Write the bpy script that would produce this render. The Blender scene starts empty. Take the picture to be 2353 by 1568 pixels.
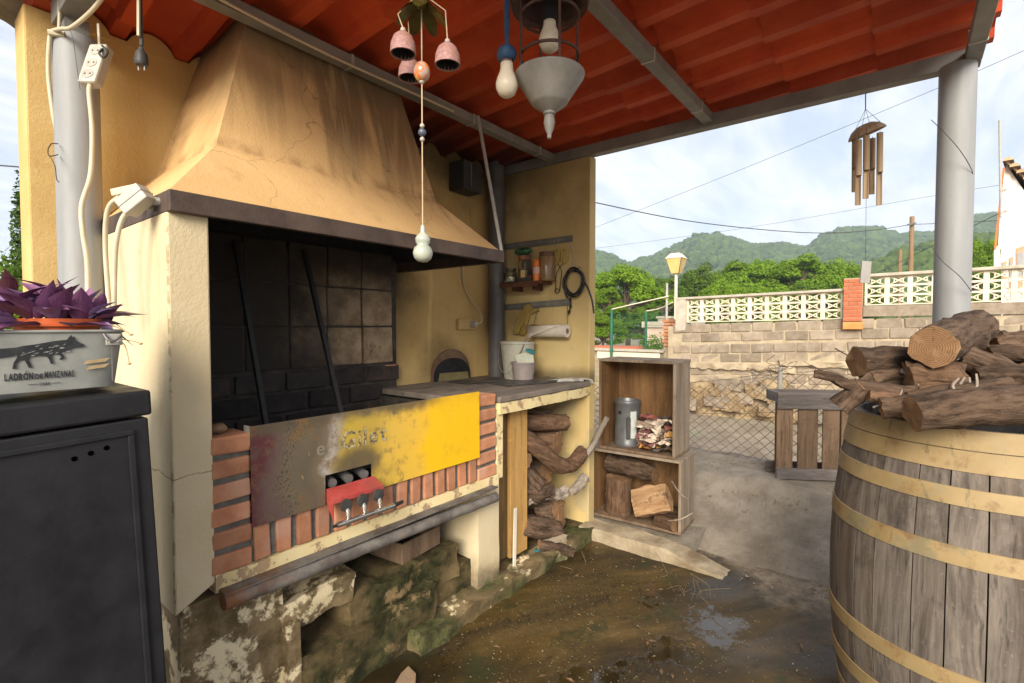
import bpy, bmesh, math, random
from mathutils import Vector, Matrix, noise as mnoise
R_ = math.radians
rnd = random.Random(7)
scene = bpy.context.scene
col = scene.collection

# ------------------------------------------------------------------ camera
CAM = Vector((0, 0, 1.30)); FPX = 1150.0; YAW = R_(38.2); PITCH = math.atan(36 / 1150)
cd = bpy.data.cameras.new('camera'); cam = bpy.data.objects.new('camera', cd); col.objects.link(cam)
cam.location = CAM; cam.rotation_euler = (math.pi/2 - PITCH, 0, YAW - math.pi/2)
cd.sensor_width = 36; cd.lens = FPX/2352*36; cd.clip_start = 0.02; cd.clip_end = 4000
scene.camera = cam

# ------------------------------------------------------------------ sky, sun, exposure
SUN_AZ = R_(207)      # direction the light comes from, in the XY plane (left of the fireplace, a little in front)
SUN_EL = R_(27)
world = bpy.data.worlds.new('World'); scene.world = world; world.use_nodes = True
wt = world.node_tree; wt.nodes.clear()
wo = wt.nodes.new('ShaderNodeOutputWorld'); wb = wt.nodes.new('ShaderNodeBackground')
sky = wt.nodes.new('ShaderNodeTexSky'); sky.sky_type = 'NISHITA'; sky.sun_disc = False
sky.sun_elevation = SUN_EL; sky.sun_rotation = math.pi/2 - SUN_AZ
sky.dust_density = 1.2; sky.ozone_density = 1.0; sky.air_density = 1.0
tc = wt.nodes.new('ShaderNodeTexCoord')
sp = wt.nodes.new('ShaderNodeSeparateXYZ'); wt.links.new(tc.outputs['Generated'], sp.inputs[0])
zc = wt.nodes.new('ShaderNodeMath'); zc.operation = 'MAXIMUM'; wt.links.new(sp.outputs[2], zc.inputs[0]); zc.inputs[1].default_value = 0.0
za = wt.nodes.new('ShaderNodeMath'); za.operation = 'ADD'; wt.links.new(zc.outputs[0], za.inputs[0]); za.inputs[1].default_value = 0.14
dv = wt.nodes.new('ShaderNodeVectorMath'); dv.operation = 'DIVIDE'; wt.links.new(tc.outputs['Generated'], dv.inputs[0])
cb = wt.nodes.new('ShaderNodeCombineXYZ')
for i in range(3): wt.links.new(za.outputs[0], cb.inputs[i])
wt.links.new(cb.outputs[0], dv.inputs[1])
mp = wt.nodes.new('ShaderNodeMapping'); wt.links.new(dv.outputs[0], mp.inputs[0])
mp.inputs['Rotation'].default_value = (0, 0, R_(35)); mp.inputs['Scale'].default_value = (0.55, 1.7, 0.0)
n1 = wt.nodes.new('ShaderNodeTexNoise'); wt.links.new(mp.outputs[0], n1.inputs['Vector'])
n1.inputs['Scale'].default_value = 1.5; n1.inputs['Detail'].default_value = 9; n1.inputs['Roughness'].default_value = .62; n1.inputs['Distortion'].default_value = .35
mr = wt.nodes.new('ShaderNodeMapRange'); mr.interpolation_type = 'SMOOTHSTEP'; wt.links.new(n1.outputs['Fac'], mr.inputs[0])
mr.inputs[1].default_value = .30; mr.inputs[2].default_value = .68; mr.inputs[3].default_value = .55; mr.inputs[4].default_value = .97
mx = wt.nodes.new('ShaderNodeMix'); mx.data_type = 'RGBA'; wt.links.new(mr.outputs[0], mx.inputs[0])
wt.links.new(sky.outputs[0], mx.inputs[6])
n2 = wt.nodes.new('ShaderNodeTexNoise'); wt.links.new(mp.outputs[0], n2.inputs['Vector']); n2.inputs['Scale'].default_value = 3.4; n2.inputs['Detail'].default_value = 8; n2.inputs['Roughness'].default_value = .6; n2.inputs['Distortion'].default_value = .5
cr = wt.nodes.new('ShaderNodeValToRGB'); wt.links.new(n2.outputs['Fac'], cr.inputs[0])
cr.color_ramp.elements[0].position = .36; cr.color_ramp.elements[0].color = (.58, .61, .69, 1); cr.color_ramp.elements[1].position = .62; cr.color_ramp.elements[1].color = (.77, .775, .79, 1)
cs_ = wt.nodes.new('ShaderNodeVectorMath'); cs_.operation = 'SCALE'; wt.links.new(cr.outputs[0], cs_.inputs[0]); cs_.inputs[3].default_value = 9.0
wt.links.new(cs_.outputs[0], mx.inputs[7])
wt.links.new(mx.outputs[2], wb.inputs[0]); wb.inputs[1].default_value = 0.074
wt.links.new(wb.outputs[0], wo.inputs[0])
sd = bpy.data.lights.new('sun', 'SUN'); sd.energy = 2.9; sd.angle = R_(32); sd.color = (1, .915, .77)
sun = bpy.data.objects.new('sun', sd); col.objects.link(sun); sun.location = (-6, -3, 8)
sv = Vector((math.cos(SUN_AZ)*math.cos(SUN_EL), math.sin(SUN_AZ)*math.cos(SUN_EL), math.sin(SUN_EL)))
sun.rotation_euler = sv.to_track_quat('Z', 'Y').to_euler()
scene.view_settings.view_transform = 'Standard'; scene.view_settings.look = 'None'
scene.view_settings.gamma = 1; scene.view_settings.exposure = 1.32; scene.view_settings.use_curve_mapping = False
scene.cycles.use_denoising = True
scene.cycles.max_bounces = 10; scene.cycles.diffuse_bounces = 6; scene.cycles.glossy_bounces = 4
scene.cycles.transparent_max_bounces = 12; scene.cycles.sample_clamp_indirect = 8

# ------------------------------------------------------------------ helpers
def at(u, v, X=None, Y=None, Z=None, s=None):
    """a point of the place seen along a sight line, on a plane X/Y/Z = const or s metres ahead"""
    a = (u-1176)/FPX; b = (784-v)/FPX
    fw = math.cos(PITCH)+b*math.sin(PITCH); up = b*math.cos(PITCH)-math.sin(PITCH)
    d = Vector((math.cos(YAW)*fw+math.sin(YAW)*a, math.sin(YAW)*fw-math.cos(YAW)*a, up))
    t = X/d.x if X is not None else Y/d.y if Y is not None else (Z-1.30)/d.z if Z is not None else s
    return CAM + d*t

def tag(o, label=None, cat=None, group=None, kind=None):
    if label: o['label'] = label
    if cat: o['category'] = cat
    if group: o['group'] = group
    if kind: o['kind'] = kind
    return o

def empty(name, loc=(0, 0, 0), label=None, cat=None, group=None, parent=None):
    o = bpy.data.objects.new(name, None); o.location = loc; o.empty_display_size = .05; col.objects.link(o)
    if parent: o.parent = parent
    return tag(o, label, cat, group)

def frame_of(d):
    d = d.normalized(); h = Vector((0, 0, 1)) if abs(d.z) < .9 else Vector((1, 0, 0))
    a = d.cross(h).normalized(); return a, a.cross(d).normalized(), d

class MB:
    """collects geometry in world coordinates, builds one mesh"""
    def __init__(self): self.v = []; self.f = []; self.m = []
    def add(self, vs, fs, mi=0):
        b = len(self.v); self.v += [Vector(p) for p in vs]
        for f in fs: self.f.append([i+b for i in f]); self.m.append(mi)
        return self
    def box(self, lo, hi, rot=None, piv=None, mi=0):
        x0, y0, z0 = lo; x1, y1, z1 = hi
        vs = [Vector(p) for p in ((x0,y0,z0),(x1,y0,z0),(x1,y1,z0),(x0,y1,z0),(x0,y0,z1),(x1,y0,z1),(x1,y1,z1),(x0,y1,z1))]
        if rot is not None:
            c = Vector(piv) if piv is not None else sum(vs, Vector())/8
            vs = [c + rot @ (p-c) for p in vs]
        return self.add(vs, [(0,3,2,1),(4,5,6,7),(0,1,5,4),(1,2,6,5),(2,3,7,6),(3,0,4,7)], mi)
    def hexa(self, p, mi=0):
        return self.add(p, [(0,3,2,1),(4,5,6,7),(0,1,5,4),(1,2,6,5),(2,3,7,6),(3,0,4,7)], mi)
    def bar(self, p0, p1, w, h, up=(0, 0, 1), mi=0):
        p0, p1 = Vector(p0), Vector(p1); d = (p1-p0).normalized(); a = d.cross(Vector(up)).normalized(); b = a.cross(d)
        q = [(-1,-1),(1,-1),(1,1),(-1,1)]
        vs = [p + a*(i*w/2) + b*(j*h/2) for p in (p0, p1) for i, j in q]
        return self.add(vs, [(0,3,2,1),(4,5,6,7),(0,1,5,4),(1,2,6,5),(2,3,7,6),(3,0,4,7)], mi)
    def tube(self, path, r, n=8, cap=True, mi=0, capmi=None):
        path = [Vector(p) for p in path]; N = len(path)
        rs = r if isinstance(r, (list, tuple)) else [r]*N
        d0 = (path[1]-path[0]); a, b, _ = frame_of(d0); vs = []
        for i, p in enumerate(path):
            d = (path[min(i+1, N-1)]-path[max(i-1, 0)]).normalized()
            a = (a - d*a.dot(d)).normalized(); b = d.cross(a)
            for k in range(n):
                t = 2*math.pi*k/n; vs.append(p + (a*math.cos(t)+b*math.sin(t))*rs[i])
        fs = [(i*n+k, i*n+(k+1) % n, (i+1)*n+(k+1) % n, (i+1)*n+k) for i in range(N-1) for k in range(n)]
        self.add(vs, fs, mi)
        if cap:
            self.add(vs[:n], [tuple(range(n-1, -1, -1))], mi if capmi is None else capmi)
            self.add(vs[-n:], [tuple(range(n))], mi if capmi is None else capmi)
        return self
    def cyl(self, p0, p1, r0, r1=None, n=20, cap=True, mi=0, capmi=None):
        return self.tube([p0, p1], [r0, r0 if r1 is None else r1], n, cap, mi, capmi)
    def lathe(self, prof, c=(0, 0, 0), n=24, rot=None, mi=0):
        c = Vector(c); vs = []; N = len(prof)
        for r, z in prof:
            for k in range(n):
                t = 2*math.pi*k/n; p = Vector((r*math.cos(t), r*math.sin(t), z)); vs.append(c + (rot @ p if rot else p))
        fs = [(i*n+k, i*n+(k+1) % n, (i+1)*n+(k+1) % n, (i+1)*n+k) for i in range(N-1) for k in range(n)]
        return self.add(vs, fs, mi)
    def ball(self, c, r, n=14, sq=(1, 1, 1), mi=0):
        c = Vector(c); pr = [(max(1e-4, math.sin(math.pi*i/n)), -math.cos(math.pi*i/n)) for i in range(n+1)]
        return self.lathe([(p*r, z*r) for p, z in pr], c, n+4, Matrix.Diagonal(Vector(sq)), mi)
    def prism(self, poly, o, ax, ay, th, mi=0):
        """flat outline (list of 2d) on origin o with axes ax, ay, thickness along ax x ay"""
        o, ax, ay = Vector(o), Vector(ax), Vector(ay); nz = ax.cross(ay).normalized()
        n = len(poly); a = [o+ax*x+ay*y for x, y in poly]; b = [p+nz*th for p in a]
        self.add(a+b, [tuple(range(n-1, -1, -1)), tuple(range(n, 2*n))] + [(i, (i+1) % n, n+(i+1) % n, n+i) for i in range(n)], mi)
        return self
    def jitter(self, amp, freq=6, seed=0):
        o = Vector((seed*3.1, seed*1.7, seed*5.3))
        for i, p in enumerate(self.v): self.v[i] = p + Vector(mnoise.noise_vector(p*freq+o))*amp
        return self
    def build(self, name, mat, parent=None, smooth=False, bevel=0, seg=2, label=None, cat=None, group=None, kind=None, origin=None, weld=False, auto=None):
        me = bpy.data.meshes.new(name); og = Vector(origin) if origin is not None else Vector()
        me.from_pydata([p-og for p in self.v], [], self.f)
        mats = mat if isinstance(mat, (list, tuple)) else [mat]
        for m in mats: me.materials.append(m)
        if len(mats) > 1: me.polygons.foreach_set('material_index', self.m)
        if smooth: me.polygons.foreach_set('use_smooth', [True]*len(me.polygons))
        if weld or bevel or smooth:
            bm = bmesh.new(); bm.from_mesh(me)
            if weld: bmesh.ops.remove_doubles(bm, verts=bm.verts, dist=1e-5)
            bmesh.ops.recalc_face_normals(bm, faces=bm.faces); bm.to_mesh(me); bm.free()
        if auto is not None:
            me.polygons.foreach_set('use_smooth', [True]*len(me.polygons)); me.set_sharp_from_angle(angle=R_(auto))
        me.update(); o = bpy.data.objects.new(name, me); o.location = og; col.objects.link(o)
        if parent is not None:
            o.parent = parent; o.matrix_parent_inverse = parent_matrix(parent).inverted()
        if bevel:
            b = o.modifiers.new('bevel', 'BEVEL'); b.width = bevel; b.segments = seg; b.limit_method = 'ANGLE'; b.angle_limit = R_(40)
        return tag(o, label, cat, group, kind)

def parent_matrix(o):
    m = o.matrix_basis.copy()
    if o.parent: m = parent_matrix(o.parent) @ o.matrix_parent_inverse @ m
    return m

def copy_part(src, parent, mat4):
    """a copy sharing mesh data, placed by a world matrix"""
    c = src.copy(); col.objects.link(c); c.parent = parent
    c.matrix_parent_inverse = parent_matrix(parent).inverted() if parent else Matrix()
    c.matrix_basis = mat4; return c

def place(me_obj, parent, mats, first=True):
    """first use moves the prototype itself, then copies"""
    out = []
    for i, m in enumerate(mats):
        if i == 0:
            me_obj.parent = parent; me_obj.matrix_parent_inverse = parent_matrix(parent).inverted(); me_obj.matrix_basis = m; out.append(me_obj)
        else: out.append(copy_part(me_obj, parent, m))
    return out

def TRS(loc, rot=(0, 0, 0), sc=(1, 1, 1)):
    from mathutils import Euler
    return Matrix.Translation(Vector(loc)) @ Euler(rot).to_matrix().to_4x4() @ Matrix.Diagonal(Vector((*sc, 1)))

def curve_path(pts, n=8):
    """Catmull-Rom through points"""
    pts = [Vector(p) for p in pts]; out = []
    for i in range(len(pts)-1):
        p0 = pts[max(i-1, 0)]; p1 = pts[i]; p2 = pts[i+1]; p3 = pts[min(i+2, len(pts)-1)]
        for k in range(n):
            t = k/n
            out.append(.5*((2*p1)+(p2-p0)*t+(2*p0-5*p1+4*p2-p3)*t*t+(3*p1-p0-3*p2+p3)*t**3))
    return out+[pts[-1]]

def text_mesh(txt, size, th, bold=0.0, xs=1.0):
    """(verts, faces) of lettering in its own xy plane, extruded th"""
    cu = bpy.data.curves.new('lettering', 'FONT'); cu.body = txt; cu.size = size; cu.extrude = th/2; cu.offset = bold; cu.resolution_u = 3
    o = bpy.data.objects.new('lettering', cu); col.objects.link(o)
    dg = bpy.context.evaluated_depsgraph_get(); dg.update(); me = o.evaluated_get(dg).to_mesh()
    vs = [Vector((v.co.x*xs, v.co.y, v.co.z)) for v in me.vertices]; fs = [tuple(p.vertices) for p in me.polygons]
    bpy.data.objects.remove(o); bpy.data.curves.remove(cu)
    return vs, fs

# ------------------------------------------------------------------ material language
class NT:
    def __init__(self, name):
        self.mat = bpy.data.materials.new(name); self.mat.use_nodes = True; self.t = self.mat.node_tree
        self.t.nodes.clear(); self.out = self.t.nodes.new('ShaderNodeOutputMaterial')
        self.b = self.t.nodes.new('ShaderNodeBsdfPrincipled'); self.t.links.new(self.b.outputs[0], self.out.inputs[0])
    def put(self, sock, val):
        if isinstance(val, bpy.types.NodeSocket): self.t.links.new(val, sock)
        elif val is not None:
            if isinstance(val, (tuple, list)) and len(val) == 3 and sock.type == 'RGBA': val = (*val, 1)
            sock.default_value = val
    def pos(self): return self.t.nodes.new('ShaderNodeNewGeometry').outputs['Position']
    def obj(self): return self.t.nodes.new('ShaderNodeTexCoord').outputs['Object']
    def rand(self): return self.t.nodes.new('ShaderNodeObjectInfo').outputs['Random']
    def vm(self, op, a, b):
        n = self.t.nodes.new('ShaderNodeVectorMath'); n.operation = op; self.put(n.inputs[0], a); self.put(n.inputs[1], b); return n.outputs[0]
    def sep(self, v):
        n = self.t.nodes.new('ShaderNodeSeparateXYZ'); self.put(n.inputs[0], v); return n.outputs
    def comb(self, x, y, z):
        n = self.t.nodes.new('ShaderNodeCombineXYZ')
        for i, q in enumerate((x, y, z)): self.put(n.inputs[i], q)
        return n.outputs[0]
    def m(self, op, a, b=None, c=None, clamp=False):
        n = self.t.nodes.new('ShaderNodeMath'); n.operation = op; n.use_clamp = clamp
        for i, q in enumerate((a, b, c)):
            if q is not None: self.put(n.inputs[i], q)
        return n.outputs[0]
    def noise(self, v, scale=5, detail=5, rough=.6, dist=0, out='Fac'):
        n = self.t.nodes.new('ShaderNodeTexNoise'); self.put(n.inputs['Vector'], v); self.put(n.inputs['Scale'], scale)
        n.inputs['Detail'].default_value = detail; n.inputs['Roughness'].default_value = rough; n.inputs['Distortion'].default_value = dist
        return n.outputs[out]
    def voro(self, v, scale=5, feat='F1', out='Distance'):
        n = self.t.nodes.new('ShaderNodeTexVoronoi'); n.feature = feat; self.put(n.inputs['Vector'], v); self.put(n.inputs['Scale'], scale); return n.outputs[out]
    def mr(self, v, a, b, c=0., d=1., smooth=True):
        n = self.t.nodes.new('ShaderNodeMapRange'); n.interpolation_type = 'SMOOTHSTEP' if smooth else 'LINEAR'
        for i, q in enumerate((v, a, b, c, d)): self.put(n.inputs[i], q)
        return n.outputs[0]
    def mix(self, f, a, b, mode='MIX'):
        n = self.t.nodes.new('ShaderNodeMix'); n.data_type = 'RGBA'; n.blend_type = mode
        self.put(n.inputs[0], f); self.put(n.inputs[6], a); self.put(n.inputs[7], b); return n.outputs[2]
    def ramp(self, f, stops):
        n = self.t.nodes.new('ShaderNodeValToRGB'); self.put(n.inputs[0], f); e = n.color_ramp.elements
        e[0].position, e[0].color = stops[0][0], (*stops[0][1], 1); e[1].position, e[1].color = stops[-1][0], (*stops[-1][1], 1)
        for p, c in stops[1:-1]: k = e.new(p); k.color = (*c, 1)
        return n.outputs[0]
    def bright(self, c, f):
        n = self.t.nodes.new('ShaderNodeVectorMath'); n.operation = 'SCALE'; self.put(n.inputs[0], c); self.put(n.inputs[3], f); return n.outputs[0]
    def bump(self, h, strength=.3, dist=.01, prev=None):
        n = self.t.nodes.new('ShaderNodeBump'); self.put(n.inputs['Height'], h); n.inputs['Strength'].default_value = strength; n.inputs['Distance'].default_value = dist
        if prev is not None: self.put(n.inputs['Normal'], prev)
        return n.outputs[0]
    def done(self, color=None, rough=.7, metal=0., bump=None, spec=None, trans=None, alpha=None):
        self.put(self.b.inputs['Base Color'], color); self.put(self.b.inputs['Roughness'], rough); self.put(self.b.inputs['Metallic'], metal)
        if bump is not None: self.put(self.b.inputs['Normal'], bump)
        if spec is not None: self.put(self.b.inputs['Specular IOR Level'], spec)
        if trans is not None: self.put(self.b.inputs['Transmission Weight'], trans)
        if alpha is not None: self.put(self.b.inputs['Alpha'], alpha)
        return self.mat

def simple(name, c1, c2, scale=8, rough=.7, bump=.3, bscale=60, metal=0., rv=.0, c3=None, dist=.004, local=False, stretch=None, spec=None):
    """mottled colour with fine relief; rv varies it from piece to piece"""
    n = NT(name); p = n.obj() if local else n.pos()
    if stretch: p = n.vm('MULTIPLY', p, stretch)
    if local or rv: 
        r = n.rand(); p = n.vm('ADD', p, n.comb(n.m('MULTIPLY', r, 37.), n.m('MULTIPLY', r, 91.), n.m('MULTIPLY', r, 53.)))
    f = n.mr(n.noise(p, scale, 6, .65), .3, .7)
    c = n.mix(f, c1, c2)
    if c3: c = n.mix(n.mr(n.noise(p, scale*.37, 4, .6), .52, .68), c, c3)
    if rv: c = n.bright(c, n.mr(n.rand(), 0, 1, 1-rv, 1+rv, False))
    bp = n.bump(n.noise(p, bscale, 4, .6), bump, dist) if bump else None
    rg = n.mr(n.noise(p, scale*2.3, 3), .3, .7, max(.02, rough-.1), min(1, rough+.1))
    return n.done(c, rg, metal, bp, spec)

# ---- plaster family
def plaster(name, base, light, dirt, stain=None):
    n = NT(name); p = n.pos()
    c = n.mix(n.mr(n.noise(p, 2.3, 6, .62), .3, .7), base, light)
    st = n.vm('MULTIPLY', p, (7, 7, .9))
    c = n.mix(n.m('MULTIPLY', n.mr(n.noise(st, 1.6, 6, .6), .55, .8), .45), c, dirt)            # run-down streaks
    c = n.mix(n.m('MULTIPLY', n.mr(n.noise(p, 9, 5, .7), .58, .75), .35), c, dirt)
    if stain: c = stain(n, p, c)
    h = n.m('ADD', n.noise(p, 95, 4, .6), n.m('MULTIPLY', n.noise(p, 260, 2, .5), .5))
    b = n.bump(n.noise(p, 7, 3), .12, .02); b = n.bump(h, .38, .004, b)
    return n.done(c, .88, 0, b, .25)
def darken_to(n, c, f, dark=(.018, .014, .012)): return n.mix(f, c, dark)
def base_damp(n, p, c):
    s = n.sep(p); nz = n.noise(p, 5, 6, .65)
    ck = n.m('ABSOLUTE', n.m('SUBTRACT', s[2], n.m('ADD', .868, n.m('MULTIPLY', n.noise(p, 16, 5, .6), .035))))       # hairline crack across the pier
    ck = n.m('MULTIPLY', n.mr(ck, .0006, .0022, 1, 0), n.mr(s[0], .60, .62, 1, 0)); c = n.mix(n.m('MULTIPLY', ck, .8), c, (.12, .08, .04))
    ed = n.m('MULTIPLY', n.mr(n.m('ABSOLUTE', n.m('SUBTRACT', s[0], .486)), .0, .006, 1, 0), n.mr(n.noise(p, 22, 5, .7), .52, .60)); ed = n.m('MULTIPLY', ed, n.mr(s[1], 1.556, 1.565, 1, 0)); c = n.mix(n.m('MULTIPLY', ed, .8), c, (.30, .21, .11))
    f = n.mr(n.m('ADD', s[2], n.m('MULTIPLY', nz, -.35)), -.10, .07, 1, 0)
    c = n.mix(n.m('MULTIPLY', f, .85), c, n.mix(n.mr(n.noise(p, 14, 5), .4, .6), (.13, .09, .05), (.22, .17, .11)))
    f2 = n.m('MULTIPLY', n.mr(n.m('ADD', s[2], n.m('MULTIPLY', n.noise(p, 9, 6, .7), -.2)), -.06, .03, 1, 0), n.mr(n.noise(p, 6, 4), .4, .6))
    return n.mix(f2, c, (.045, .06, .018))
M = {}
M['cream'] = plaster('cream_plaster', (.58, .475, .295), (.65, .55, .37), (.38, .28, .15), base_damp)
def back_stain(n, p, c):
    s = n.sep(p); d = n.noise(p, 3.2, 6, .6)
    # smoke stains on the wall around the fire opening and up to the roof behind the flue
    fx = n.mr(n.m('ADD', s[0], n.m('MULTIPLY', d, .5)), 2.02, 2.38, 1, 0)
    fx = n.m('MULTIPLY', fx, n.mr(s[0], 1.3, 1.5)); fz = n.mr(s[2], 1.0, 1.6, .2, .9)
    c = darken_to(n, c, n.m('MULTIPLY', fx, fz))
    pl = n.m('MULTIPLY', n.mr(n.m('ABSOLUTE', n.m('SUBTRACT', n.m('ADD', s[0], n.m('MULTIPLY', n.noise(p, 2, 4), .08)), 2.145)), .008, .022, 1, 0), n.mr(n.noise(n.vm('MULTIPLY', p, (3, 3, 1)), 3, 3), .35, .6))
    c = n.mix(n.m('MULTIPLY', pl, .7), c, (.72, .55, .22))
    up = n.m('MULTIPLY', n.mr(n.m('ADD', s[2], n.m('MULTIPLY', d, .5)), 2.25, 2.6), n.mr(s[0], 1.4, 1.9))
    c = darken_to(n, c, n.m('MULTIPLY', up, .75))
    # soot at the oven mouth
    dx = n.m('SUBTRACT', s[0], 2.25); dz = n.m('SUBTRACT', s[2], 1.0); q = n.m('SQRT', n.m('ADD', n.m('MULTIPLY', dx, dx), n.m('MULTIPLY', dz, dz)))
    c = darken_to(n, c, n.m('MULTIPLY', n.mr(n.m('ADD', q, n.m('MULTIPLY', d, .22)), .22, .42, 1, 0), .7), (.05, .03, .018))
    # pale drip marks
    dr = n.m('MULTIPLY', n.mr(n.noise(n.vm('MULTIPLY', p, (14, 14, .7)), 1.4, 4, .6), .62, .74), n.mr(s[0], .9, 1.3, 1, 0))
    return n.mix(n.m('MULTIPLY', dr, .35), c, (.80, .62, .34))
M['ochre'] = plaster('ochre_plaster', (.54, .355, .13), (.63, .445, .19), (.39, .235, .08), back_stain)
def end_tone(n, p, c):
    s = n.sep(p); d = n.noise(p, 4, 6, .62)
    up = n.mr(n.m('ADD', s[2], n.m('MULTIPLY', d, .7)), 2.2, 2.75)
    c = darken_to(n, c, n.m('MULTIPLY', up, n.mr(s[1], 1.6, 2.3, .35, .8)), (.06, .035, .015))  # darker towards the roof, most in the back corner
    lo = n.mr(s[2], .86, .88, 1, 0, False)
    c = n.mix(n.m('MULTIPLY', lo, n.mr(n.noise(p, 5, 5), .45, .55, .0, .5)), c, (.36, .31, .20))
    g = n.m('MULTIPLY', n.mr(n.m('ADD', s[2], n.m('MULTIPLY', d, -.1)), .92, 1.0, 1, 0), n.mr(s[2], .94, .95))  # darker band just above the worktop
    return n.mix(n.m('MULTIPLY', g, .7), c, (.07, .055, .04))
M['endwall'] = plaster('end_wall_plaster', (.55, .40, .17), (.62, .48, .23), (.42, .28, .10), end_tone)
def hood_stain(n, p, c):
    s = n.sep(p); st = n.noise(n.vm('MULTIPLY', p, (5.0, 1.2, .42)), 2.1, 6, .62, .5)
    top = n.mr(n.m('ADD', s[2], n.m('MULTIPLY', st, 1.5)), 2.62, 3.0)
    right = n.mr(s[0], .75, 1.25, .45, 1)
    c = n.mix(n.m('MULTIPLY', n.m('MULTIPLY', top, right), .74), c, (.13, .085, .048))
    up = n.mr(n.m('ADD', s[2], n.m('MULTIPLY', n.noise(p, 4, 5), .25)), 2.32, 2.56); c = n.mix(n.m('MULTIPLY', up, .70), c, (.10, .07, .045))
    pale = n.m('MULTIPLY', n.mr(st, .56, .63), n.mr(s[2], 1.9, 1.95)); c = n.mix(n.m('MULTIPLY', pale, .4), c, (.60, .42, .20))
    br = n.mr(n.m('ABSOLUTE', n.m('SUBTRACT', s[2], n.m('ADD', 1.875, n.m('MULTIPLY', n.noise(p, 6, 4), .03)))), .0, .035, 1, 0)
    c = n.mix(n.m('MULTIPLY', br, n.mr(n.noise(p, 11, 4), .4, .62, 0, .6)), c, (.30, .17, .08))
    v = n.voro(n.vm('ADD', p, n.bright(n.noise(p, 3, 4, .6, 0, 'Color'), .35)), 1.9, 'DISTANCE_TO_EDGE')
    return n.mix(n.mr(v, .002, .0055, .45, 0), c, (.16, .10, .05))
M['hood'] = plaster('hood_plaster', (.54, .335, .145), (.64, .415, .19), (.36, .195, .08), hood_stain)
def rough_base(n, p, c):
    s = n.sep(p); k = n.noise(p, 6.5, 7, .68)
    con = n.mix(n.mr(n.noise(p, 16, 6, .7), .35, .65), (.12, .085, .04), (.24, .175, .095))
    c = n.mix(n.mr(n.m('ADD', k, n.m('MULTIPLY', s[2], .22)), .575, .635, 1, 0, True), c, con)
    f2 = n.m('MULTIPLY', n.mr(n.m('ADD', s[2], n.m('MULTIPLY', n.noise(p, 5, 6, .7), -.7)), -.32, .02, 1, 0), n.mr(n.noise(p, 4, 5), .40, .55))
    f2 = n.m('MULTIPLY', f2, n.mr(s[0], .80, .98, .1, 1))
    return n.mix(n.m('MULTIPLY', f2, .9), c, n.mix(n.mr(n.noise(p, 30, 4), .4, .6), (.025, .032, .010), (.07, .075, .025)))
M['base'] = plaster('crumbling_base_plaster', (.70, .56, .32), (.78, .66, .44), (.5, .38, .2), rough_base)
def moss_base(n, p, c):
    s = n.sep(p)
    c = n.mix(n.mr(n.noise(p, 3.1, 6, .66), .40, .58), c, n.mix(n.mr(n.noise(p, 26, 5), .35, .65), (.016, .017, .006), (.05, .047, .016)))
    return n.mix(n.mr(n.noise(p, 8, 6, .72), .56, .68), c, (.24, .165, .08))
M['moss'] = plaster('mossy_concrete', (.115, .080, .036), (.19, .135, .065), (.045, .035, .018), moss_base)

M['brick'] = simple('orange_brick', (.38, .155, .075), (.50, .235, .13), 14, .85, .35, 120, rv=.16, c3=(.46, .25, .17))
M['mortar'] = simple('grey_mortar', (.095, .088, .078), (.16, .15, .13), 30, .95, .6, 150)
M['firebrick'] = None
def _fire():
    n = NT('sooty_firebrick'); p = n.pos(); s = n.sep(p); d = n.noise(p, 3.5, 6, .65)
    base = n.mix(n.mr(n.noise(p, 12, 5, .7), .35, .65), (.26, .175, .10), (.44, .32, .20))
    base = n.bright(base, n.mr(n.rand(), 0, 1, .85, 1.1, False))
    f = n.mr(n.m('ADD', s[0], n.m('MULTIPLY', d, .75)), 1.50, 2.06, .97, .03)
    f = n.m('MAXIMUM', f, n.mr(n.m('ADD', s[2], n.m('MULTIPLY', d, .3)), 1.50, 1.80, 0, .93))
    c = darken_to(n, base, f)
    v = n.voro(n.vm('ADD', p, n.bright(n.noise(p, 5, 4, .6, 0, 'Color'), .2)), 4.5, 'DISTANCE_TO_EDGE')
    c = n.mix(n.m('MULTIPLY', n.mr(v, .0, .012, .55, 0), n.mr(n.noise(p, 4), .5, .6)), c, (.012, .01, .008))
    return n.done(c, .9, 0, n.bump(n.noise(p, 70, 5), .4, .004))
M['firebrick'] = _fire()
M['sootbrick'] = simple('soot_blackened_brick', (.012, .010, .010), (.032, .022, .018), 14, .8, .4, 80, rv=.4, c3=(.045, .026, .018))
M['sootmortar'] = simple('sooty_mortar', (.030, .025, .021), (.065, .053, .043), 20, .95, .6, 110, c3=(.03, .025, .022))
M['soot'] = simple('soot', (.006, .006, .008), (.014, .013, .014), 12, .85, .4, 50)  # near-black
M['ironrod'] = simple('sooty_iron', (.008, .008, .009), (.02, .018, .017), 20, .6, .3, 80)
M['rim'] = simple('brown_painted_steel', (.050, .032, .025), (.090, .060, .046), 9, .62, .3, 120, c3=(.11, .075, .058))
def _rust():
    n = NT('rusty_iron'); p = n.pos(); s = n.sep(p)
    c = n.mix(n.mr(n.noise(p, 9, 6, .7), .35, .65), (.065, .060, .058), (.185, .172, .155))
    f = n.mr(n.m('ADD', s[0], n.m('MULTIPLY', n.noise(p, 8, 6, .7), .9)), 1.0, 1.25, 1, .12)
    f = n.m('MULTIPLY', f, n.mr(n.noise(p, 14, 6, .7), .38, .55))
    c = n.mix(f, c, n.mix(n.noise(p, 40, 4), (.10, .035, .012), (.24, .10, .035)))
    return n.done(c, .8, 0, n.bump(n.noise(p, 60, 6, .7), .7, .004))
M['rust'] = _rust()
M['steel'] = simple('grey_painted_steel', (.16, .155, .145), (.225, .22, .205), 6, .55, .2, 90, c3=(.27, .25, .22))
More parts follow.
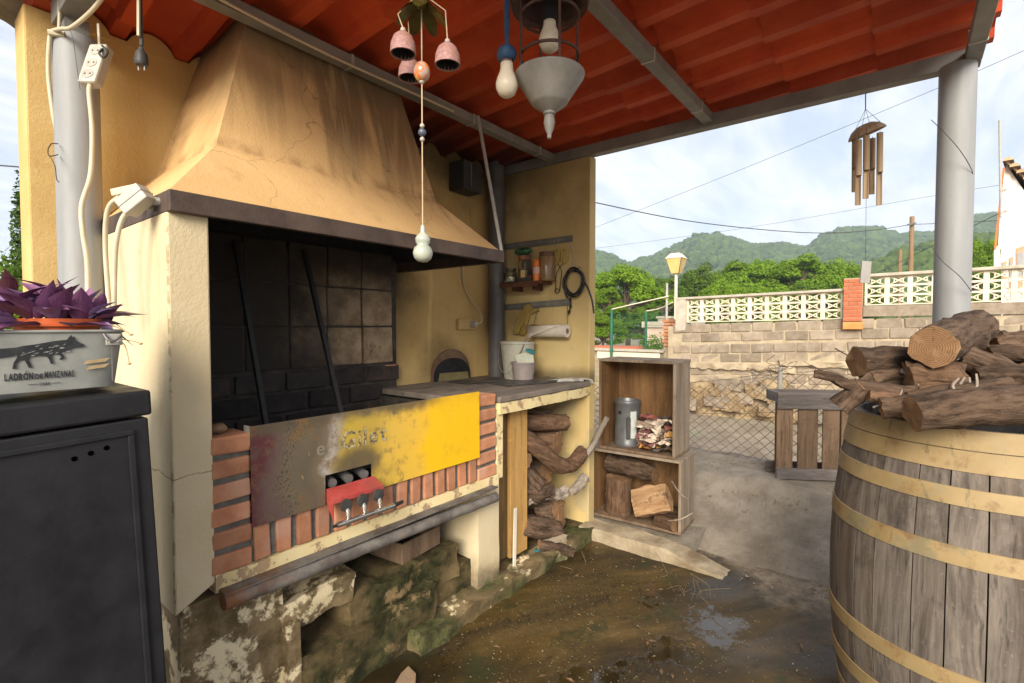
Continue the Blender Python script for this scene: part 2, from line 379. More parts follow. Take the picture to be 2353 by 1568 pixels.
M['galv'] = simple('galvanised_strap', (.30, .29, .26), (.42, .40, .36), 14, .5, .2, 90)
def _post():
    n = NT('grey_painted_post'); p = n.pos(); st = n.vm('MULTIPLY', p, (6, 6, .8))
    c = n.mix(n.mr(n.noise(st, 3, 5), .3, .7), (.235, .24, .245), (.29, .295, .30))
    c = n.mix(n.mr(n.noise(p, 24, 6, .7), .64, .72, 0, .6), c, (.22, .20, .18))
    return n.done(c, .6, 0, n.bump(n.noise(p, 160, 3), .15, .002))
M['post'] = _post()
M['darkpipe'] = simple('dark_grey_pipe', (.075, .072, .072), (.12, .115, .11), 5, .55, .15, 90, c3=(.045, .043, .045))
def _tile():
    n = NT('red_roof_tile'); p = n.pos(); s = n.sep(p)
    c = n.mix(n.mr(n.noise(p, 5, 6, .6), .3, .7), (.44, .046, .010), (.57, .086, .018))
    c = n.bright(c, n.mr(n.rand(), 0, 1, .82, 1.16, False))
    sm = n.m('MULTIPLY', n.mr(n.m('ADD', s[1], n.m('MULTIPLY', n.noise(p, 2.5, 5), .9)), 1.9, 2.8), n.mr(s[0], 1.0, 2.0, .25, 1))  # tiles darker towards the back wall, most on the right
    c = darken_to(n, c, n.m('MULTIPLY', sm, .9), (.022, .008, .006))
    w = n.mr(s[1], 2.34, 2.38)                                              # overhang beyond the wall: weathered grey-brown
    c = n.mix(w, c, n.mix(n.mr(n.noise(p, 10, 6), .35, .65), (.16, .12, .07), (.27, .21, .13)))
    return n.done(c, .62, 0, n.bump(n.noise(p, 50, 4), .18, .004), .35)
M['tile'] = _tile()
def _counter():
    n = NT('worn_worktop'); p = n.pos(); st = n.vm('MULTIPLY', p, (1, 3, 1))
    c = n.mix(n.mr(n.noise(st, 4, 6, .65), .3, .7), (.125, .10, .082), (.22, .18, .15))
    c = n.mix(n.mr(n.noise(p, 9, 6, .7), .56, .68), c, (.06, .048, .04))
    return n.done(c, .72, 0, n.bump(n.noise(p, 45, 5), .35, .004))
M['counter'] = _counter()
def _peel():
    n = NT('peeling_yellow_paint_edge'); p = n.pos(); k = n.noise(p, 17, 6, .68)
    c = n.mix(n.mr(n.noise(p, 5, 4), .3, .7), (.66, .52, .25), (.76, .63, .36))
    c = n.mix(n.mr(k, .55, .59), c, n.mix(n.noise(p, 30), (.33, .22, .12), (.45, .31, .18)))
    return n.done(c, .85, 0, n.bump(n.mr(k, .53, .6, 1, 0), .5, .004))
M['peel'] = _peel()

# ---- woods (grain along local Z of each piece, or along a world axis)
def wood(name, c1, c2, c3, axis='z', local=True, rough=.8, freq=26, rv=.15, knots=True, bump=.35):
    n = NT(name); p = n.obj() if local else n.pos()
    k = {'x': (.07, 1, 1), 'y': (1, .07, 1), 'z': (1, 1, .07)}[axis]
    r = n.rand(); p = n.vm('ADD', p, n.comb(n.m('MULTIPLY', r, 17.), n.m('MULTIPLY', r, 31.), n.m('MULTIPLY', r, 23.)))
    q = n.vm('MULTIPLY', p, k); q = n.vm('ADD', q, n.bright(n.noise(p, 3, 3, .5, 0, 'Color'), .05))
    g = n.noise(q, freq, 6, .68); c = n.mix(n.mr(g, .30, .70), c1, c2)
    c = n.mix(n.mr(n.noise(q, freq*.3, 4, .6), .5, .7), c, c3)
    c = n.mix(n.mr(n.noise(q, freq*2.6, 4, .7), .56, .70, 0, .65), c, tuple(x*.35 for x in c1))
    c = n.mix(n.mr(n.noise(p, freq*2.2, 5, .75), .58, .70, 0, .35), c, tuple(min(1, x*1.5) for x in c2))
    c = n.mix(n.mr(n.noise(p, 6, 6, .7), .56, .72, 0, .55), c, tuple(x*.6 for x in c1))
    if rv: c = n.bright(c, n.mr(r, 0, 1, 1-rv, 1+rv, False))
    return n.done(c, rough, 0, n.bump(n.noise(q, freq*1.7, 5, .7), bump, .004), .3)
M['stave'] = wood('weathered_stave_oak', (.072, .057, .046), (.215, .180, .150), (.140, .098, .068), 'z', True, .85, 30, .22)
M['crate_z'] = wood('weathered_crate_board', (.12, .075, .044), (.23, .155, .10), (.17, .12, .085), 'z', False, .85, 20, .0)
M['crate_in'] = wood('stained_crate_plywood', (.125, .062, .024), (.27, .145, .058), (.075, .038, .018), 'z', False, .8, 12, .0)
M['crate_grey'] = wood('grey_crate_side', (.20, .15, .105), (.31, .245, .185), (.155, .11, .075), 'z', False, .9, 22, .0)
M['pallet_x'] = wood('grey_slat', (.085, .072, .066), (.18, .155, .145), (.13, .11, .10), 'x', True, .9, 24, .18)
M['pallet_z'] = wood('brown_slat', (.10, .062, .038), (.20, .13, .08), (.14, .10, .075), 'z', True, .9, 24, .18)
M['plank'] = wood('varnished_yellow_plank', (.42, .235, .075), (.58, .36, .13), (.36, .18, .05), 'z', False, .6, 14, .0)
M['plank_dark'] = wood('rotten_brown_plank', (.12, .07, .025), (.26, .155, .06), (.09, .07, .03), 'z', False, .85, 16, .0)
M['shelf'] = wood('dark_red_shelf_wood', (.075, .028, .016), (.15, .062, .036), (.11, .05, .03), 'y', False, .55, 22, .0)
M['pole'] = wood('brown_timber_pole', (.20, .12, .06), (.32, .20, .11), (.26, .17, .1), 'z', False, .85, 10, .0)
def _bark(name, c1, c2, c3, fx=1.0):
    n = NT(name); p = n.obj(); r = n.rand()
    p = n.vm('ADD', p, n.comb(n.m('MULTIPLY', r, 13.), n.m('MULTIPLY', r, 29.), n.m('MULTIPLY', r, 41.)))
    q = n.vm('MULTIPLY', p, (1, 1, .22)); g = n.noise(q, 48*fx, 6, .7); c = n.mix(n.mr(g, .32, .66), c1, c2)
    c = n.mix(n.mr(n.noise(p, 7, 5, .6), .52, .68), c, c3)
    c = n.mix(n.mr(n.noise(p, 30, 5, .7), .68, .74, 0, .7), c, (.40, .33, .26))
    c = n.bright(c, n.mr(r, 0, 1, .75, 1.25, False))
    return n.done(c, .9, 0, n.bump(n.m('ADD', g, n.m('MULTIPLY', n.noise(p, 14, 4), .6)), 1.0, .014), .2)
M['bark'] = _bark('brown_bark', (.030, .018, .012), (.140, .090, .060), (.095, .060, .040))
M['bark_tan'] = _bark('tan_bark', (.070, .038, .022), (.185, .108, .066), (.135, .078, .046))
M['bark_grey'] = _bark('grey_driftwood', (.20, .165, .135), (.42, .36, .30), (.30, .25, .2), .8)
def _cut():
    n = NT('sawn_end_grain'); p = n.obj(); r = n.rand()
    s = n.sep(n.vm('ADD', p, n.bright(n.noise(p, 18, 3, .5, 0, 'Color'), .012)))
    d = n.m('SQRT', n.m('ADD', n.m('MULTIPLY', s[0], s[0]), n.m('MULTIPLY', s[1], s[1])))
    rings = n.m('SINE', n.m('MULTIPLY', d, 1100.)); ang = n.m('ARCTAN2', s[1], s[0])
    w = n.noise(n.comb(n.m('MULTIPLY', ang, 2.2), n.m('MULTIPLY', d, 12.), r), 3.5, 5, .7)
    c = n.mix(n.mr(rings, -1, 1), (.15, .075, .032), (.25, .138, .065)); c = n.mix(n.mr(w, .58, .68), c, (.055, .028, .014)); c = n.mix(n.mr(n.noise(p, 25, 4), .5, .7, 0, .6), c, (.32, .20, .10))
    return n.done(n.bright(c, n.mr(r, 0, 1, .85, 1.3, False)), .85, 0, n.bump(w, .3, .003))
M['cut'] = _cut()
def _split():
    n = NT('split_wood_face'); p = n.obj(); q = n.vm('MULTIPLY', p, (.12, 1, 1))
    g = n.noise(q, 30, 6, .7, .5); c = n.mix(n.mr(g, .32, .68), (.22, .115, .05), (.44, .28, .15))
    c = n.mix(n.mr(n.noise(p, 12, 4), .55, .7), c, (.13, .07, .035))
    return n.done(c, .85, 0, n.bump(g, .8, .008))
M['split'] = _split()
def _hoop():
    n = NT('painted_barrel_hoop'); p = n.pos(); s = n.sep(p)
    c = n.mix(n.mr(n.noise(p, 6, 5, .6), .3, .7), (.27, .185, .075), (.35, .25, .12))
    g = n.m('MULTIPLY', n.mr(n.noise(p, 4.5, 6, .68), .50, .58), n.mr(n.m('ABSOLUTE', n.m('SUBTRACT', s[2], .72)), .1, .2, 1, .18))
    c = n.mix(n.m('MULTIPLY', g, .85), c, n.mix(n.noise(p, 26, 4), (.14, .10, .03), (.30, .29, .20)))
    c = n.mix(n.mr(n.noise(p, 13, 7, .72), .50, .66, 0, .85), c, n.mix(n.noise(p, 50, 3), (.15, .075, .028), (.27, .17, .08)))
    c = n.mix(n.mr(n.noise(n.vm('MULTIPLY', p, (1, 1, .25)), 34, 5, .7), .60, .68, 0, .6), c, (.13, .095, .055))
    return n.done(c, .62, 0, n.bump(n.noise(p, 60, 4), .2, .003))
M['hoop'] = _hoop()
# ================================================================== setting
XE, YB, YF = 2.74, 2.30, 1.55
def _floor():
    n = NT('wet_patio_concrete'); p = n.pos(); s = n.sep(p)
    rot = n.vm('MULTIPLY', n.comb(n.m('ADD', n.m('MULTIPLY', s[0], .8), n.m('MULTIPLY', s[1], -.6)), n.m('ADD', n.m('MULTIPLY', s[0], .6), n.m('MULTIPLY', s[1], .8)), 0), (.45, 1.5, 1))
    k = n.noise(rot, 2.0, 7, .62, .6); fine = n.noise(p, 38, 6, .72)
    c = n.ramp(n.m('ADD', n.m('MULTIPLY', k, .85), n.m('MULTIPLY', fine, .15)), [(.30, (.012, .009, .004)), (.42, (.032, .021, .007)), (.52, (.068, .042, .011)), (.62, (.12, .075, .022)), (.74, (.19, .13, .06))])
    ms = n.mr(n.noise(p, 2.6, 6, .68), .54, .64); c = n.mix(n.m('MULTIPLY', ms, .75), c, (.022, .028, .008))
    # dry grey-beige concrete towards the open right side
    dry = n.mr(n.m('ADD', n.m('ADD', s[0], n.m('MULTIPLY', s[1], -.35)), n.m('ADD', n.m('MULTIPLY', n.noise(p, 1.7, 7, .70), 1.0), n.m('MULTIPLY', n.noise(p, 11, 6, .75), .35))), 3.06, 3.34)
    dcol = n.mix(n.mr(n.noise(p, 9, 8, .78), .38, .62), (.125, .092, .058), (.27, .21, .145)); dcol = n.mix(n.mr(n.noise(p, 70, 4, .7), .58, .66, 0, .6), dcol, (.09, .07, .045))
    c = n.mix(dry, c, dcol)
    sand = n.m('MULTIPLY', n.mr(n.noise(rot, 3.1, 6, .66), .60, .70), .6); c = n.mix(sand, c, (.16, .11, .05))
    fl = n.mr(n.voro(p, 46), .0, .055, 1, 0); fl = n.m('MULTIPLY', fl, n.mr(n.noise(p, 3.5), .52, .62)); c = n.mix(fl, c, (.36, .29, .19))
    def pool(x, y, r, e):     # standing water in the dips of the slab
        dx = n.m('SUBTRACT', s[0], x); dy = n.m('MULTIPLY', n.m('SUBTRACT', s[1], y), e)
        d = n.m('SQRT', n.m('ADD', n.m('MULTIPLY', dx, dx), n.m('MULTIPLY', dy, dy)))
        return n.mr(n.m('ADD', d, n.m('MULTIPLY', n.m('SUBTRACT', n.noise(p, 7, 6, .68), .5), .55)), r*.35, r*1.05, 1, 0)
    pw = n.m('MAXIMUM', n.m('MAXIMUM', pool(2.22, .62, .20, 1.2), pool(1.62, .90, .16, .9)), n.m('MAXIMUM', pool(1.95, .72, .17, 1.4), pool(2.33, .95, .12, 1)))
    damp = n.mr(n.noise(rot, 1.35, 5, .6, .4), .42, .56); damp = n.m('MULTIPLY', damp, n.m('SUBTRACT', 1., dry))
    c = n.mix(n.m('MULTIPLY', pw, .55), c, (.016, .013, .007))
    rg = n.mr(damp, 0, 1, .62, .24, False); rg = n.m('ADD', rg, n.m('MULTIPLY', fine, .12)); rg = n.m('MULTIPLY', rg, n.mr(pw, .2, .8, 1, .10))
    bs = n.m('ADD', n.m('MULTIPLY', n.noise(p, 90, 5, .7), .45), n.noise(p, 16, 4)); bs = n.m('MULTIPLY', bs, n.mr(pw, .2, .9, 1, .06))
    b = n.bump(bs, .40, .007)
    vc = n.voro(n.vm('ADD', p, n.bright(n.noise(p, 4, 5, .65, 0, 'Color'), .5)), 1.1, 'DISTANCE_TO_EDGE'); c = n.mix(n.mr(vc, .001, .006, .8, 0), c, (.008, .006, .003))
    return n.done(c, rg, 0, b, n.mr(pw, .3, .8, .45, .9))
M['floor'] = _floor()
M['dirt'] = simple('dusty_ground', (.20, .155, .11), (.33, .27, .20), 3, .95, .5, 20, c3=(.26, .24, .16))
M['conc'] = simple('old_concrete', (.155, .125, .092), (.30, .255, .20), 4, .95, .8, 30, c3=(.12, .095, .065), dist=.012)
M['conc_pale'] = simple('pale_rough_concrete', (.24, .185, .115), (.40, .33, .23), 7, .92, .8, 35, c3=(.15, .105, .06), dist=.008)

# ground: one sheet to the horizon, dropping gently into the valley beyond the garden
def ground_z(x, y):
    d = math.hypot(x, y)
    return -.06 if d < 12 else -.06 - min(1, (d-12)/70)*2.2
b = MB(); rings = [0, 3, 6, 9, 12, 16, 22, 30, 45, 60, 90, 140, 220, 400, 900, 2600]; K = 48
vs = [(0, 0, ground_z(0, 0))]; fs = []
for r in rings[1:]:
    for k in range(K): t = 2*math.pi*k/K; vs.append((r*math.cos(t), r*math.sin(t), ground_z(r, 0)))
for k in range(K): fs.append((0, 1+k, 1+(k+1) % K))
for i in range(len(rings)-2):
    for k in range(K): a = 1+i*K; fs.append((a+k, a+K+k, a+K+(k+1) % K, a+(k+1) % K))
b.add(vs, fs).build('ground', M['dirt'], kind='structure')
b = MB()
nx, ny = 40, 34
gx = lambda i: -3 + 6.45*i/nx
gy = lambda j: -3.2 + 4.95*j/ny
b.add([(gx(i), gy(j), .006*mnoise.noise(Vector((gx(i)*1.3, gy(j)*1.3, 3)))-.004) for j in range(ny+1) for i in range(nx+1)],
      [(j*(nx+1)+i, j*(nx+1)+i+1, (j+1)*(nx+1)+i+1, (j+1)*(nx+1)+i) for j in range(ny) for i in range(nx)])
b.build('patio_floor', M['floor'], kind='structure', smooth=True)
def lumpy(lo, hi, nx, ny, nz, amp, freq=5, seed=0, mb=None):
    """a box with subdivided, uneven faces"""
    bm = bmesh.new(); bmesh.ops.create_cube(bm, size=1)
    lo, hi = Vector(lo), Vector(hi); d = hi-lo
    cell = max(d.x/nx, d.y/ny, d.z/nz)
    for ax, k in ((0, nx), (1, ny), (2, nz)):
        for i in range(1, k):
            co = Vector((0, 0, 0)); co[ax] = -.5+i/k; no = Vector((0, 0, 0)); no[ax] = 1
            bmesh.ops.bisect_plane(bm, geom=bm.verts[:]+bm.edges[:]+bm.faces[:], plane_co=co, plane_no=no)
    mb = mb or MB(); o = Vector((seed*2.3, seed*1.1, seed*.7)); vs = []
    for i, v in enumerate(bm.verts):
        v.index = i; p = lo + Vector((d.x*(v.co.x+.5), d.y*(v.co.y+.5), d.z*(v.co.z+.5)))
        vs.append(p + Vector(mnoise.noise_vector(p*freq+o))*amp + Vector(mnoise.noise_vector(p*freq*3.3+o))*amp*.4)
    bm.verts.index_update(); mb.add(vs, [[v.index for v in f.verts] for f in bm.faces]); bm.free(); return mb
# low kerb closing the patio on the right, and the plinth edge under the kitchen
b = lumpy((2.66, .62, -.09), (2.80, 1.56, .075), 4, 32, 4, .014, 7, 1)
for i, p in enumerate(b.v): b.v[i] = Vector((p.x, p.y, p.z-.11*max(0, min(1, (1.05-p.y)/.40))**1.2))      # it sinks into the ground towards the barrel
b.build('kerb', M['conc_pale'], kind='structure', auto=50)
lumpy((1.30, 1.475, -.06), (2.69, 1.60, .065), 50, 5, 5, .026, 9, 2).build('plinth_kerb', M['base'], kind='structure', auto=60)
lumpy((1.5, 1.58, -.05), (2.78, 2.32, .055), 10, 6, 1, .008, 5, 3).build('plinth_slab', M['moss'], kind='structure', auto=60)
# yard level outside the kerb, concrete ledge under the wire fence
lumpy((2.785, .93, -.08), (3.5, 3.2, .066), 8, 30, 2, .012, 4, 4).build('yard_slab', M['conc'], kind='structure', auto=60)
b = lumpy((3.46, -3.0, -.1), (4.1, 4.5, .310), 12, 80, 6, .020, 5, 5)
for i, p in enumerate(b.v):                         # the bank slopes down to the patio instead of ending in a wall
    k = max(0, min(1, (p.z+.1)/.41)); w = max(0, (3.62-p.x)/.16) if p.x < 3.62 else 0
    b.v[i] = Vector((p.x-(1-k)**1.3*.75*min(1, w), p.y, p.z))
b.build('earth_bank', M['conc'], kind='structure', smooth=True)

# ================================================================== walls
b = MB(); b.box((.325, YB, -.05), (XE+.0, YB+.16, 2.362))
back = b.build('plaster_wall', M['ochre'], bevel=.006, label='ochre plastered back wall behind the smoke hood, stained with soot', cat='wall')
# mortar scallops filling the tile channels on top of the back wall
b = MB()
for k in range(12):
    x0 = .1975+(k+1)*.205-.006
    pts = [(x0 + .160*i/10, 2.352 + .062*max(0, math.sin(math.pi*i/10))**.7) for i in range(11)]
    poly = [(x0, 2.34)]+pts+[(x0+.160, 2.34)]
    b.prism([(x-.0, z) for x, z in poly], (0, YB+.12, 0), (1, 0, 0), (0, 0, 1), .125)
b.build('mortar_scallop', M['ochre'], back)
end = MB().box((XE, 1.545, .03), (XE+.075, YB+.16, 2.347)).build('plaster_wall', M['endwall'], bevel=.006,
      label='short yellow plaster end wall carrying the shelf and tool rails', cat='wall')

# ================================================================== fireplace
fp = empty('barbecue_fireplace', (1.2, 1.9, 0), 'built-in masonry barbecue with tan smoke hood, brick surround and tiled fire back', 'fireplace')
# left pier: thin plastered wall, with its crumbling lower edge
b = MB(); b.hexa([Vector(p) for p in ((.486, YF, .505), (.588, YF, .56), (.588, YB, .5), (.486, YB, .5), (.486, YF, 1.607), (.588, YF, 1.607), (.588, YB, 1.607), (.486, YB, 1.607))])
b.build('left_pier', M['cream'], fp, bevel=.005)
MB().box((.5885, YF+.02, .72), (.5915, YB, 1.60)).build('soot_lining', M['soot'], fp)
# plinth block under the pier, plaster fallen off
lumpy((.51, 1.575, -.04), (.80, 2.28, .515), 6, 8, 8, .010, 7, 6).build('pedestal', M['base'], fp, auto=50)
lumpy((.79, 1.82, -.04), (1.28, 2.28, .385), 8, 6, 5, .02, 6, 7).build('infill_block', M['moss'], fp, auto=50)
lumpy((.78, 1.575, .30), (1.06, 1.70, .40), 10, 5, 5, .022, 9, 8).build('infill_block', M['base'], fp, auto=50)
lumpy((.80, 1.545, -.04), (1.45, 1.84, .20), 22, 6, 8, .028, 8, 9).build('step', M['moss'], fp, auto=50)
lumpy((1.04, 1.585, .15), (1.62, 1.84, .305), 20, 6, 6, .026, 8, 10).build('step', M['moss'], fp, auto=50)
lumpy((1.15, 1.60, -.04), (1.75, 2.28, .20), 8, 4, 3, .012, 6, 11).build('infill_block', M['moss'], fp, auto=50)
lumpy((.79, 1.535, -.04), (.835, 1.60, .335), 2, 2, 8, .008, 8, 12).build('plaster_edge', M['base'], fp, auto=50)
# right pier
lumpy((1.715, YF, -.02), (1.868, YB, .578), 4, 10, 8, .004, 7, 13).build('right_pier', M['cream'], fp, auto=50)
MB().box((1.855, YF+.004, .55), (1.905, 1.75, .90)).jitter(.004, 14).build('jamb', M['peel'], fp, bevel=.004)
# ledge strip under the bricks and the rusted lintel pipe
lumpy((.586, YF-.006, .528), (1.856, 1.70, .579), 24, 2, 1, .004, 8, 14).build('ledge', M['peel'], fp, auto=50)
b = MB(); N = 40
for i in range(N): pass
pth = [(.592+1.205*i/N, 1.512+.004*mnoise.noise(Vector((i*.3, 0, 5))), .512-.022*i/N+.003*mnoise.noise(Vector((i*.4, 2, 0)))) for i in range(N+1)]
b.tube(pth, [.0225+.0022*mnoise.noise(Vector((i*.5, 7, 1))) for i in range(N+1)], 14).build('lintel_pipe', M['rust'], fp, smooth=False, auto=40)
MB().box((.594, 1.500, .535), (1.80, 1.546, .5405)).jitter(.003, 9).build('lintel_flange', M['rust'], fp)
# mortar beds (recessed) then single bricks in front
mo = MB()
mo.box((.580, YF+.008, .579), (.690, YF+.12, .977)); mo.box((.692, YF+.009, .580), (1.715, YF+.12, .690)); mo.box((1.717, YF+.008, .579), (1.846, YF+.12, .972))
mo.build('mortar_bed', M['mortar'], fp)
mats = []
for i in range(6): mats.append(TRS((.6345+rnd.uniform(-.002, .003), YF-.003+rnd.uniform(-.002, .003), .607+i*.0690), (0, rnd.uniform(-.015, .015), rnd.uniform(-.015, .015)), (1, 1, 1)))
for i in range(6): mats.append(TRS((1.781+rnd.uniform(-.003, .003), YF-.003+rnd.uniform(-.002, .003), .607+i*.0680), (0, rnd.uniform(-.02, .02), rnd.uniform(-.015, .015)), (1.14, 1, 1)))
for i in range(15): mats.append(TRS((.724+i*.0683, YF-.002+rnd.uniform(-.002, .002), .636), (0, math.pi/2+rnd.uniform(-.02, .02), rnd.uniform(-.02, .02)), (.98, 1, .92)))
rnd.shuffle(mats)
for v_ in range(6):                                   # six slightly different bricks, chipped and skewed
    bb = MB(); bb.box((-.056, 0, -.0262), (.056, .115, .0262)); bb.v = [p+Vector((rnd.uniform(-1, 1)*.0022, rnd.uniform(-1, 1)*.003, rnd.uniform(-1, 1)*.0018)) for p in bb.v]
    place(bb.build('brick', M['brick'], fp, bevel=rnd.uniform(.0035, .007)), fp, mats[v_::6])
# fire bed and back: square fire tiles above, dark bricks below
MB().box((.5925, YF+.115, .70), (1.715, YB-.001, .735)).build('fire_bed', M['soot'], fp)
MB().box((.59, YB-.0315, .70), (1.822, YB-.001, 1.66)).build('fire_back_bed', M['sootmortar'], fp)
t = MB(); t.box((-.0985, -.022, -.0985), (.0985, 0, .0985)); tl = t.build('fire_tile', M['firebrick'], fp, bevel=.007)
mats = []
for i in range(6):
    for j in range(3):
        x = .690+i*.2005; z = 1.195+j*.2005
        mats.append(TRS((x+rnd.uniform(-.001, .001), YB-.014-rnd.uniform(0, .007), z), (rnd.uniform(-.035, .035), rnd.uniform(-.012, .012), rnd.uniform(-.035, .035)), (rnd.uniform(.965, 1), 1, rnd.uniform(.965, 1))))
place(tl, fp, mats)
t = MB(); t.box((-.103, -.028, -.041), (.103, 0, .041)); tl = t.build('soot_brick', M['sootbrick'], fp, bevel=.006)
mats = []
for j in range(4):
    for i in range(-1, 7):
        x = .60+i*.226+(.113 if j % 2 else 0); z = 1.040-j*.099
        if .62 < x < 1.76: mats.append(TRS((x, YB-.014-rnd.uniform(0, .004), z), (0, rnd.uniform(-.015, .015), 0)))
place(tl, fp, mats)
b = MB(); b.box((-.04, -.028, -.042), (.04, 0, .042)); hb = b.build('half_brick', M['brick'], fp, bevel=.005); place(hb, fp, [TRS((1.776, YB-.014, 1.041))])
MB().prism([(.53, 1.657), (1.83, 1.657), (1.612, 1.883), (1.47, 2.38), (.905, 2.38), (.722, 1.883)], (0, YB-.006, 0), (1, 0, 0), (0, 0, 1), .008).build('flue_back', M['soot'], fp)
# right cheek of the fire pit: dark bricks up to the worktop
MB().box((1.70, 1.66, .70), (1.74, YB-.02, .915)).build('pit_cheek_bed', M['sootmortar'], fp)
t = MB(); t.box((-.012, -.10, -.04), (0, .10, .04)); tl = t.build('soot_brick', M['sootbrick'], fp, bevel=.005)
place(tl, fp, [TRS((1.702, 1.77+i*.22+(.1 if j else 0), .87-j*.1)) for i in range(3) for j in range(2) if 1.77+i*.22+(.1 if j else 0) < 2.2])
# sloping iron bars that held the grill, leaning against the fire back
for (x0, x1) in ((.955, 1.055), (1.265, 1.40)):
    p0 = Vector((x0, YB-.05, 1.66)); p1 = Vector((x1-.10, 1.95, .74))
    MB().bar(p0, p1, .020, .022, (0, 1, 0)).build('grill_bar', M['ironrod'], fp, bevel=.003)
# worktop slab (L-shaped round the pit cheek) with its painted, peeling edge
b = MB(); poly = [(1.715, 1.672), (1.86, 1.672), (1.86, 1.535), (2.745, 1.535), (2.745, YB), (1.715, YB)]
b.prism(poly, (0, 0, .925), (1, 0, 0), (0, 1, 0), .030).build('worktop', M['counter'], fp, bevel=.006)
lumpy((1.86, 1.538, .868), (2.742, 1.66, .922), 18, 2, 2, .0045, 12, 15).build('worktop_edge', M['peel'], fp, auto=50)
MB().box((1.87, 1.66, .885), (XE, YB, .924)).build('worktop_slab', M['conc'], fp)
# plaster cheek at far end below the worktop
lumpy((2.36, 2.10, .05), (2.74, 2.29, .90), 4, 3, 8, .008, 6, 16).build('cheek_wall', M['endwall'], fp, auto=50)
# oven mouth in the back wall: flat arched plate + black plate painted for the hollow's shade
b = MB(); arc = []
for i in range(15):
    a = math.pi*i/14; arc.append((2.285-.165*math.cos(a)*(1 if a > 1.57 else 1.08), .955+.195*math.sin(a)**.75))
b.prism(arc, (0, YB-.004, 0), (1, 0, 0), (0, 0, 1), .012)
ov = b.build('oven_mouth', simple('oven_brown_clay', (.11, .062, .036), (.19, .115, .068), 9, .9, .4, 60), fp)
b = MB(); arc2 = [(2.285+(x-2.285)*.93, .955+(z-.955)*.72) for x, z in arc]
b.prism(arc2, (0, YB-.018, 0), (1, 0, 0), (0, 0, 1), .010).build('oven_opening', M['soot'], fp)
b = MB(); b.prism([(2.15, .955), (2.42, .955), (2.41, 1.0), (2.16, 1.005)], (0, YB-.026, 0), (1, 0, 0), (0, 0, 1), .007).build('oven_sill', simple('mossy_oven_sill', (.16, .13, .05), (.24, .2, .09), 12), fp)

# hood: lower skirt, upper flue, brown steel rim, sooty inner lining
ZR, ZK, ZT = 1.655, 1.883, 2.47
def hood_ring(x0, x1, y, z): return [Vector((x0, YB, z)), Vector((x0, y, z)), Vector((x1, y, z)), Vector((x1, YB, z))]
def hood_shell(r0, r1, k0, k1, t0, t1, off, name, mat):
    b = MB(); rg = [hood_ring(r0+off, r1-off, 1.535+off, ZR), hood_ring(k0+off, k1-off, 1.75+off, ZK), hood_ring(t0+off, t1-off, 1.885+off, ZT)]
    SUB = 7; rows = []
    for a, c in ((0, 1), (1, 2)):
        for s in range(SUB if a == 0 else SUB+1):
            q = s/SUB; ring = []
            for e in range(3):
                for k in range(12 if e < 2 else 13):
                    w = k/12; A = rg[a][e].lerp(rg[a][e+1], w); B = rg[c][e].lerp(rg[c][e+1], w); p = A.lerp(B, q)
                    if p.y < YB-.001: p = p + Vector(mnoise.noise_vector(p*3.1))*.0045
                    ring.append(p)
            rows.append(ring)
    n = len(rows[0])
    b.add([p for r in rows for p in r], [(i*n+k, i*n+k+1, (i+1)*n+k+1, (i+1)*n+k) for i in range(len(rows)-1) for k in range(n-1)])
    return b.build(name, mat, fp, auto=24, weld=True)
hood = hood_shell(.486, 1.874, .69, 1.645, .872, 1.502, 0, 'hood', M['hood'])
hood_shell(.486, 1.874, .69, 1.645, .872, 1.502, .022, 'hood_lining', M['soot'])
b = MB(); b.box((.484, 1.524, 1.603), (1.878, 1.548, 1.660)); b.box((.484, 1.548, 1.6035), (.508, YB, 1.6595)); b.box((1.854, 1.548, 1.6035), (1.878, YB, 1.6595))
b.build('rim', M['rim'], hood, bevel=.003)
for yy, zz in ((1.60, 1.637), (1.645, 1.628)):
    MB().cyl((.484, yy, zz), (.470, yy, zz), .011, .011, 8).build('bolt', M['galv'], hood, auto=30)
# thin hanger rod from the rafter to the free corner of the hood
MB().tube([(1.878, 1.535, 1.63), (1.93, 1.74, 2.37)], .0085, 8).build('hanger_rod', M['galv'], fp)

# board leaning in the bay below the worktop, plus a rotten one behind and a white strip
MB().box((2.035, 1.612, .075), (2.185, 1.634, .866)).build('wood_board', M['plank'], bevel=.003, label='varnished yellow board standing under the worktop next to the firewood', cat='board')
MB().box((1.90, 1.640, .075), (2.06, 1.658, .866)).build('wood_board', M['plank_dark'], bevel=.003, label='rotten brown board standing against the pier, half behind the yellow board', cat='board')
MB().box((2.005, 1.565, .06), (2.027, 1.570, .36), rot=Matrix.Rotation(.03, 3, 'Y')).build('plastic_strip', simple('white_plastic', (.62, .58, .48), (.72, .68, .58), 8, .5, .05), label='thin white plastic strip leaning on the yellow board', cat='strip')

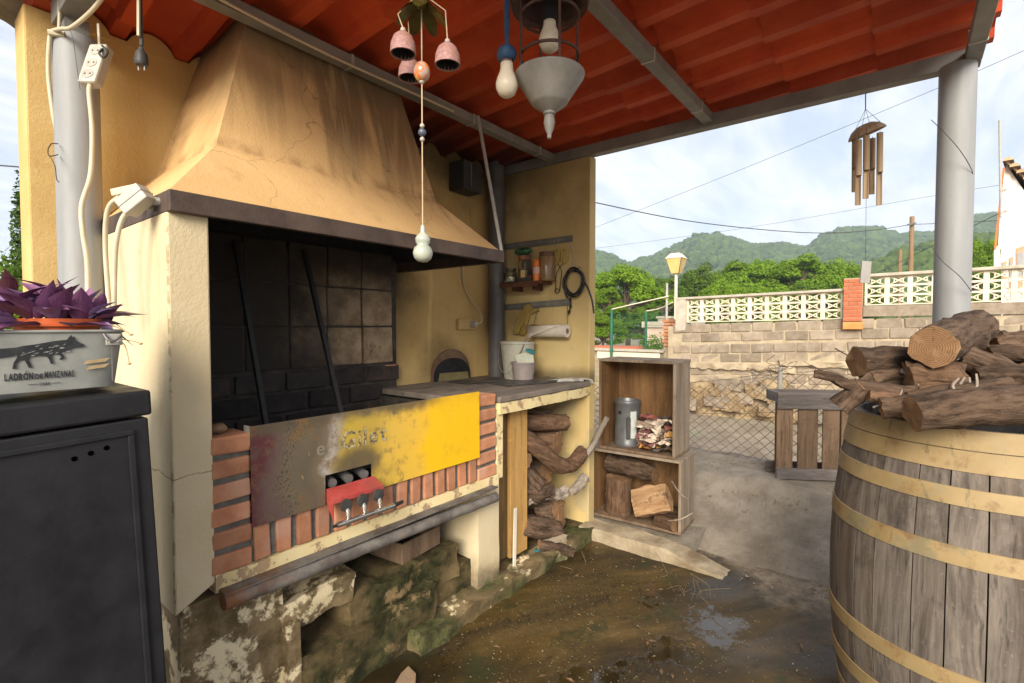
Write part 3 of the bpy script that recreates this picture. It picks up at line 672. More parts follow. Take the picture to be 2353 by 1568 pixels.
# ================================================================== yellow panel, gas burner
def _panel():
    n = NT('scorched_yellow_enamel'); p = n.pos(); s = n.sep(p)
    t = n.m('DIVIDE', n.m('SUBTRACT', s[0], .69), 1.02)
    t = n.m('ADD', t, n.m('MULTIPLY', n.m('SUBTRACT', n.noise(p, 9, 5, .6), .5), .13)); t = n.m('ADD', t, n.m('MULTIPLY', n.m('ABSOLUTE', n.m('SUBTRACT', s[2], .80)), -.22))
    c = n.ramp(t, [(0, (.10, .024, .030)), (.04, (.12, .075, .066)), (.10, (.15, .118, .075)), (.17, (.115, .09, .06)), (.215, (.16, .125, .08)), (.24, (.38, .335, .30)), (.265, (.33, .27, .15)), (.285, (.46, .32, .04)), (.40, (.44, .30, .05)), (.50, (.62, .40, .06)), (.62, (.72, .44, .05)), (.68, (.82, .48, .010)), (1, (.82, .47, .006))])
    gr = n.m('MULTIPLY', n.mr(n.noise(p, 15, 6, .72), .50, .68), n.mr(t, .50, .70, .75, .05)); c = n.mix(gr, c, (.12, .095, .06))
    dx = n.m('MULTIPLY', n.m('SUBTRACT', s[0], 1.06), .75); dz = n.m('SUBTRACT', s[2], .80); q = n.m('SQRT', n.m('ADD', n.m('MULTIPLY', dx, dx), n.m('MULTIPLY', dz, dz)))
    c = n.mix(n.mr(n.m('ADD', q, n.m('MULTIPLY', n.noise(p, 10, 5), .06)), .07, .125, .85, 0), c, (.07, .058, .045))
    tp = n.m('MULTIPLY', n.mr(n.m('ADD', s[2], n.m('MULTIPLY', n.noise(p, 12, 5), .08)), .985, 1.03), n.mr(t, .6, .8, 1, .15)); c = n.mix(n.m('MULTIPLY', tp, .9), c, (.09, .07, .045))
    dk = n.m('MULTIPLY', n.mr(n.m('ABSOLUTE', n.m('SUBTRACT', t, .09)), .0, .05, 1, 0), n.mr(n.noise(p, 170, 3, .6), .52, .60)); c = n.mix(n.m('MULTIPLY', dk, .7), c, (.018, .014, .012))
    c = n.mix(n.m('MULTIPLY', n.mr(n.noise(p, 11, 7, .74), .52, .66, 0, .8), n.mr(t, .22, .50, 1, .25)), c, n.mix(n.noise(p, 60, 3), (.10, .05, .02), (.26, .15, .05)))
    fr = n.mr(n.noise(p, 42, 3, .5), .74, .78); c = n.mix(n.m('MULTIPLY', fr, n.mr(t, .35, .45, .8, .0)), c, (.5, .3, .12))
    return n.done(c, n.mr(t, .4, .8, .62, .38), 0, n.bump(n.noise(p, 55, 4), .12, .002), .4)
M['panel'] = _panel()
pan = empty('scorched_board', (1.2, YF-.03, .69), 'long scorched yellow metal panel lettered e Gilet, leaning against the brick surround', 'board')
b = MB(); b.prism([(.688, .692), (.930, .692), (.930, .793), (1.119, .793), (1.119, .692), (1.712, .692), (1.710, .998), (.686, .998)], (0, YF-.009, 0), (1, 0, 0), (0, 0, 1), .004)
b.build('sheet', M['panel'], pan)
b = MB(); b.box((.686, YF-.0088, .94), (.690, YF+.03, .9975)); b.build('folded_edge', M['galv'], pan)
def letters(txt, org, ax, ay, size, th, mat, parent, bold=.0, xs=1.0, gap=.0, name='letter'):
    org, ax, ay = Vector(org), Vector(ax).normalized(), Vector(ay).normalized(); az = ax.cross(ay); x = 0
    for ch in txt:
        if ch == ' ': x += size*.30*xs; continue
        vs, fs = text_mesh(ch, size, th, bold, xs)
        x0 = min(v.x for v in vs); x1 = max(v.x for v in vs)
        MB().add([org+ax*(v.x-x0+x)+ay*v.y+az*v.z for v in vs], fs).build(name, mat, parent)
        x += (x1-x0)+gap
def worn(name, c, cover, frac):
    n = NT(name); p = n.pos(); k = n.mr(n.noise(p, 85, 5, .7), frac-.02, frac+.04)
    return n.done(n.mix(k, n.mix(n.noise(p, 30), c, tuple(x*.7 for x in c)), cover), .7)
letters('e', (.900, YF-.0142, .866), (1, 0, 0), (0, 0, 1), .070, .001, worn('faded_lilac_letter', (.26, .23, .16), (.34, .27, .1), .6), pan, .0006)
letters('Gilet', (.995, YF-.0142, .868), (1, 0, 0), (0, 0, 1), .088, .001, worn('flaking_letter', (.13, .105, .06), (.44, .36, .20), .50), pan, .001, .94, .013)
gb = empty('gas_burner', (1.02, 1.49, .70), 'three-knob gas burner with red bracket and chrome supply bar in the panel cut-out', 'burner')
M['redpaint'] = simple('worn_red_paint', (.36, .045, .04), (.48, .09, .075), 16, .5, .2, 90, c3=(.30, .06, .05))
M['blackplastic'] = simple('dusty_black_plastic', (.028, .026, .026), (.05, .048, .046), 20, .6, .15, 100)
M['chrome'] = simple('dull_chrome', (.55, .52, .47), (.68, .65, .60), 10, .22, .05, 60, metal=.9)
M['greysteel'] = simple('burnt_steel', (.09, .085, .085), (.16, .15, .145), 10, .5, .2, 80)
b = MB(); b.hexa([Vector(p) for p in ((.928, 1.488, .716), (1.132, 1.488, .716), (1.126, YF-.012, .742), (.934, YF-.012, .742), (.928, 1.488, .719), (1.132, 1.488, .719), (1.126, YF-.012, .745), (.934, YF-.012, .745))])
b.box((.928, 1.4865, .706), (1.132, 1.489, .719)); b.hexa([Vector(p) for p in ((.928, 1.489, .650), (.931, 1.489, .650), (.937, YF-.012, .70), (.934, YF-.012, .70), (.928, 1.489, .716), (.931, 1.489, .716), (.937, YF-.012, .744), (.934, YF-.012, .744))])
b.build('bracket', M['redpaint'], gb)
for i, x in enumerate((.965, 1.03, 1.095)):
    MB().cyl((x, YF+.0, .755), (x+.02, YF+.14, .775), .0165, .015, 14).build('burner_tube', M['greysteel'], gb, auto=40)
    k = MB(); pr = [(.0001, 0), (.010, 0), (.0105, .012), (.0215, .013), (.0215, .022), (.0001, .024)]
    k.lathe(pr, (x, 1.4862, .696), 16, Matrix.Rotation(math.pi/2, 3, 'X')); k.build('knob', M['blackplastic'], gb, auto=40)
    MB().tube([(x+.002, 1.474, .690), (x+.003, 1.466, .672), (x+.004, 1.462, .652)], [.009, .009, .006], 10).build('valve', M['chrome'], gb, auto=50)
MB().cyl((.925, 1.462, .642), (1.158, 1.462, .642), .0095, .0095, 14).build('supply_bar', M['chrome'], gb, auto=40)
MB().cyl((.912, 1.462, .642), (.925, 1.462, .642), .005, .005, 10).build('nipple', M['ironrod'], gb)
MB().cyl((1.158, 1.462, .642), (1.20, 1.463, .645), .0085, .006, 12).build('end_cap', M['ironrod'], gb)

# walnut left on top of the brick column
b = MB().ball((.622, 1.60, .995), .017, 10, (1.5, 1, .85)).jitter(.004, 60, 2)
b.build('walnut', simple('walnut_shell', (.16, .09, .045), (.27, .17, .09), 60, .7, .6, 150), smooth=True, label='brown walnut lying on top of the left brick column', cat='nut')
# ================================================================== tiled canopy roof
roof = empty('canopy_roof', (1.6, .9, 2.36), 'red clay tiled canopy roof on grey steel rafters over the patio kitchen', 'roof')
SL = -.016
def roof_z(y): return 2.441 + SL*(y-1.8) - max(0, y-1.72)*.085
PT, CL = .205, .345
prof = []
NS = 18
for i in range(NS+1):
    x = -PT/2+(PT+.022)*i/NS; ph = (x+PT/2)/PT % 1.0
    # wide vault, then a narrow flat rib hanging below it
    z = -.004+.034*math.sin(math.pi*ph/.72)**.6 if ph < .72 else -.026
    prof.append((x, z))
b = MB(); L0, L1 = -CL/2-.035, CL/2
vs = []
for th in (0, .014):
    for y, dz in ((L0, .0155), (L1, .0)):
        for x, z in prof: vs.append((x, y, z+dz+th))
n = NS+1; fs = []
for k in range(NS):
    fs += [(k, n+k, n+k+1, k+1), (2*n+k, 2*n+k+1, 3*n+k+1, 3*n+k)]
    fs += [(k, k+1, 2*n+k+1, 2*n+k), (n+k, 3*n+k, 3*n+k+1, n+k+1)]
fs += [(0, 2*n, 3*n, n), (n-1, 2*n-1, 4*n-1, 3*n-1)]
tile = b.add(vs, fs).build('roof_tile', M['tile'], roof, auto=35)
mats = []; sl = math.atan(SL)
for i in range(13):
    for j in range(8):
        x = .30+i*PT; y = 2.365-j*CL
        mats.append(TRS((x+rnd.uniform(-.002, .002), y+rnd.uniform(-.004, .004), roof_z(y)+rnd.uniform(-.002, .002)), (sl if y < 1.7 else sl-.085, rnd.uniform(-.008, .008), rnd.uniform(-.006, .006))))
place(tile, roof, mats)
# steel frame: rafters along the fireplace, edge beam over the end wall, beam from the left post
rf = [(1.815, 2.355, 2.400), (.84, 2.365, 2.412), (-.19, 2.352, 2.40)]
for yy, z0, z1 in rf:
    MB().box((.36, yy-.026, z0), (2.735, yy+.026, z1)).build('rafter', M['steel'], roof, bevel=.003)
    for xx in (1.22, 1.95, 2.55):
        c = MB(); c.box((xx, yy-.028, z0-.002), (xx+.012, yy+.028, z1+.002)); c.build('strap', M['galv'], roof)
    for xx in (1.10, 1.72, 2.12, 2.42):
        c = MB(); zt = roof_z(yy)-.012
        if zt-z1 > .012:
            c.add([(xx, yy+.01, z1), (xx+.028, yy+.01, z1), (xx+.028, yy+.016, z1), (xx, yy+.016, z1), (xx-.006, yy+.012, zt), (xx+.034, yy+.012, zt), (xx+.034, yy+.018, zt), (xx-.006, yy+.018, zt)], [(0,3,2,1),(4,5,6,7),(0,1,5,4),(1,2,6,5),(2,3,7,6),(3,0,4,7)])
            c.build('tile_bracket', M['galv'], roof)
        else:
            c.box((xx, yy-.034, z1-.03), (xx+.03, yy-.027, z1+.012)); c.build('tile_bracket', M['galv'], roof)
MB().box((2.737, -.215, 2.349), (2.80, 2.46, 2.414)).build('edge_beam', M['steel'], roof, bevel=.003)
MB().box((.385, -.5, 2.300), (.445, 2.25, 2.372)).build('side_beam', M['steel'], roof, bevel=.003)
MB().box((.445, 2.20, 2.295), (2.737, 2.26, 2.345)).build('wall_beam', M['soot'], roof) if False else None
pr_l = [(.060, 0), (.060, 2.24)]
for (px, py, h, lb) in ((.432, 2.175, 2.245, 'round grey steel post between the back wall and the barbecue pier, cables hanging beside it'),
                        (2.745, -.145, 2.352, 'round grey steel post at the outer corner of the canopy behind the barrel')):
    po = empty('steel_post', (px, py, 0), lb, 'post', 'round posts carrying the canopy')
    MB().cyl((px, py, -.02), (px, py, h), .060, .060, 40).build('shaft', M['post'], po, auto=50)
    MB().cyl((px, py, h-.006), (px, py, h+.004), .057, .057, 32).build('cap_plate', M['steel'], po, auto=50)
    if h < 2.3: MB().box((px-.03, py-.03, h), (px+.03, py+.03, 2.302)).build('bearing', M['steel'], po)
# downpipe in the corner and black speaker box
MB().cyl((2.63, 2.205, .95), (2.63, 2.205, 2.40), .056, .056, 28).build('downpipe', M['darkpipe'], auto=50, label='dark grey drainpipe standing in the corner behind the worktop', cat='pipe')
sp_ = empty('speaker', (2.37, 2.24, 2.15), 'small black loudspeaker box fixed high on the sooty back wall', 'speaker')
MB().box((2.275, 2.175, 2.155), (2.455, YB, 2.335), rot=Matrix.Rotation(.05, 3, 'Z')).build('cabinet', M['blackplastic'], sp_, bevel=.006)
MB().box((2.335, 2.166, 2.17), (2.345, 2.172, 2.32), rot=Matrix.Rotation(.05, 3, 'Z')).build('trim', M['greysteel'], sp_)
# ================================================================== black cabinet, cider tub, purple plant
M['cabinet'] = simple('scuffed_black_steel', (.0075, .0075, .009), (.015, .015, .018), 7, .5, .14, 90, c3=(.028, .027, .029), spec=.35)
M['hole'] = simple('dark_hole', (.0005, .0005, .0005), (.001, .001, .001), 5, 1, 0, spec=0.0)
cabRot = Matrix.Translation((.37, 1.30, 1.162)) @ Matrix.Rotation(R_(-2.3), 4, 'Y') @ Matrix.Translation((-.37, -1.30, -1.162))
cb_ = empty('metal_cabinet', (.1, 1.45, 0), 'scuffed black steel storage cabinet beside the plastered pier, tub on top', 'cabinet')
def cab(b, name, mat=None, bevel=.004, parent=None):
    b.v = [cabRot @ p for p in b.v]; return b.build(name, mat or M['cabinet'], parent or cb_, bevel=bevel)
cab(MB().box((-.45, 1.318, 0), (.362, 1.66, 1.10)), 'body')
cab(MB().box((-.46, 1.298, 1.105), (.37, 1.665, 1.160)), 'top_board', None, .006)
d_ = MB(); d_.box((-.44, 1.300, 0.0), (.362, 1.316, 1.100)); door = cab(d_, 'door', None, .004)
fr = MB(); fr.box((-.44, 1.294, 1.068), (.334, 1.301, 1.080)); fr.box((.322, 1.294, .0), (.334, 1.301, 1.068)); cab(fr, 'raised_panel_edge', None, .002, door)
for x, z in ((.234, 1.040), (.260, 1.045), (.286, 1.050)):
    cab(MB().cyl((x, 1.2988, z), (x, 1.3025, z), .0052, .0048, 12), 'vent_hole', M['hole'], 0, door)
# galvanised cider tub
M['tub'] = simple('weathered_zinc', (.22, .225, .21), (.33, .335, .31), 9, .6, .1, 70, c3=(.27, .25, .20))
TZ = 1.171
tub = empty('cider_tub', (.14, 1.42, TZ), 'oval zinc cider tub printed with a black running fox, holding a flowerpot', 'tub')
def oval(x0, x1, y0, y1, z, n=40, p=7.0):
    cx, cy, rx, ry = (x0+x1)/2, (y0+y1)/2, (x1-x0)/2, (y1-y0)/2; out = []
    for k in range(n):
        t = 2*math.pi*k/n; c, s = math.cos(t), math.sin(t)
        out.append(Vector((cx+rx*math.copysign(abs(c)**(2/p), c), cy+ry*math.copysign(abs(s)**(2/p), s), z)))
    return out
def loft(b, rings, close=False):
    n = len(rings[0]); b.add([p for r in rings for p in r], [(i*n+k, i*n+(k+1) % n, (i+1)*n+(k+1) % n, (i+1)*n+k) for i in range(len(rings)-1) for k in range(n)]); return b
TX0, TX1 = -.10, .336
b = MB(); loft(b, [oval(TX0, TX1-.012, 1.335, 1.53, TZ), oval(TX0-.02, TX1+.003, 1.322, 1.545, TZ+.118), oval(TX0-.014, TX1-.003, 1.328, 1.539, TZ+.118), oval(TX0+.006, TX1-.018, 1.341, 1.524, TZ+.006)])
b.add(oval(TX0, TX1-.012, 1.335, 1.53, TZ+.001), [tuple(range(40))]); b.build('shell', M['tub'], tub, auto=40)
rim_ = oval(TX0-.021, TX1+.004, 1.321, 1.546, TZ+.118); MB().tube(rim_+[rim_[0]], .0032, 8).build('rolled_rim', M['tub'], tub, auto=60)
MB().box((.298, 1.3185, TZ+.088), (.327, 1.3215, TZ+.112)).build('handle_plate', M['galv'], tub, bevel=.002)
for dx in (0, .014): MB().ball((.305+dx, 1.318, TZ+.095), .0026, 6).build('rivet', M['galv'], tub)
MB().tube(curve_path([(.295, 1.318, TZ+.112), (.300, 1.310, TZ+.10), (.312, 1.309, TZ+.098), (.325, 1.318, TZ+.11)], 4), .0026, 6).build('handle', M['greysteel'], tub)
MB().box((.308, 1.3215, TZ+.012), (.3095, 1.3245, TZ+.10)).build('seam', M['greysteel'], tub)
M['ink'] = simple('black_print', (.012, .013, .016), (.03, .032, .037), 60, .7, 0)
FX, FZ = .000204, .00027
fox = [(-150,985),(-120,955),(-60,940),(0,940),(100,935),(140,925),(230,915),(290,905),(350,895),(400,890),(455,885),(478,858),(490,850),(495,868),(514,864),(518,885),(545,905),(588,925),(585,940),(550,945),(520,945),(500,950),(470,968),(440,975),(410,985),(430,1000),(438,1020),(420,1035),(400,1033),(402,1022),(412,1018),(405,1000),(370,990),(345,1000),(350,1030),(358,1060),(335,1062),(325,1030),(310,1005),(250,1000),(190,1005),(180,1030),(200,1070),(205,1082),(182,1084),(165,1050),(150,1020),(120,1030),(100,1050),(98,1085),(70,1087),(72,1075),(80,1040),(100,1010),(105,985),(70,995),(0,1005),(-70,1005)]
tn = Vector((0, math.cos(.11), math.sin(.11))); tz = Vector((0, -math.sin(.11), math.cos(.11)))  # the tub wall flares outwards
tz = (Vector((0, 1.322, TZ+.118))-Vector((0, 1.335, TZ))).normalized()
def on_tub(x, h): return Vector((x, 1.335, TZ)) + tz*h + Vector((0, -.0012, 0))
b = MB(); b.prism([(x*FX, (1240-y)*FZ) for x, y in fox], on_tub(.144, .006), (1, 0, 0), tz, .0006)
b.build('fox_print', M['ink'], tub)
b = MB(); rr = random.Random(3)
for i in range(26):
    x = rr.uniform(120, 470); yb = 912+(470-x)*.06; y = rr.uniform(yb, yb+70); l = rr.uniform(14, 30)
    b.prism([(px*FX, (1240-py)*FZ) for px, py in ((x, y), (x+l, y-6), (x+l+2, y-3), (x+2, y+4))], on_tub(.144, .006)+Vector((0, -.0009, 0)), (1, 0, 0), tz, .0003)
b.build('fox_fur_print', M['tub'], tub)
def fitted(txt, x0, x1, h, size, bold, gap):
    vs_ = [text_mesh(c, size, .0006, bold)[0] for c in txt]; wsum = sum(max(v.x for v in q)-min(v.x for v in q) for q in vs_)
    letters(txt, on_tub(x0, h), (1, 0, 0), tz, size, .0006, M['ink'], tub, bold, ((x1-x0)-gap*(len(txt)-1))/wsum, gap)
fitted('LADRON', .1475, .1870, .0255, .0185, .0006, .0010)
MB().prism([(0, 0), (.0014, 0), (.0032, .0024), (.0016, .0024)], on_tub(.1762, .0398), (1, 0, 0), tz, .0006).build('letter', M['ink'], tub)
fitted('DE', .1900, .2010, .0260, .0135, .0004, .0009)
fitted('MANZANAS', .2035, .2475, .0262, .0190, .0002, .0012)
fitted('CIDER', .1960, .2110, .0125, .0075, .0001, .0016)
for x in (.180, .2135): MB().prism([(0, 0), (.014, 0), (.014, .0008), (0, .0008)], on_tub(x, .0150), (1, 0, 0), tz, .0005).build('printed_rule', M['ink'], tub)
M['tape'] = simple('brown_tape_residue', (.36, .25, .12), (.44, .34, .2), 40, .8, .1, 90)
for k, (x0, h0, w) in enumerate(((.262, .050, .045), (.266, .038, .040))): MB().prism([(0, 0), (w*.8, .004), (w, .012), (.006, .008)], on_tub(x0, h0), (1, 0, 0), tz, .0004).build('tape_residue', M['tape'], tub)
# flowerpot with purple spiderwort
M['pot'] = simple('orange_plastic_pot', (.52, .085, .015), (.62, .12, .025), 8, .42, .05, 60)
def _leaf():
    n = NT('purple_leaf'); p = n.obj(); s = n.sep(p); r = n.rand()
    c = n.mix(n.mr(n.noise(n.vm('MULTIPLY', p, (1, 8, 1)), 9, 3), .35, .65), (.15, .045, .115), (.25, .105, .22))
    c = n.mix(n.mr(r, .62, .75), c, n.mix(n.noise(p, 9), (.22, .14, .27), (.32, .23, .42)))
    c = n.mix(n.mr(r, .0, .18, 1, 0), c, (.17, .06, .055))
    c = n.mix(n.mr(n.m('ABSOLUTE', s[1]), .0, .02, .45, 0), c, (.26, .12, .22))
    return n.done(c, .45, 0, n.bump(n.noise(n.vm('MULTIPLY', p, (2, 30, 1)), 6, 3), .25, .004))
M['leaf'] = _leaf()
pot = empty('flowerpot', (.17, 1.43, TZ+.07), 'orange plastic flowerpot full of purple pointed leaves, set in the zinc tub', 'plant')
b = MB(); b.lathe([(.052, 0), (.070, .072), (.077, .072), (.078, .088), (.072, .088), (.069, .06), (.0005, .058)], (.243, 1.432, TZ+.056), 36); b.build('pot', M['pot'], pot, auto=35)
MB().lathe([(.069, .0), (.04, .006), (.0005, .008)], (.243, 1.432, TZ+.121), 20).jitter(.003, 40).build('soil', simple('potting_soil', (.03, .02, .013), (.06, .04, .025), 40), pot)
leaf_protos = []
for curl, wv in ((.10, .0), (.34, .05), (.62, -.05), (-.15, .04)):
    b = MB(); NL = 9; vs = []
    for i in range(NL+1):
        t = i/NL; w = .195*(math.sin(math.pi*min(1, t*1.02)**.72)**.85) if 0 < t < 1 else (.06 if t == 0 else 0.004)
        z = -curl*t*t; yo = wv*math.sin(t*4.5); f_ = .55*(1-.5*t)
        vs += [(t, yo-w, z+w*f_), (t, yo-w*.5, z+w*f_*.35), (t, yo, z), (t, yo+w*.5, z+w*f_*.35), (t, yo+w, z+w*f_)]
    leaf_protos.append(b.add(vs, [(i*5+k, i*5+k+1, (i+1)*5+k+1, (i+1)*5+k) for i in range(NL) for k in range(4)]).build('leaf', M['leaf'], pot, smooth=True))
mats = []; rr = random.Random(11)
cx, cy, cz = .232, 1.425, TZ+.132
for st in range(20):                      # shoots, each a rosette of pointed leaves
    a = rr.uniform(0, 6.28); rad = rr.uniform(.0, .085); bx, by = cx+rad*math.cos(a)*1.15-.01, cy+rad*math.sin(a)*.8; bz = cz+rr.uniform(-.01, .035)*(1.2-rad*6)
    for k in range(rr.choice((3, 4, 5))):
        az = a + rr.uniform(-1.7, 1.7) if rad > .05 else rr.uniform(0, 6.28)
        el = rr.uniform(-.1, 1.15); l = rr.uniform(.055, .098)
        mats.append(TRS((bx, by, bz+k*.006), (rr.uniform(-.5, .5), -el, az), (l, l*rr.uniform(.9, 1.35), l)))
for az, el, l, bx, by, bz in ((-.35, .22, .085, .300, 1.365, cz+.012), (-.1, .42, .07, .295, 1.385, cz+.01), (-1.25, -.95, .050, .305, 1.350, cz+.004), (-1.0, .1, .055, .295, 1.36, cz+.012), (-.8, .6, .06, .285, 1.37, cz+.02), (.3, .8, .06, .29, 1.40, cz+.01),
        (-1.9, .75, .085, .225, 1.37, cz+.01), (-1.1, .9, .09, .205, 1.38, cz+.01), (-2.6, .5, .085, .185, 1.36, cz+.01), (-2.75, .1, .10, .20, 1.352, cz-.003), (-1.55, 1.25, .10, .235, 1.39, cz), (-2.0, .0, .06, .25, 1.352, cz-.004), (-.6, .05, .07, .258, 1.348, cz-.002),
        (-2.9, .3, .10, .17, 1.37, cz+.005), (3.0, .25, .11, .16, 1.39, cz+.01), (-2.4, .15, .08, .16, 1.36, cz), (-1.7, 1.0, .09, .27, 1.385, cz+.005), (-2.2, .9, .09, .19, 1.39, cz+.01)):
    mats.append(TRS((bx, by, bz), (0, -el, az), (l, l*1.2, l)))
for q_, lf in enumerate(leaf_protos): place(lf, pot, mats[q_::4])
M['dryleaf'] = simple('dry_straw', (.36, .24, .11), (.50, .36, .18), 20, .8, 0)
b = MB()
for k in range(7):
    p = Vector((.285+rr.uniform(-.03, .02), 1.46+rr.uniform(-.03, .03), cz+.01)); q = [p]
    for i in range(4): p = p+Vector((rr.uniform(-.02, .025), rr.uniform(-.02, .02), rr.uniform(.005, .032))); q.append(p)
    b.tube(q, .0007, 4, False)
for st in ([(.318, 1.34, cz-.03), (.332, 1.325, cz-.045), (.338, 1.32, cz-.085)], [(.312, 1.34, cz+.0), (.33, 1.325, cz-.012), (.342, 1.318, cz-.022)], [(.32, 1.33, cz-.03), (.345, 1.32, cz-.036), (.358, 1.315, cz-.042)]):
    b.tube(curve_path(st, 4), .0010, 5, False); b.ball(st[-1], .0035, 6, (1.2, 1, .7))
b.build('dry_stem', M['dryleaf'], pot, kind='stuff')

# ================================================================== cables and sockets on the left
M['ivory'] = simple('yellowed_cable', (.47, .41, .28), (.55, .49, .36), 9, .5, 0)
M['whiteplast'] = simple('dusty_white_plastic', (.42, .39, .34), (.52, .49, .43), 8, .45, .05)
def cable(name, pts, r, mat, label, n=8, cat='cable', parent=None):
    b = MB().tube(curve_path(pts, n), r, 7); return b.build(name, mat, parent, smooth=True, label=label, cat=cat)
S = lambda u, v, s: at(u, v, s=s)
cable('power_cable', [S(250, -25, 1.50), S(210, 25, 1.52), S(165, 62, 1.55), S(140, 66, 1.57), S(118, 75, 1.59), S(112, 120, 1.60), S(112, 180, 1.61), S(122, 260, 1.62), S(134, 320, 1.64)], .0062, M['ivory'], 'thick ivory cable bent over the top of the left post and running down beside it')
cable('power_cable', [S(137, 0, 1.60), S(136, 60, 1.60), S(131, 110, 1.61), S(128, 180, 1.62), S(136, 290, 1.64)], .0050, M['ivory'], 'thin ivory cable hanging straight down behind the bent cable at the post')
b = MB().cyl(S(112, 74, 1.585), S(150, 80, 1.60), .010, .010, 8); b.build('cable_clip', M['ivory'], label='ivory cable clip at the top of the left post', cat='clip')
strip = empty('power_strip', S(222, 155, 1.62), 'dusty white extension socket strip hanging from a cord in front of the left post', 'socket')
c0, c1 = S(232, 118, 1.60), S(208, 190, 1.56); dd = (c1-c0)
ax = Vector((math.sin(YAW), -math.cos(YAW), 0)); nn = dd.normalized().cross(ax).normalized(); ax2 = nn.cross(dd.normalized())
b = MB(); b.bar(c0-dd*.12, c1+dd*.08, .056, .034, up=nn); b.build('housing', M['whiteplast'], strip, bevel=.006)
for q in (.12, .50, .85):
    p = c0+dd*q - nn*0
    face = nn if nn.dot(CAM-p) > 0 else -nn
    k = MB(); k.cyl(p+face*.0172, p+face*.0185, .017, .017, 18); k.build('socket_ring', simple('socket_shadow', (.34, .31, .27), (.42, .39, .34), 8), strip)
    k = MB()
    for sgn in (-1, 1): k.cyl(p+ax2*.008*sgn+face*.018, p+ax2*.008*sgn+face*.0190, .0028, .0028, 8)
    k.build('socket_hole', M['soot'], strip)  # black discs painted for the shade inside the pin holes
MB().tube(curve_path([S(236, 112, 1.58), S(228, 122, 1.56), S(238, 132, 1.56), S(247, 118, 1.58), S(234, 104, 1.58)], 5), .0035, 6).build('cord_tie', M['blackplastic'], strip)
MB().tube([S(226, 55, 1.60), S(229, 110, 1.595)], .0045, 6).build('hanging_cord', M['ivory'], strip)
MB().tube(curve_path([c1+dd*.05, S(205, 215, 1.54), S(212, 300, 1.52), S(208, 400, 1.50), S(188, 470, 1.48), S(190, 530, 1.47), S(200, 600, 1.46), S(202, 680, 1.45), S(205, 720, 1.45)], 8), .0068, 8).build('lead', M['ivory'], strip, smooth=True)
adp = empty('cable_adaptor', at(315, 462, s=1.30), 'white block adaptor with two ivory leads resting on the left slope of the hood', 'adaptor')
ac = S(312, 460, 1.33); R1 = Matrix.Rotation(R_(38.2-90), 3, 'Z') @ Matrix.Rotation(R_(-38), 3, 'Y')
MB().box(ac-Vector((.038, .022, .024)), ac+Vector((.038, .022, .024)), rot=R1).build('block', M['whiteplast'], adp, bevel=.004)
MB().box(ac-Vector((.0385, .0226, .001)), ac+Vector((.0385, .0226, .001)), rot=R1).build('seam', M['greysteel'], adp)
a2 = S(290, 438, 1.36); MB().box(a2-Vector((.035, .012, .010)), a2+Vector((.035, .012, .010)), rot=Matrix.Rotation(R_(-51.8), 3, 'Z') @ Matrix.Rotation(R_(-12), 3, 'Y')).build('plug', M['ivory'], adp, bevel=.003)
MB().tube(curve_path([S(275, 452, 1.35), S(252, 472, 1.36), S(243, 510, 1.37), S(242, 570, 1.38), S(246, 640, 1.38), S(252, 720, 1.38)], 6), .0062, 8).build('lead', M['ivory'], adp, smooth=True)
MB().tube(curve_path([S(300, 482, 1.33), S(282, 500, 1.33), S(270, 540, 1.33), S(264, 600, 1.34), S(262, 720, 1.35)], 6), .0062, 8).build('lead', M['ivory'], adp, smooth=True)
pl = empty('power_plug', S(326, 120, 1.45), 'black two-pin mains plug dangling on a black cord in front of the ochre wall', 'plug')
MB().tube([S(322, -20, 1.45), S(325, 105, 1.45)], .0050, 8).build('cord', M['blackplastic'], pl)
b = MB(); q = S(325, 150, 1.45); b.lathe([(.005, .052), (.008, .044), (.0145, .034), (.0175, .014), (.0175, .006), (.015, .0), (.0005, 0)], q, 16); b.build('body', M['blackplastic'], pl, auto=40)
for s_ in (-1, 1): MB().cyl(q+ax*.0085*s_, q+ax*.0085*s_-Vector((0, 0, .014)), .0024, .0022, 8).build('pin', M['chrome'], pl)
MB().tube([S(318, -20, 1.44), S(318, 82, 1.44)], .0045, 6).build('power_cable', M['ivory'], label='short straight ivory cable end hanging beside the black plug', cat='cable')
cable('cord', [(.445, 1.775, 2.385)]+[Vector((.47+.33*i, 1.775, 2.352+.006*math.sin(i*2.1))) for i in range(1, 5)], .0055, M['ivory'], 'cream cord strung along the rafter in front of the hood')
# zip tie at the post
cable('zip_tie', [S(133, 330, 1.60), S(118, 330, 1.57), S(110, 345, 1.56), S(114, 358, 1.56), S(133, 355, 1.60)], .0016, M['blackplastic'], 'black zip tie looped round the left post', cat='zip tie')
cable('thin_wire', [S(114, 358, 1.56), S(126, 380, 1.56), S(130, 410, 1.57), S(136, 418, 1.58)], .0013, M['blackplastic'], 'loose tail of black wire hanging below the zip tie', cat='wire')
cable('thin_wire', [S(160, 66, 1.53), S(168, 90, 1.53), S(175, 140, 1.53), S(184, 205, 1.54)], .0008, M['blackplastic'], 'fine dark wire dangling over the top of the left post', cat='wire')

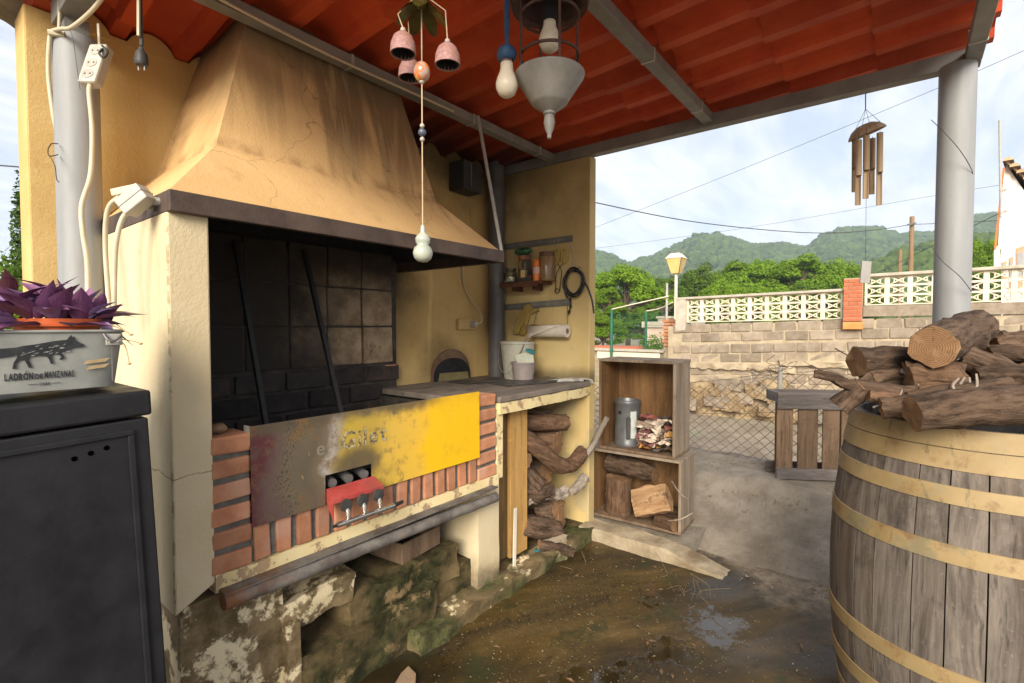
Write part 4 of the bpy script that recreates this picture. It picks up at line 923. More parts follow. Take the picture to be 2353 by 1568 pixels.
# ================================================================== hanging ornaments and lamps
def hook_z(x, y): return roof_z(y)-.03
ch = empty('wind_chime', S(968, 300, 1.2), 'ceramic wind chime of pink bells and glazed beads hanging before the hood', 'wind chime')
M['jade'] = simple('celadon_glaze', (.32, .35, .29), (.44, .46, .38), 30, .18, .05, 90, spec=.6)
M['pinkclay'] = simple('speckled_pink_clay', (.28, .13, .12), (.42, .24, .22), 130, .6, .3, 200, c3=(.33, .16, .11))
M['brassflower'] = simple('olive_bronze', (.075, .065, .012), (.17, .145, .03), 20, .35, .1, 60, metal=.55)
M['twine'] = simple('beige_twine', (.46, .33, .20), (.55, .42, .28), 60, .8, 0)
M['bead'] = simple('pale_bead', (.38, .33, .27), (.48, .43, .36), 30, .4, 0)
M['bluebead'] = simple('blue_bead', (.05, .065, .10), (.09, .11, .15), 40, .25, 0)
def _amber():
    n = NT('amber_glass_bead'); p = n.pos()
    c = n.ramp(n.noise(p, 22, 3, .5, .6), [(.3, (.75, .55, .22)), (.45, (.72, .16, .015)), (.55, (.42, .34, .30)), (.68, (.8, .62, .3))])
    return n.done(c, .08, 0, None, .8)
M['amber'] = _amber()
cs = 1.2; top = S(968, -10, cs); x0, y0 = top.x, top.y
MB().tube([Vector((x0, y0, roof_z(y0)-.01)), Vector((x0, y0, top.z))], .0016, 6).build('string', M['twine'], ch)
zp = lambda v: at(968, v, s=cs).z
b = MB()
for k in range(7):
    a = k*2*math.pi/7+.3; d = Vector((math.cos(a), math.sin(a), 0)); t_ = Vector((-d.y, d.x, 0)); o = Vector((x0, y0, zp(8)))
    pts = []
    for w, l, z in ((.006, .008, .0), (.016, .03, -.012), (.017, .045, -.026), (.010, .058, -.040), (.0, .062, -.046)):
        pts += [o+d*l+t_*w+Vector((0, 0, z)), o+d*l-t_*w+Vector((0, 0, z))]
    b.add(pts, [(2*i, 2*i+1, 2*i+3, 2*i+2) for i in range(4)])
    b.add([p+Vector((0, 0, .0022)) for p in pts], [(2*i, 2*i+2, 2*i+3, 2*i+1) for i in range(4)])
b.ball((x0, y0, zp(4)), .018, 10); b.build('flower', M['brassflower'], ch, auto=40)
MB().tube([Vector((x0, y0, zp(12))), Vector((x0, y0, zp(522)))], .0016, 6).build('string', M['twine'], ch)
def bell(u, v, s, parent):
    c = S(u, v, s); prof = [(.004, .052), (.012, .049), (.022, .040), (.0285, .024), (.0305, .0), (.0275, 0.0), (.0255, .022), (.018, .037), (.004, .045)]
    bo = MB().lathe(prof, c, 22).build('bell', M['pinkclay'], parent, auto=50)
    MB().lathe([(.0272, .003), (.025, .022), (.0005, .04)], c, 18).build('bell_inside', M['soot'], bo)  # black cone painted for the shade inside the clay bell
    MB().ball(c+Vector((0, 0, .056)), .0065, 8).build('bead', M['bead'], bo); return c
arm = {}
for (u, v, ss, tu, tv) in ((926, 124, 1.18, 914, 32), (1028, 150, 1.18, 1023, 24), (942, 180, 1.30, 938, 50)):
    c = bell(u, v, ss, ch); p1 = S(tu, tv, ss)
    MB().tube([c+Vector((0, 0, .06)), p1, Vector((x0, y0, zp(2)))+(p1-Vector((x0, y0, p1.z)))*.35], .0015, 6).build('string', M['twine'], ch)
for v, r, m_ in ((146, .0065, 'bead'), (162, .0205, 'amber'), (184, .0068, 'bead'), (285, .0058, 'bead'), (300, .0098, 'bluebead'), (316, .0058, 'bead')):
    MB().ball((x0, y0, zp(v)), r, 12, (1, 1, 1.18 if r > .015 else 1)).build('bead', M[m_], ch, smooth=True)
b = MB(); H0 = zp(600); b.lathe([(.0005, 0), (.012, .002), (.021, .010), (.0245, .022), (.021, .035), (.0135, .042), (.0175, .049), (.0185, .057), (.014, .066), (.006, .072), (.0055, .077), (.0062, .080), (.0045, .084), (.005, .088), (.0005, .092)], (x0, y0, H0), 22)
b.build('gourd_weight', M['jade'], ch, smooth=True)

M['bulbglass'] = simple('frosted_bulb', (.66, .58, .44), (.74, .66, .52), 6, .35, 0)
M['bluetape'] = simple('blue_insulating_tape', (.012, .05, .12), (.03, .085, .18), 30, .55, .4, 90)
def bulb(c, parent, h=.105):
    k = h/.105; pr = [(.0005, 0), (.012, .002), (.022, .010), (.0285, .024), (.029, .036), (.024, .053), (.0185, .066), (.0165, .078), (.0165, .088), (.0005, .09)]
    MB().lathe([(r*k, z*k) for r, z in pr], c, 24).build('glass', M['bulbglass'], parent, smooth=True)
    MB().lathe([(.0155*k, .086*k), (.0155*k, .105*k), (.0005, .106*k)], c, 16).build('screw_cap', M['chrome'], parent, auto=40)
lb = empty('light_bulb', S(1164, 185, 1.4), 'frosted bulb dangling on a strip of blue insulating tape', 'bulb')
c = S(1164, 224, 1.4); bulb(c, lb, .112)
b = MB(); b.lathe([(.018, 0), (.026, .006), (.028, .02), (.023, .034), (.010, .040), (.0005, .041)], c+Vector((0, 0, .102)), 14).jitter(.004, 60); b.build('tape_knot', M['bluetape'], lb, auto=50)
tt = c+Vector((0, 0, .14)); b = MB(); rz_ = roof_z(c.y)-.02
b.tube([tt, tt+Vector((.001, 0, .05)), Vector((c.x+.002, c.y, rz_))], [.005, .0085, .0085], 6); b.build('tape_strip', M['bluetape'], lb)
ln = empty('lantern', S(1265, 200, 1.42), 'rusty caged lantern with grey cone base and finial hanging from the canopy', 'lantern')
M['zinc'] = simple('grey_lantern_zinc', (.20, .185, .165), (.29, .27, .24), 12, .55, .2, 90, c3=(.24, .21, .18))
M['cagebrown'] = simple('rusty_cage', (.055, .025, .020), (.10, .05, .038), 40, .7, .2, 90)
ls = 1.42; lc = S(1262, 165, ls); lx, ly = lc.x, lc.y; lz = lambda v: at(1262, v, s=ls).z
zc_ = lz(178)
b = MB(); b.lathe([(.0005, lz(300)-zc_), (.012, lz(262)-zc_), (.014, lz(258)-zc_), (.046, lz(240)-zc_), (.052, lz(236)-zc_), (.054, lz(232)-zc_), (.0985, .0), (.100, .006), (.096, .010), (.02, .004)], (lx, ly, zc_), 36); b.build('cone', M['zinc'], ln, auto=30)
b = MB(); b.lathe([(.0005, lz(318)-zc_), (.006, lz(315)-zc_), (.0065, lz(306)-zc_), (.012, lz(296)-zc_), (.0165, lz(280)-zc_), (.0145, lz(268)-zc_), (.013, lz(264)-zc_), (.0175, lz(261)-zc_), (.0175, lz(256)-zc_)], (lx, ly, zc_), 18); b.build('finial', M['zinc'], ln, auto=35)
for v in (130, 40):
    ring = [Vector((lx+.082*math.cos(t*math.pi/16), ly+.082*math.sin(t*math.pi/16), lz(v))) for t in range(33)]
    MB().tube(ring, .0042, 6, False).build('cage_ring', M['cagebrown'], ln)
for k in range(4):
    a = k*math.pi/2+.25+YAW; px, py = lx+.084*math.cos(a), ly+.084*math.sin(a)
    MB().tube([(px, py, lz(185)), (px, py, lz(-20))], .0040, 6).build('cage_bar', M['cagebrown'], ln)
b = MB(); b.lathe([(.108, lz(20)), (.112, lz(10)), (.108, lz(-5)), (.07, lz(-45)), (.02, lz(-75)), (.0005, lz(-76))], (lx, ly, 0), 36); b.lathe([(.108, lz(20)), (.09, lz(16)), (.078, lz(-20)), (.0005, lz(-30))], (lx, ly, 0), 30)
b.build('cap', M['cagebrown'], ln, auto=35)
MB().cyl((lx, ly, lz(52)), (lx, ly, lz(-15)), .020, .020, 16).build('lamp_holder', M['soot'], ln, auto=40)
bulb(Vector((lx, ly, lz(122))), ln, .110)
MB().cyl((lx, ly, lz(-70)), (lx, ly, roof_z(ly)-.02), .004, .004, 8).build('hanger', M['cagebrown'], ln)
# bamboo chime under the edge beam
M['bamboo'] = wood('grey_bamboo', (.27, .18, .11), (.42, .31, .20), (.34, .24, .15), 'z', False, .7, 20, 0)
bc = empty('wind_chime', (2.77, .155, 2.1), 'bamboo wind chime with coconut-shell top hanging from the outer beam', 'wind chime')
bs = 2.27; B = lambda u, v, ds=0: at(u, v, s=bs+ds)
hk = B(1988, 212); apex = B(1988, 250)
MB().tube([hk+Vector((0, 0, .02)), apex], .0022, 6).build('hook', M['greysteel'], bc)
dome_c = B(1991, 306); rotd = Matrix.Rotation(R_(-51.8), 3, 'Z') @ Matrix.Rotation(R_(-20), 3, 'Y')
b = MB(); b.lathe([(.0005, .044), (.03, .040), (.055, .026), (.072, .004), (.074, -.004), (.068, -.002), (.05, .018), (.0005, .032)], dome_c, 26, rotd); b.build('coconut_top', M['bamboo'], bc, auto=50)
b = MB()
for k in range(4):
    a = k*1.57+.6; b.tube([apex, dome_c+rotd @ Vector((.066*math.cos(a), .066*math.sin(a), .006))], .0009, 4, False)
b.build('string', M['blackplastic'], bc)
for (u, v0, v1, ds) in ((1964, 320, 440, .03), (1972, 322, 470, -.04), (1990, 312, 455, -.06), (2004, 318, 445, .05), (2021, 305, 470, -.02)):
    p0, p1 = B(u, v0, ds), B(u-1, v1, ds); r = .0125; b = MB(); mid = p0.lerp(p1, .55)
    b.tube([p0, mid], r, 12, True); q = [(r*math.cos(t*math.pi/8), r*math.sin(t*math.pi/8)) for t in range(9)]
    fx, fy, fz = ax, Vector((math.cos(YAW), math.sin(YAW), 0)), Vector((0, 0, 1)); vs = []
    for z_ in (mid, p1):
        for (qx, qy) in q: vs.append(z_+fx*qx+fy*qy)
        for (qx, qy) in reversed(q): vs.append(z_+fx*qx*.8+fy*qy*.8)
    n_ = 18; b.add(vs, [(k, (k+1) % n_, n_+(k+1) % n_, n_+k) for k in range(n_)]+[tuple(range(n_, 2*n_))])
    b.build('bamboo_tube', M['bamboo'], bc, auto=40)
    MB().tube([p0, Vector((p0.x, p0.y, dome_c.z+.005))], .0008, 4).build('string', M['blackplastic'], bc)
MB().tube([dome_c, B(1988, 600)], .0008, 4).build('string', M['blackplastic'], bc)
pd = B(1988, 625); MB().box(pd-Vector((.022, .004, .050)), pd+Vector((.022, .004, .050)), rot=Matrix.Rotation(R_(-51.8), 3, 'Z') @ Matrix.Rotation(R_(4), 3, 'Y')).build('wind_sail', simple('grey_card', (.30, .28, .27), (.38, .36, .34), 10), bc, bevel=.002)
# ================================================================== things on the end wall
W = lambda u, v, off=.012: at(u, v, X=XE-off)
M['perf'] = simple('zinc_perforated_rail', (.13, .135, .13), (.20, .205, .195), 20, .5, .2, 80)
M['holepale'] = simple('rail_hole', (.34, .27, .15), (.4, .32, .18), 20, .9, 0)
def rail(u0, v0, u1, v1, h, label):
    p0, p1 = W(u0, v0, .012), W(u1, v1, .012); e = empty('tool_rail', p0, label, 'rail', 'perforated rails on the end wall')
    d = p1-p0; MB().bar(p0, p1, .006, h, up=(0, 0, 1)).build('bar', M['perf'], e, bevel=.001)
    k = MB(); 
    for i in range(1, 22): q = p0+d*(i/22); k.cyl(q+Vector((-.0031, 0, 0)), q+Vector((-.0038, 0, 0)), .0042, .0042, 8)
    k.build('punched_holes', M['holepale'], e, kind='stuff'); return p0, p1
rail(1150, 568, 1315, 547, .040, 'upper grey perforated rail on the end wall, tongs and hose hanging from it')
rail(1157, 706, 1308, 693, .040, 'lower grey perforated rail on the end wall, gloves and paper roll under it')
sh = empty('wall_shelf', W(1180, 652), 'short dark red wooden shelf with jars on the end wall', 'shelf')
sa, sb = W(1096, 660, .0), W(1268, 648, .0)
MB().box((XE-.145, sb.y, sa.z-.012), (XE-.001, 2.143, sa.z+.006)).build('board', M['shelf'], sh, bevel=.002)
MB().box((XE-.149, sb.y+.012, sa.z-.030), (XE-.1455, 2.140, sa.z+.0)).build('front_lip', M['shelf'], sh, bevel=.001)
for yy in (sb.y+.07, 2.06): MB().box((XE-.10, yy, sa.z-.05), (XE, yy+.018, sa.z-.012)).build('bracket', M['shelf'], sh)
SZ = sa.z+.006; sx = XE-.075
def ys(u): return at(u, 650, X=sx).y
def _glass():
    n = NT('clear_jar_glass'); n.b.inputs['IOR'].default_value = 1.45
    return n.done((.93, .95, .93), .03, 0, None, .5, 1.0)
M['glass'] = _glass()
M['salt'] = simple('white_salt', (.62, .56, .46), (.72, .66, .55), 40, .9, .3, 100)
M['darklid'] = simple('dark_tin_lid', (.05, .042, .035), (.09, .075, .06), 30, .45, .1)
M['terracap'] = simple('terracotta_lid', (.34, .12, .05), (.43, .17, .08), 20, .7, .1)
j = empty('glass_jar', (sx-.03, ys(1130), SZ), 'squat glass jar of white salt with a dark lid at the shelf end', 'jar', 'jars on the wall shelf')
c = Vector((sx-.03, 2.085, SZ)); MB().lathe([(.0005, .0), (.038, 0), (.041, .01), (.041, .060), (.034, .072), (.034, .084), (.031, .084), (.037, .058), (.037, .012), (.0005, .006)], c, 24).build('glass', M['glass'], j, smooth=True)
MB().lathe([(.0005, .007), (.0355, .007), (.0355, .034), (.0005, .036)], c, 20).build('salt', M['salt'], j, auto=40)
MB().lathe([(.036, .080), (.037, .096), (.0005, .098)], c, 20).build('lid', M['darklid'], j, auto=40)
j = empty('glass_jar', (sx, ys(1166), SZ), 'tall glass jar with a terracotta lid under the green packet', 'jar', 'jars on the wall shelf')
c = Vector((sx+.015, 2.000, SZ)); MB().lathe([(.0005, .0), (.042, 0), (.045, .01), (.045, .135), (.036, .15), (.033, .15), (.041, .13), (.041, .012), (.0005, .006)], c, 24).build('glass', M['glass'], j, smooth=True)
MB().lathe([(.040, .148), (.041, .176), (.0005, .178)], c, 20).build('lid', M['terracap'], j, auto=40)
M['greenfoil'] = simple('green_plastic_packet', (.012, .07, .028), (.05, .17, .07), 24, .3, .5, 40)
g0 = Vector((sx, c.y, SZ+.205)); b = MB(); b.ball(g0, .05, 12, (.8, 1.35, .52)).jitter(.010, 22, 3); b.build('snack_packet', M['greenfoil'], auto=60, label='crumpled green plastic packet lying on the tall jar', cat='packet')
j = empty('glass_jar', (sx+.02, ys(1254), SZ), 'large brown jar with a brown lid behind the orange can', 'jar', 'jars on the wall shelf')
c = Vector((sx+.02, ys(1252), SZ)); MB().lathe([(.0005, 0), (.050, 0), (.052, .01), (.052, .15), (.045, .165), (.0005, .166)], c, 24).build('body', simple('amber_brown_glass', (.20, .115, .05), (.29, .18, .085), 12, .25, 0), j, smooth=True)
MB().lathe([(.048, .163), (.049, .186), (.0005, .188)], c, 20).build('lid', simple('brown_lid', (.12, .05, .03), (.17, .08, .05), 20, .6), j, auto=40)
can = empty('spray_can', (sx-.04, ys(1243), SZ), 'orange spray can with a pale label on the shelf', 'can')
c = Vector((sx-.045, ys(1241), SZ)); M['orangecan'] = simple('orange_can', (.62, .13, .01), (.70, .18, .02), 20, .4, 0)
MB().lathe([(.0005, 0), (.022, 0), (.022, .095), (.019, .102), (.0005, .103)], c, 20).build('body', M['orangecan'], can, auto=40)
MB().lathe([(.0225, .045), (.0225, .088)], c, 20).build('label', simple('pale_pink_label', (.52, .30, .24), (.62, .42, .36), 90, .6), can, auto=40)
MB().lathe([(.020, .100), (.021, .128), (.017, .134), (.0005, .135)], c, 20).build('cap', M['orangecan'], can, auto=40)
tn_ = empty('spice_tin', (sx-.04, ys(1211), SZ), 'small square cream and black spice tin on the shelf', 'tin')
c = Vector((sx-.045, ys(1211), SZ)); MB().box(c-Vector((.019, .022, 0)), c+Vector((.019, .022, .076))).build('body', simple('cream_tin', (.50, .40, .20), (.60, .50, .28), 25, .4), tn_, bevel=.003)
MB().box(c+Vector((-.0195, .006, .0)), c+Vector((.0195, .0228, .0765))).build('dark_side', M['darklid'], tn_)
MB().box(c+Vector((-.0203, -.016, .018)), c+Vector((-.0195, .002, .062))).build('label', simple('yellow_label', (.58, .36, .05), (.66, .45, .1), 40), tn_)
MB().box(c+Vector((-.020, -.0225, .076)), c+Vector((.020, .0235, .083))).build('lid', M['darklid'], tn_, bevel=.002)
M['redlid'] = simple('red_plastic', (.22, .012, .012), (.30, .03, .025), 20, .35)
c = Vector((sx-.05, ys(1226), SZ)); MB().ball(c+Vector((0, 0, .019)), .019, 10, (1, 1, 1)).build('red_pot', M['redlid'], smooth=True, label='tiny round red pot between the spice tin and the orange can', cat='pot')
wh = empty('wire_rack', (sx-.03, ys(1190), SZ), 'black wire utensil rack with thin leaning wires on the shelf', 'rack')
c = Vector((sx-.05, 1.935, SZ)); MB().box(c-Vector((.02, .045, 0)), c+Vector((.02, .045, .026))).build('base', M['blackplastic'], wh, bevel=.003)
for k in range(6): MB().tube([c+Vector((-.01, -.035+.014*k, .02)), c+Vector((.02, -.005+.006*k, .17))], .0013, 5).build('wire', M['greysteel'], wh)
# yellow-handled tongs
tg = empty('tongs', W(1285, 600), 'yellow-handled wire tongs hanging from the upper rail', 'tongs')
M['yellowplast'] = simple('faded_yellow_plastic', (.42, .29, .045), (.52, .38, .08), 20, .5)
for (u0, u1) in ((1272, 1284), (1290, 1302)):
    pts = [W(u0, 575, .022), W(u0, 598, .022), W((u0+u1)/2, 606, .022), W(u1, 596, .022), W(u1, 575, .022), W((u0+u1)/2, 571, .022), W(u0, 575, .022)]
    MB().tube(pts, .0065, 6).build('handle', M['yellowplast'], tg, auto=50)
for s_ in (-1, 1):
    MB().tube(curve_path([W(1287+s_*8, 603, .02), W(1286-s_*2, 616, .02), W(1283-s_*6, 635, .02), W(1281-s_*5, 660, .02), W(1279-s_*4, 672, .02)], 5), .0024, 6).build('arm', M['ironrod'], tg)
MB().tube([W(1271, 553, .016), W(1276, 575, .022)], .0016, 5).build('hook', M['galv'], tg); MB().tube([W(1282, 552, .016), W(1286, 572, .022)], .0016, 5).build('hook', M['galv'], tg)
MB().tube([W(1274, 667, .02), W(1280, 674, .02), W(1285, 668, .02), W(1279, 662, .02), W(1274, 667, .02)], .0028, 6).build('grip', M['ironrod'], tg)
# coil of black hose on a chain
hs = empty('hose_coil', W(1318, 645), 'coil of thin black hose hanging on a chain from the upper rail', 'hose')
M['rubber'] = simple('black_rubber', (.012, .013, .015), (.026, .028, .032), 20, .45, .1)
pts = []
hc = W(1319, 648, .030)
for k in range(0, 37*4):
    t = k/36*2*math.pi; rr_ = .072+.010*math.sin(k*.23); pts.append(hc+Vector((-.004*math.sin(k*.11)-.012*(k/148), math.cos(t)*rr_*.92, math.sin(t)*rr_*1.12)))
MB().tube(pts, .0056, 6).build('coil', M['rubber'], hs, smooth=True)
MB().tube(curve_path([W(1337, 640, .03), W(1350, 660, .035), W(1360, 690, .03), W(1364, 720, .02)], 5), .0056, 6).build('tail', M['rubber'], hs, smooth=True)
MB().tube(curve_path([W(1300, 655, .045), W(1298, 670, .045), W(1303, 684, .045)], 4), .0075, 6).build('tail', M['rubber'], hs, smooth=True)
b = MB()
for k in range(8):
    p = W(1308+k*1.4, 553+k*7.5, .018); q = W(1308+(k+1)*1.4, 553+(k+1)*7.5, .018); o = Vector((0, .004, 0)) if k % 2 else Vector((.003, 0, 0))
    b.tube([p, (p+q)/2+o, q], .0015, 4); b.tube([p, (p+q)/2-o, q], .0015, 4)
b.build('chain', M['galv'], hs)
MB().tube([W(1320, 625, .03), W(1330, 612, .04), W(1336, 616, .04)], .002, 5).build('hook', M['ironrod'], hs)
MB().tube(curve_path([W(1309, 684, .02), W(1311, 700, .02), W(1308, 712, .02), W(1306, 722, .02)], 4), [.006, .010, .006, .004]*4+[.004], 6).build('snap_hook', M['ironrod'], label='dark snap hook hanging at the end of the lower rail', cat='hook')
# glove, paper roll, bucket, note, rag
M['suede'] = simple('ochre_suede', (.30, .20, .05), (.42, .30, .09), 16, .9, .4, 60)
gl = empty('work_glove', W(1200, 730), 'pair of ochre suede work gloves hung over the lower rail', 'gloves')
b = MB(); P_ = [(1205, 700), (1214, 697), (1222, 706), (1216, 712), (1204, 730), (1196, 750), (1188, 768), (1176, 766), (1182, 742), (1192, 722)]
q = [W(u, v, .045) for u, v in P_]; n_ = len(q); off = Vector((.022, 0, 0))
b.add(q+[p+off for p in q], [tuple(range(n_)), tuple(range(2*n_-1, n_-1, -1))]+[(i, n_+i, n_+(i+1) % n_, (i+1) % n_) for i in range(n_)]); b.build('glove', M['suede'], gl, bevel=.006)
b = MB(); P_ = [(1206, 712), (1222, 706), (1238, 712), (1230, 716), (1216, 722), (1210, 745), (1204, 770), (1192, 770), (1197, 742)]
q = [W(u, v, .028) for u, v in P_]; n_ = len(q); off = Vector((.018, 0, 0))
b.add(q+[p+off for p in q], [tuple(range(n_)), tuple(range(2*n_-1, n_-1, -1))]+[(i, n_+i, n_+(i+1) % n_, (i+1) % n_) for i in range(n_)]); b.build('glove', M['suede'], gl, bevel=.005)
M['paper'] = simple('kitchen_paper', (.60, .53, .44), (.68, .62, .53), 30, .9, .2, 80)
pr_ = empty('paper_roll', W(1270, 758), 'white kitchen paper roll hanging on a wire, one sheet unrolled', 'paper roll')
p0, p1 = W(1303, 760, .065), W(1222, 763, .065); p1.z = p0.z
MB().tube([p0, p1], .041, 24).build('roll', M['paper'], pr_, auto=40)
MB().cyl(p0+Vector((0, -.0015, 0)), p0+Vector((0, .002, 0)), .017, .017, 14).build('core', simple('card_core', (.16, .10, .06), (.2, .14, .09), 20), pr_)
b = MB(); a0, a1, a2, a3 = p0+Vector((-.02, .06, .036)), p1+Vector((-.03, -.01, .034)), W(1205, 772, .10), W(1206, 790, .12)
rows = [[p0+Vector((-.015, .03, .040)), p1+Vector((-.015, .0, .041))], [p0+Vector((-.045, .06, .028)), p1+Vector((-.045, .02, .030))], [p0.lerp(p1, .55)+Vector((-.055, 0, -.006)), W(1214, 765, .11)], [p0.lerp(p1, .85)+Vector((-.055, 0, -.03)), W(1203, 785, .12)]]
b.add([p for r in rows for p in r], [(2*i, 2*i+1, 2*i+3, 2*i+2) for i in range(3)]); ob = b.build('loose_sheet', M['paper'], pr_, smooth=True); so = ob.modifiers.new('solid', 'SOLIDIFY'); so.thickness = .0015
for (u, v) in ((1303, 700), (1236, 706)):
    MB().tube([W(u, v, .016), Vector((p0.x, (p0 if u > 1250 else p1).y, p0.z))], .0020, 5).build('wire', M['ironrod'], pr_)
CT = .9555
bk = empty('bucket', at(1195, 860, Z=CT), 'milky plastic bucket on the worktop by the end wall', 'bucket')
bc0 = Vector((2.60, 2.00, CT)); M['milky'] = simple('milky_plastic', (.40, .385, .31), (.52, .50, .42), 9, .5, .1, 50, c3=(.46, .40, .27))
MB().lathe([(.0005, .0), (.085, .0), (.088, .01), (.112, .225), (.117, .228), (.117, .242), (.110, .242), (.084, .012), (.0005, .008)], bc0, 32).build('shell', M['milky'], bk, auto=40)
MB().tube(curve_path([bc0+Vector((-.09, .075, .23)), bc0+Vector((-.17, .02, .10)), bc0+Vector((-.155, -.05, .05)), bc0+Vector((-.06, -.10, .225))], 8), .0025, 6).build('handle', M['greysteel'], bk)
pb = empty('bowl', (2.50, 1.885, CT), 'small mauve plastic pail standing in front of the milky bucket', 'pail')
pbc = Vector((2.488, 1.868, CT)); MB().lathe([(.0005, 0), (.060, 0), (.075, .11), (.078, .112), (.078, .120), (.072, .120), (.056, .008), (.0005, .008)], pbc, 28).build('shell', simple('mauve_plastic', (.235, .19, .185), (.31, .265, .25), 12, .5), pb, auto=40)
MB().tube(curve_path([pbc+Vector((-.04, .066, .118)), pbc+Vector((-.085, .055, .07)), pbc+Vector((-.085, .0, .01))], 6), .002, 5).build('handle', M['greysteel'], pb)
nt = MB(); q0 = Vector((2.455, 1.80, CT+.125))
nt.add([q0+Vector((-.01, .07, .07)), q0+Vector((.02, -.02, .085)), q0+Vector((.005, -.03, -.005)), q0+Vector((-.03, .02, -.02))], [(0, 1, 2, 3)])
M['printed'] = simple('pale_green_printed_bag', (.45, .47, .36), (.58, .57, .46), 90, .7, .1, 60, c3=(.36, .46, .42))
b = MB(); b.add([Vector(p) for p in ((2.475, 1.93, 1.115), (2.55, 1.84, 1.15), (2.51, 1.80, 1.05), (2.44, 1.875, 1.055), (2.50, 1.935, 1.10), (2.57, 1.85, 1.14), (2.53, 1.81, 1.04), (2.46, 1.88, 1.045))], [(0,1,2,3),(7,6,5,4),(0,4,5,1),(1,5,6,2),(2,6,7,3),(3,7,4,0)])
pbag = b.build('charcoal_bag', M['printed'], bevel=.004, label='folded pale green printed packet lying across the mauve pail', cat='packet')
MB().box((2.505, 1.815, 1.135), (2.545, 1.865, 1.150), rot=Matrix.Rotation(.3, 3, 'X')).build('teal_corner', simple('teal_print', (.03, .22, .24), (.05, .28, .30), 30), pbag)
M['rag'] = simple('grey_cotton_rag', (.30, .28, .24), (.44, .42, .38), 30, .95, .5, 60, c3=(.25, .22, .18))
rg_ = empty('work_glove', (2.62, 1.62, CT), 'limp grey cotton glove lying along the worktop edge', 'glove')
b = MB(); b.tube(curve_path([(2.50, 1.72, CT+.008), (2.58, 1.66, CT+.013), (2.66, 1.60, CT+.016), (2.70, 1.565, CT+.014)], 5), [.010, .012, .018, .022, .024, .026, .026, .026, .026, .027, .027, .026, .025, .024, .022, .018], 8).jitter(.006, 30, 5)
for i, p in enumerate(b.v): b.v[i] = Vector((p.x, p.y, max(CT+.0015, CT+(p.z-CT)*.62)))
b.build('palm', M['rag'], rg_, smooth=True)
for k in range(4):
    y_ = 1.575+k*.013; MB().tube(curve_path([(2.665, y_+.02, CT+.018), (2.705, y_-.015, CT+.017), (2.738, y_-.045, CT+.008), (2.748, y_-.052, CT-.012)], 4), .0065, 6).build('finger', M['rag'], rg_, smooth=True)
M['traymetal'] = simple('blackened_tray', (.035, .033, .032), (.075, .070, .066), 12, .45, .2, 60)
tr = MB(); tr.hexa([Vector(p) for p in ((2.20, 1.76, CT+.002), (2.60, 1.64, CT+.002), (2.66, 1.80, CT+.002), (2.26, 1.98, CT+.002), (2.20, 1.76, CT+.006), (2.60, 1.64, CT+.018), (2.66, 1.80, CT+.022), (2.26, 1.98, CT+.006))]); tr.build('baking_tray', M['traymetal'], bevel=.002, label='thin warped black baking sheet lying on the worktop', cat='tray')
tr = MB(); tr.hexa([Vector(p) for p in ((2.12, 2.02, CT+.002), (2.42, 1.93, CT+.008), (2.46, 2.10, CT+.008), (2.16, 2.20, CT+.002), (2.12, 2.02, CT+.006), (2.42, 1.93, CT+.014), (2.46, 2.10, CT+.014), (2.16, 2.20, CT+.006))]); tr.build('baking_tray', M['traymetal'], bevel=.002, label='black baking sheet pushed back towards the oven mouth', cat='tray')
# wall socket with plugged cable beside the pipe
so_ = empty('wall_socket', (2.44, YB, 1.31), 'old ivory double wall socket with a plug in it on the back wall', 'socket')
M['oldivory'] = simple('yellowed_bakelite', (.50, .34, .12), (.60, .43, .18), 12, .45)
MB().box((2.335, YB-.028, 1.275), (2.49, YB-.001, 1.345)).build('plate', M['oldivory'], so_, bevel=.004)
MB().box((2.352, YB-.031, 1.288), (2.402, YB-.026, 1.332)).build('switch', M['oldivory'], so_, bevel=.003)
MB().cyl((2.455, YB-.028, 1.31), (2.455, YB-.068, 1.31), .022, .019, 16).build('plug', M['whiteplast'], so_, auto=40)
MB().tube(curve_path([(2.455, YB-.065, 1.31), (2.49, YB-.085, 1.33), (2.495, YB-.06, 1.40), (2.46, YB-.02, 1.47), (2.40, YB-.012, 1.56), (2.385, YB-.012, 1.66), (2.38, YB-.012, 1.80)], 6), .0045, 6).build('lead', M['ivory'], so_, smooth=True)
cable('speaker_wire', [(2.455, YB-.03, 2.33), (2.47, YB-.012, 2.1), (2.475, YB-.012, 1.75)], .002, M['ivory'], 'thin pale wire running down the corner from the speaker')

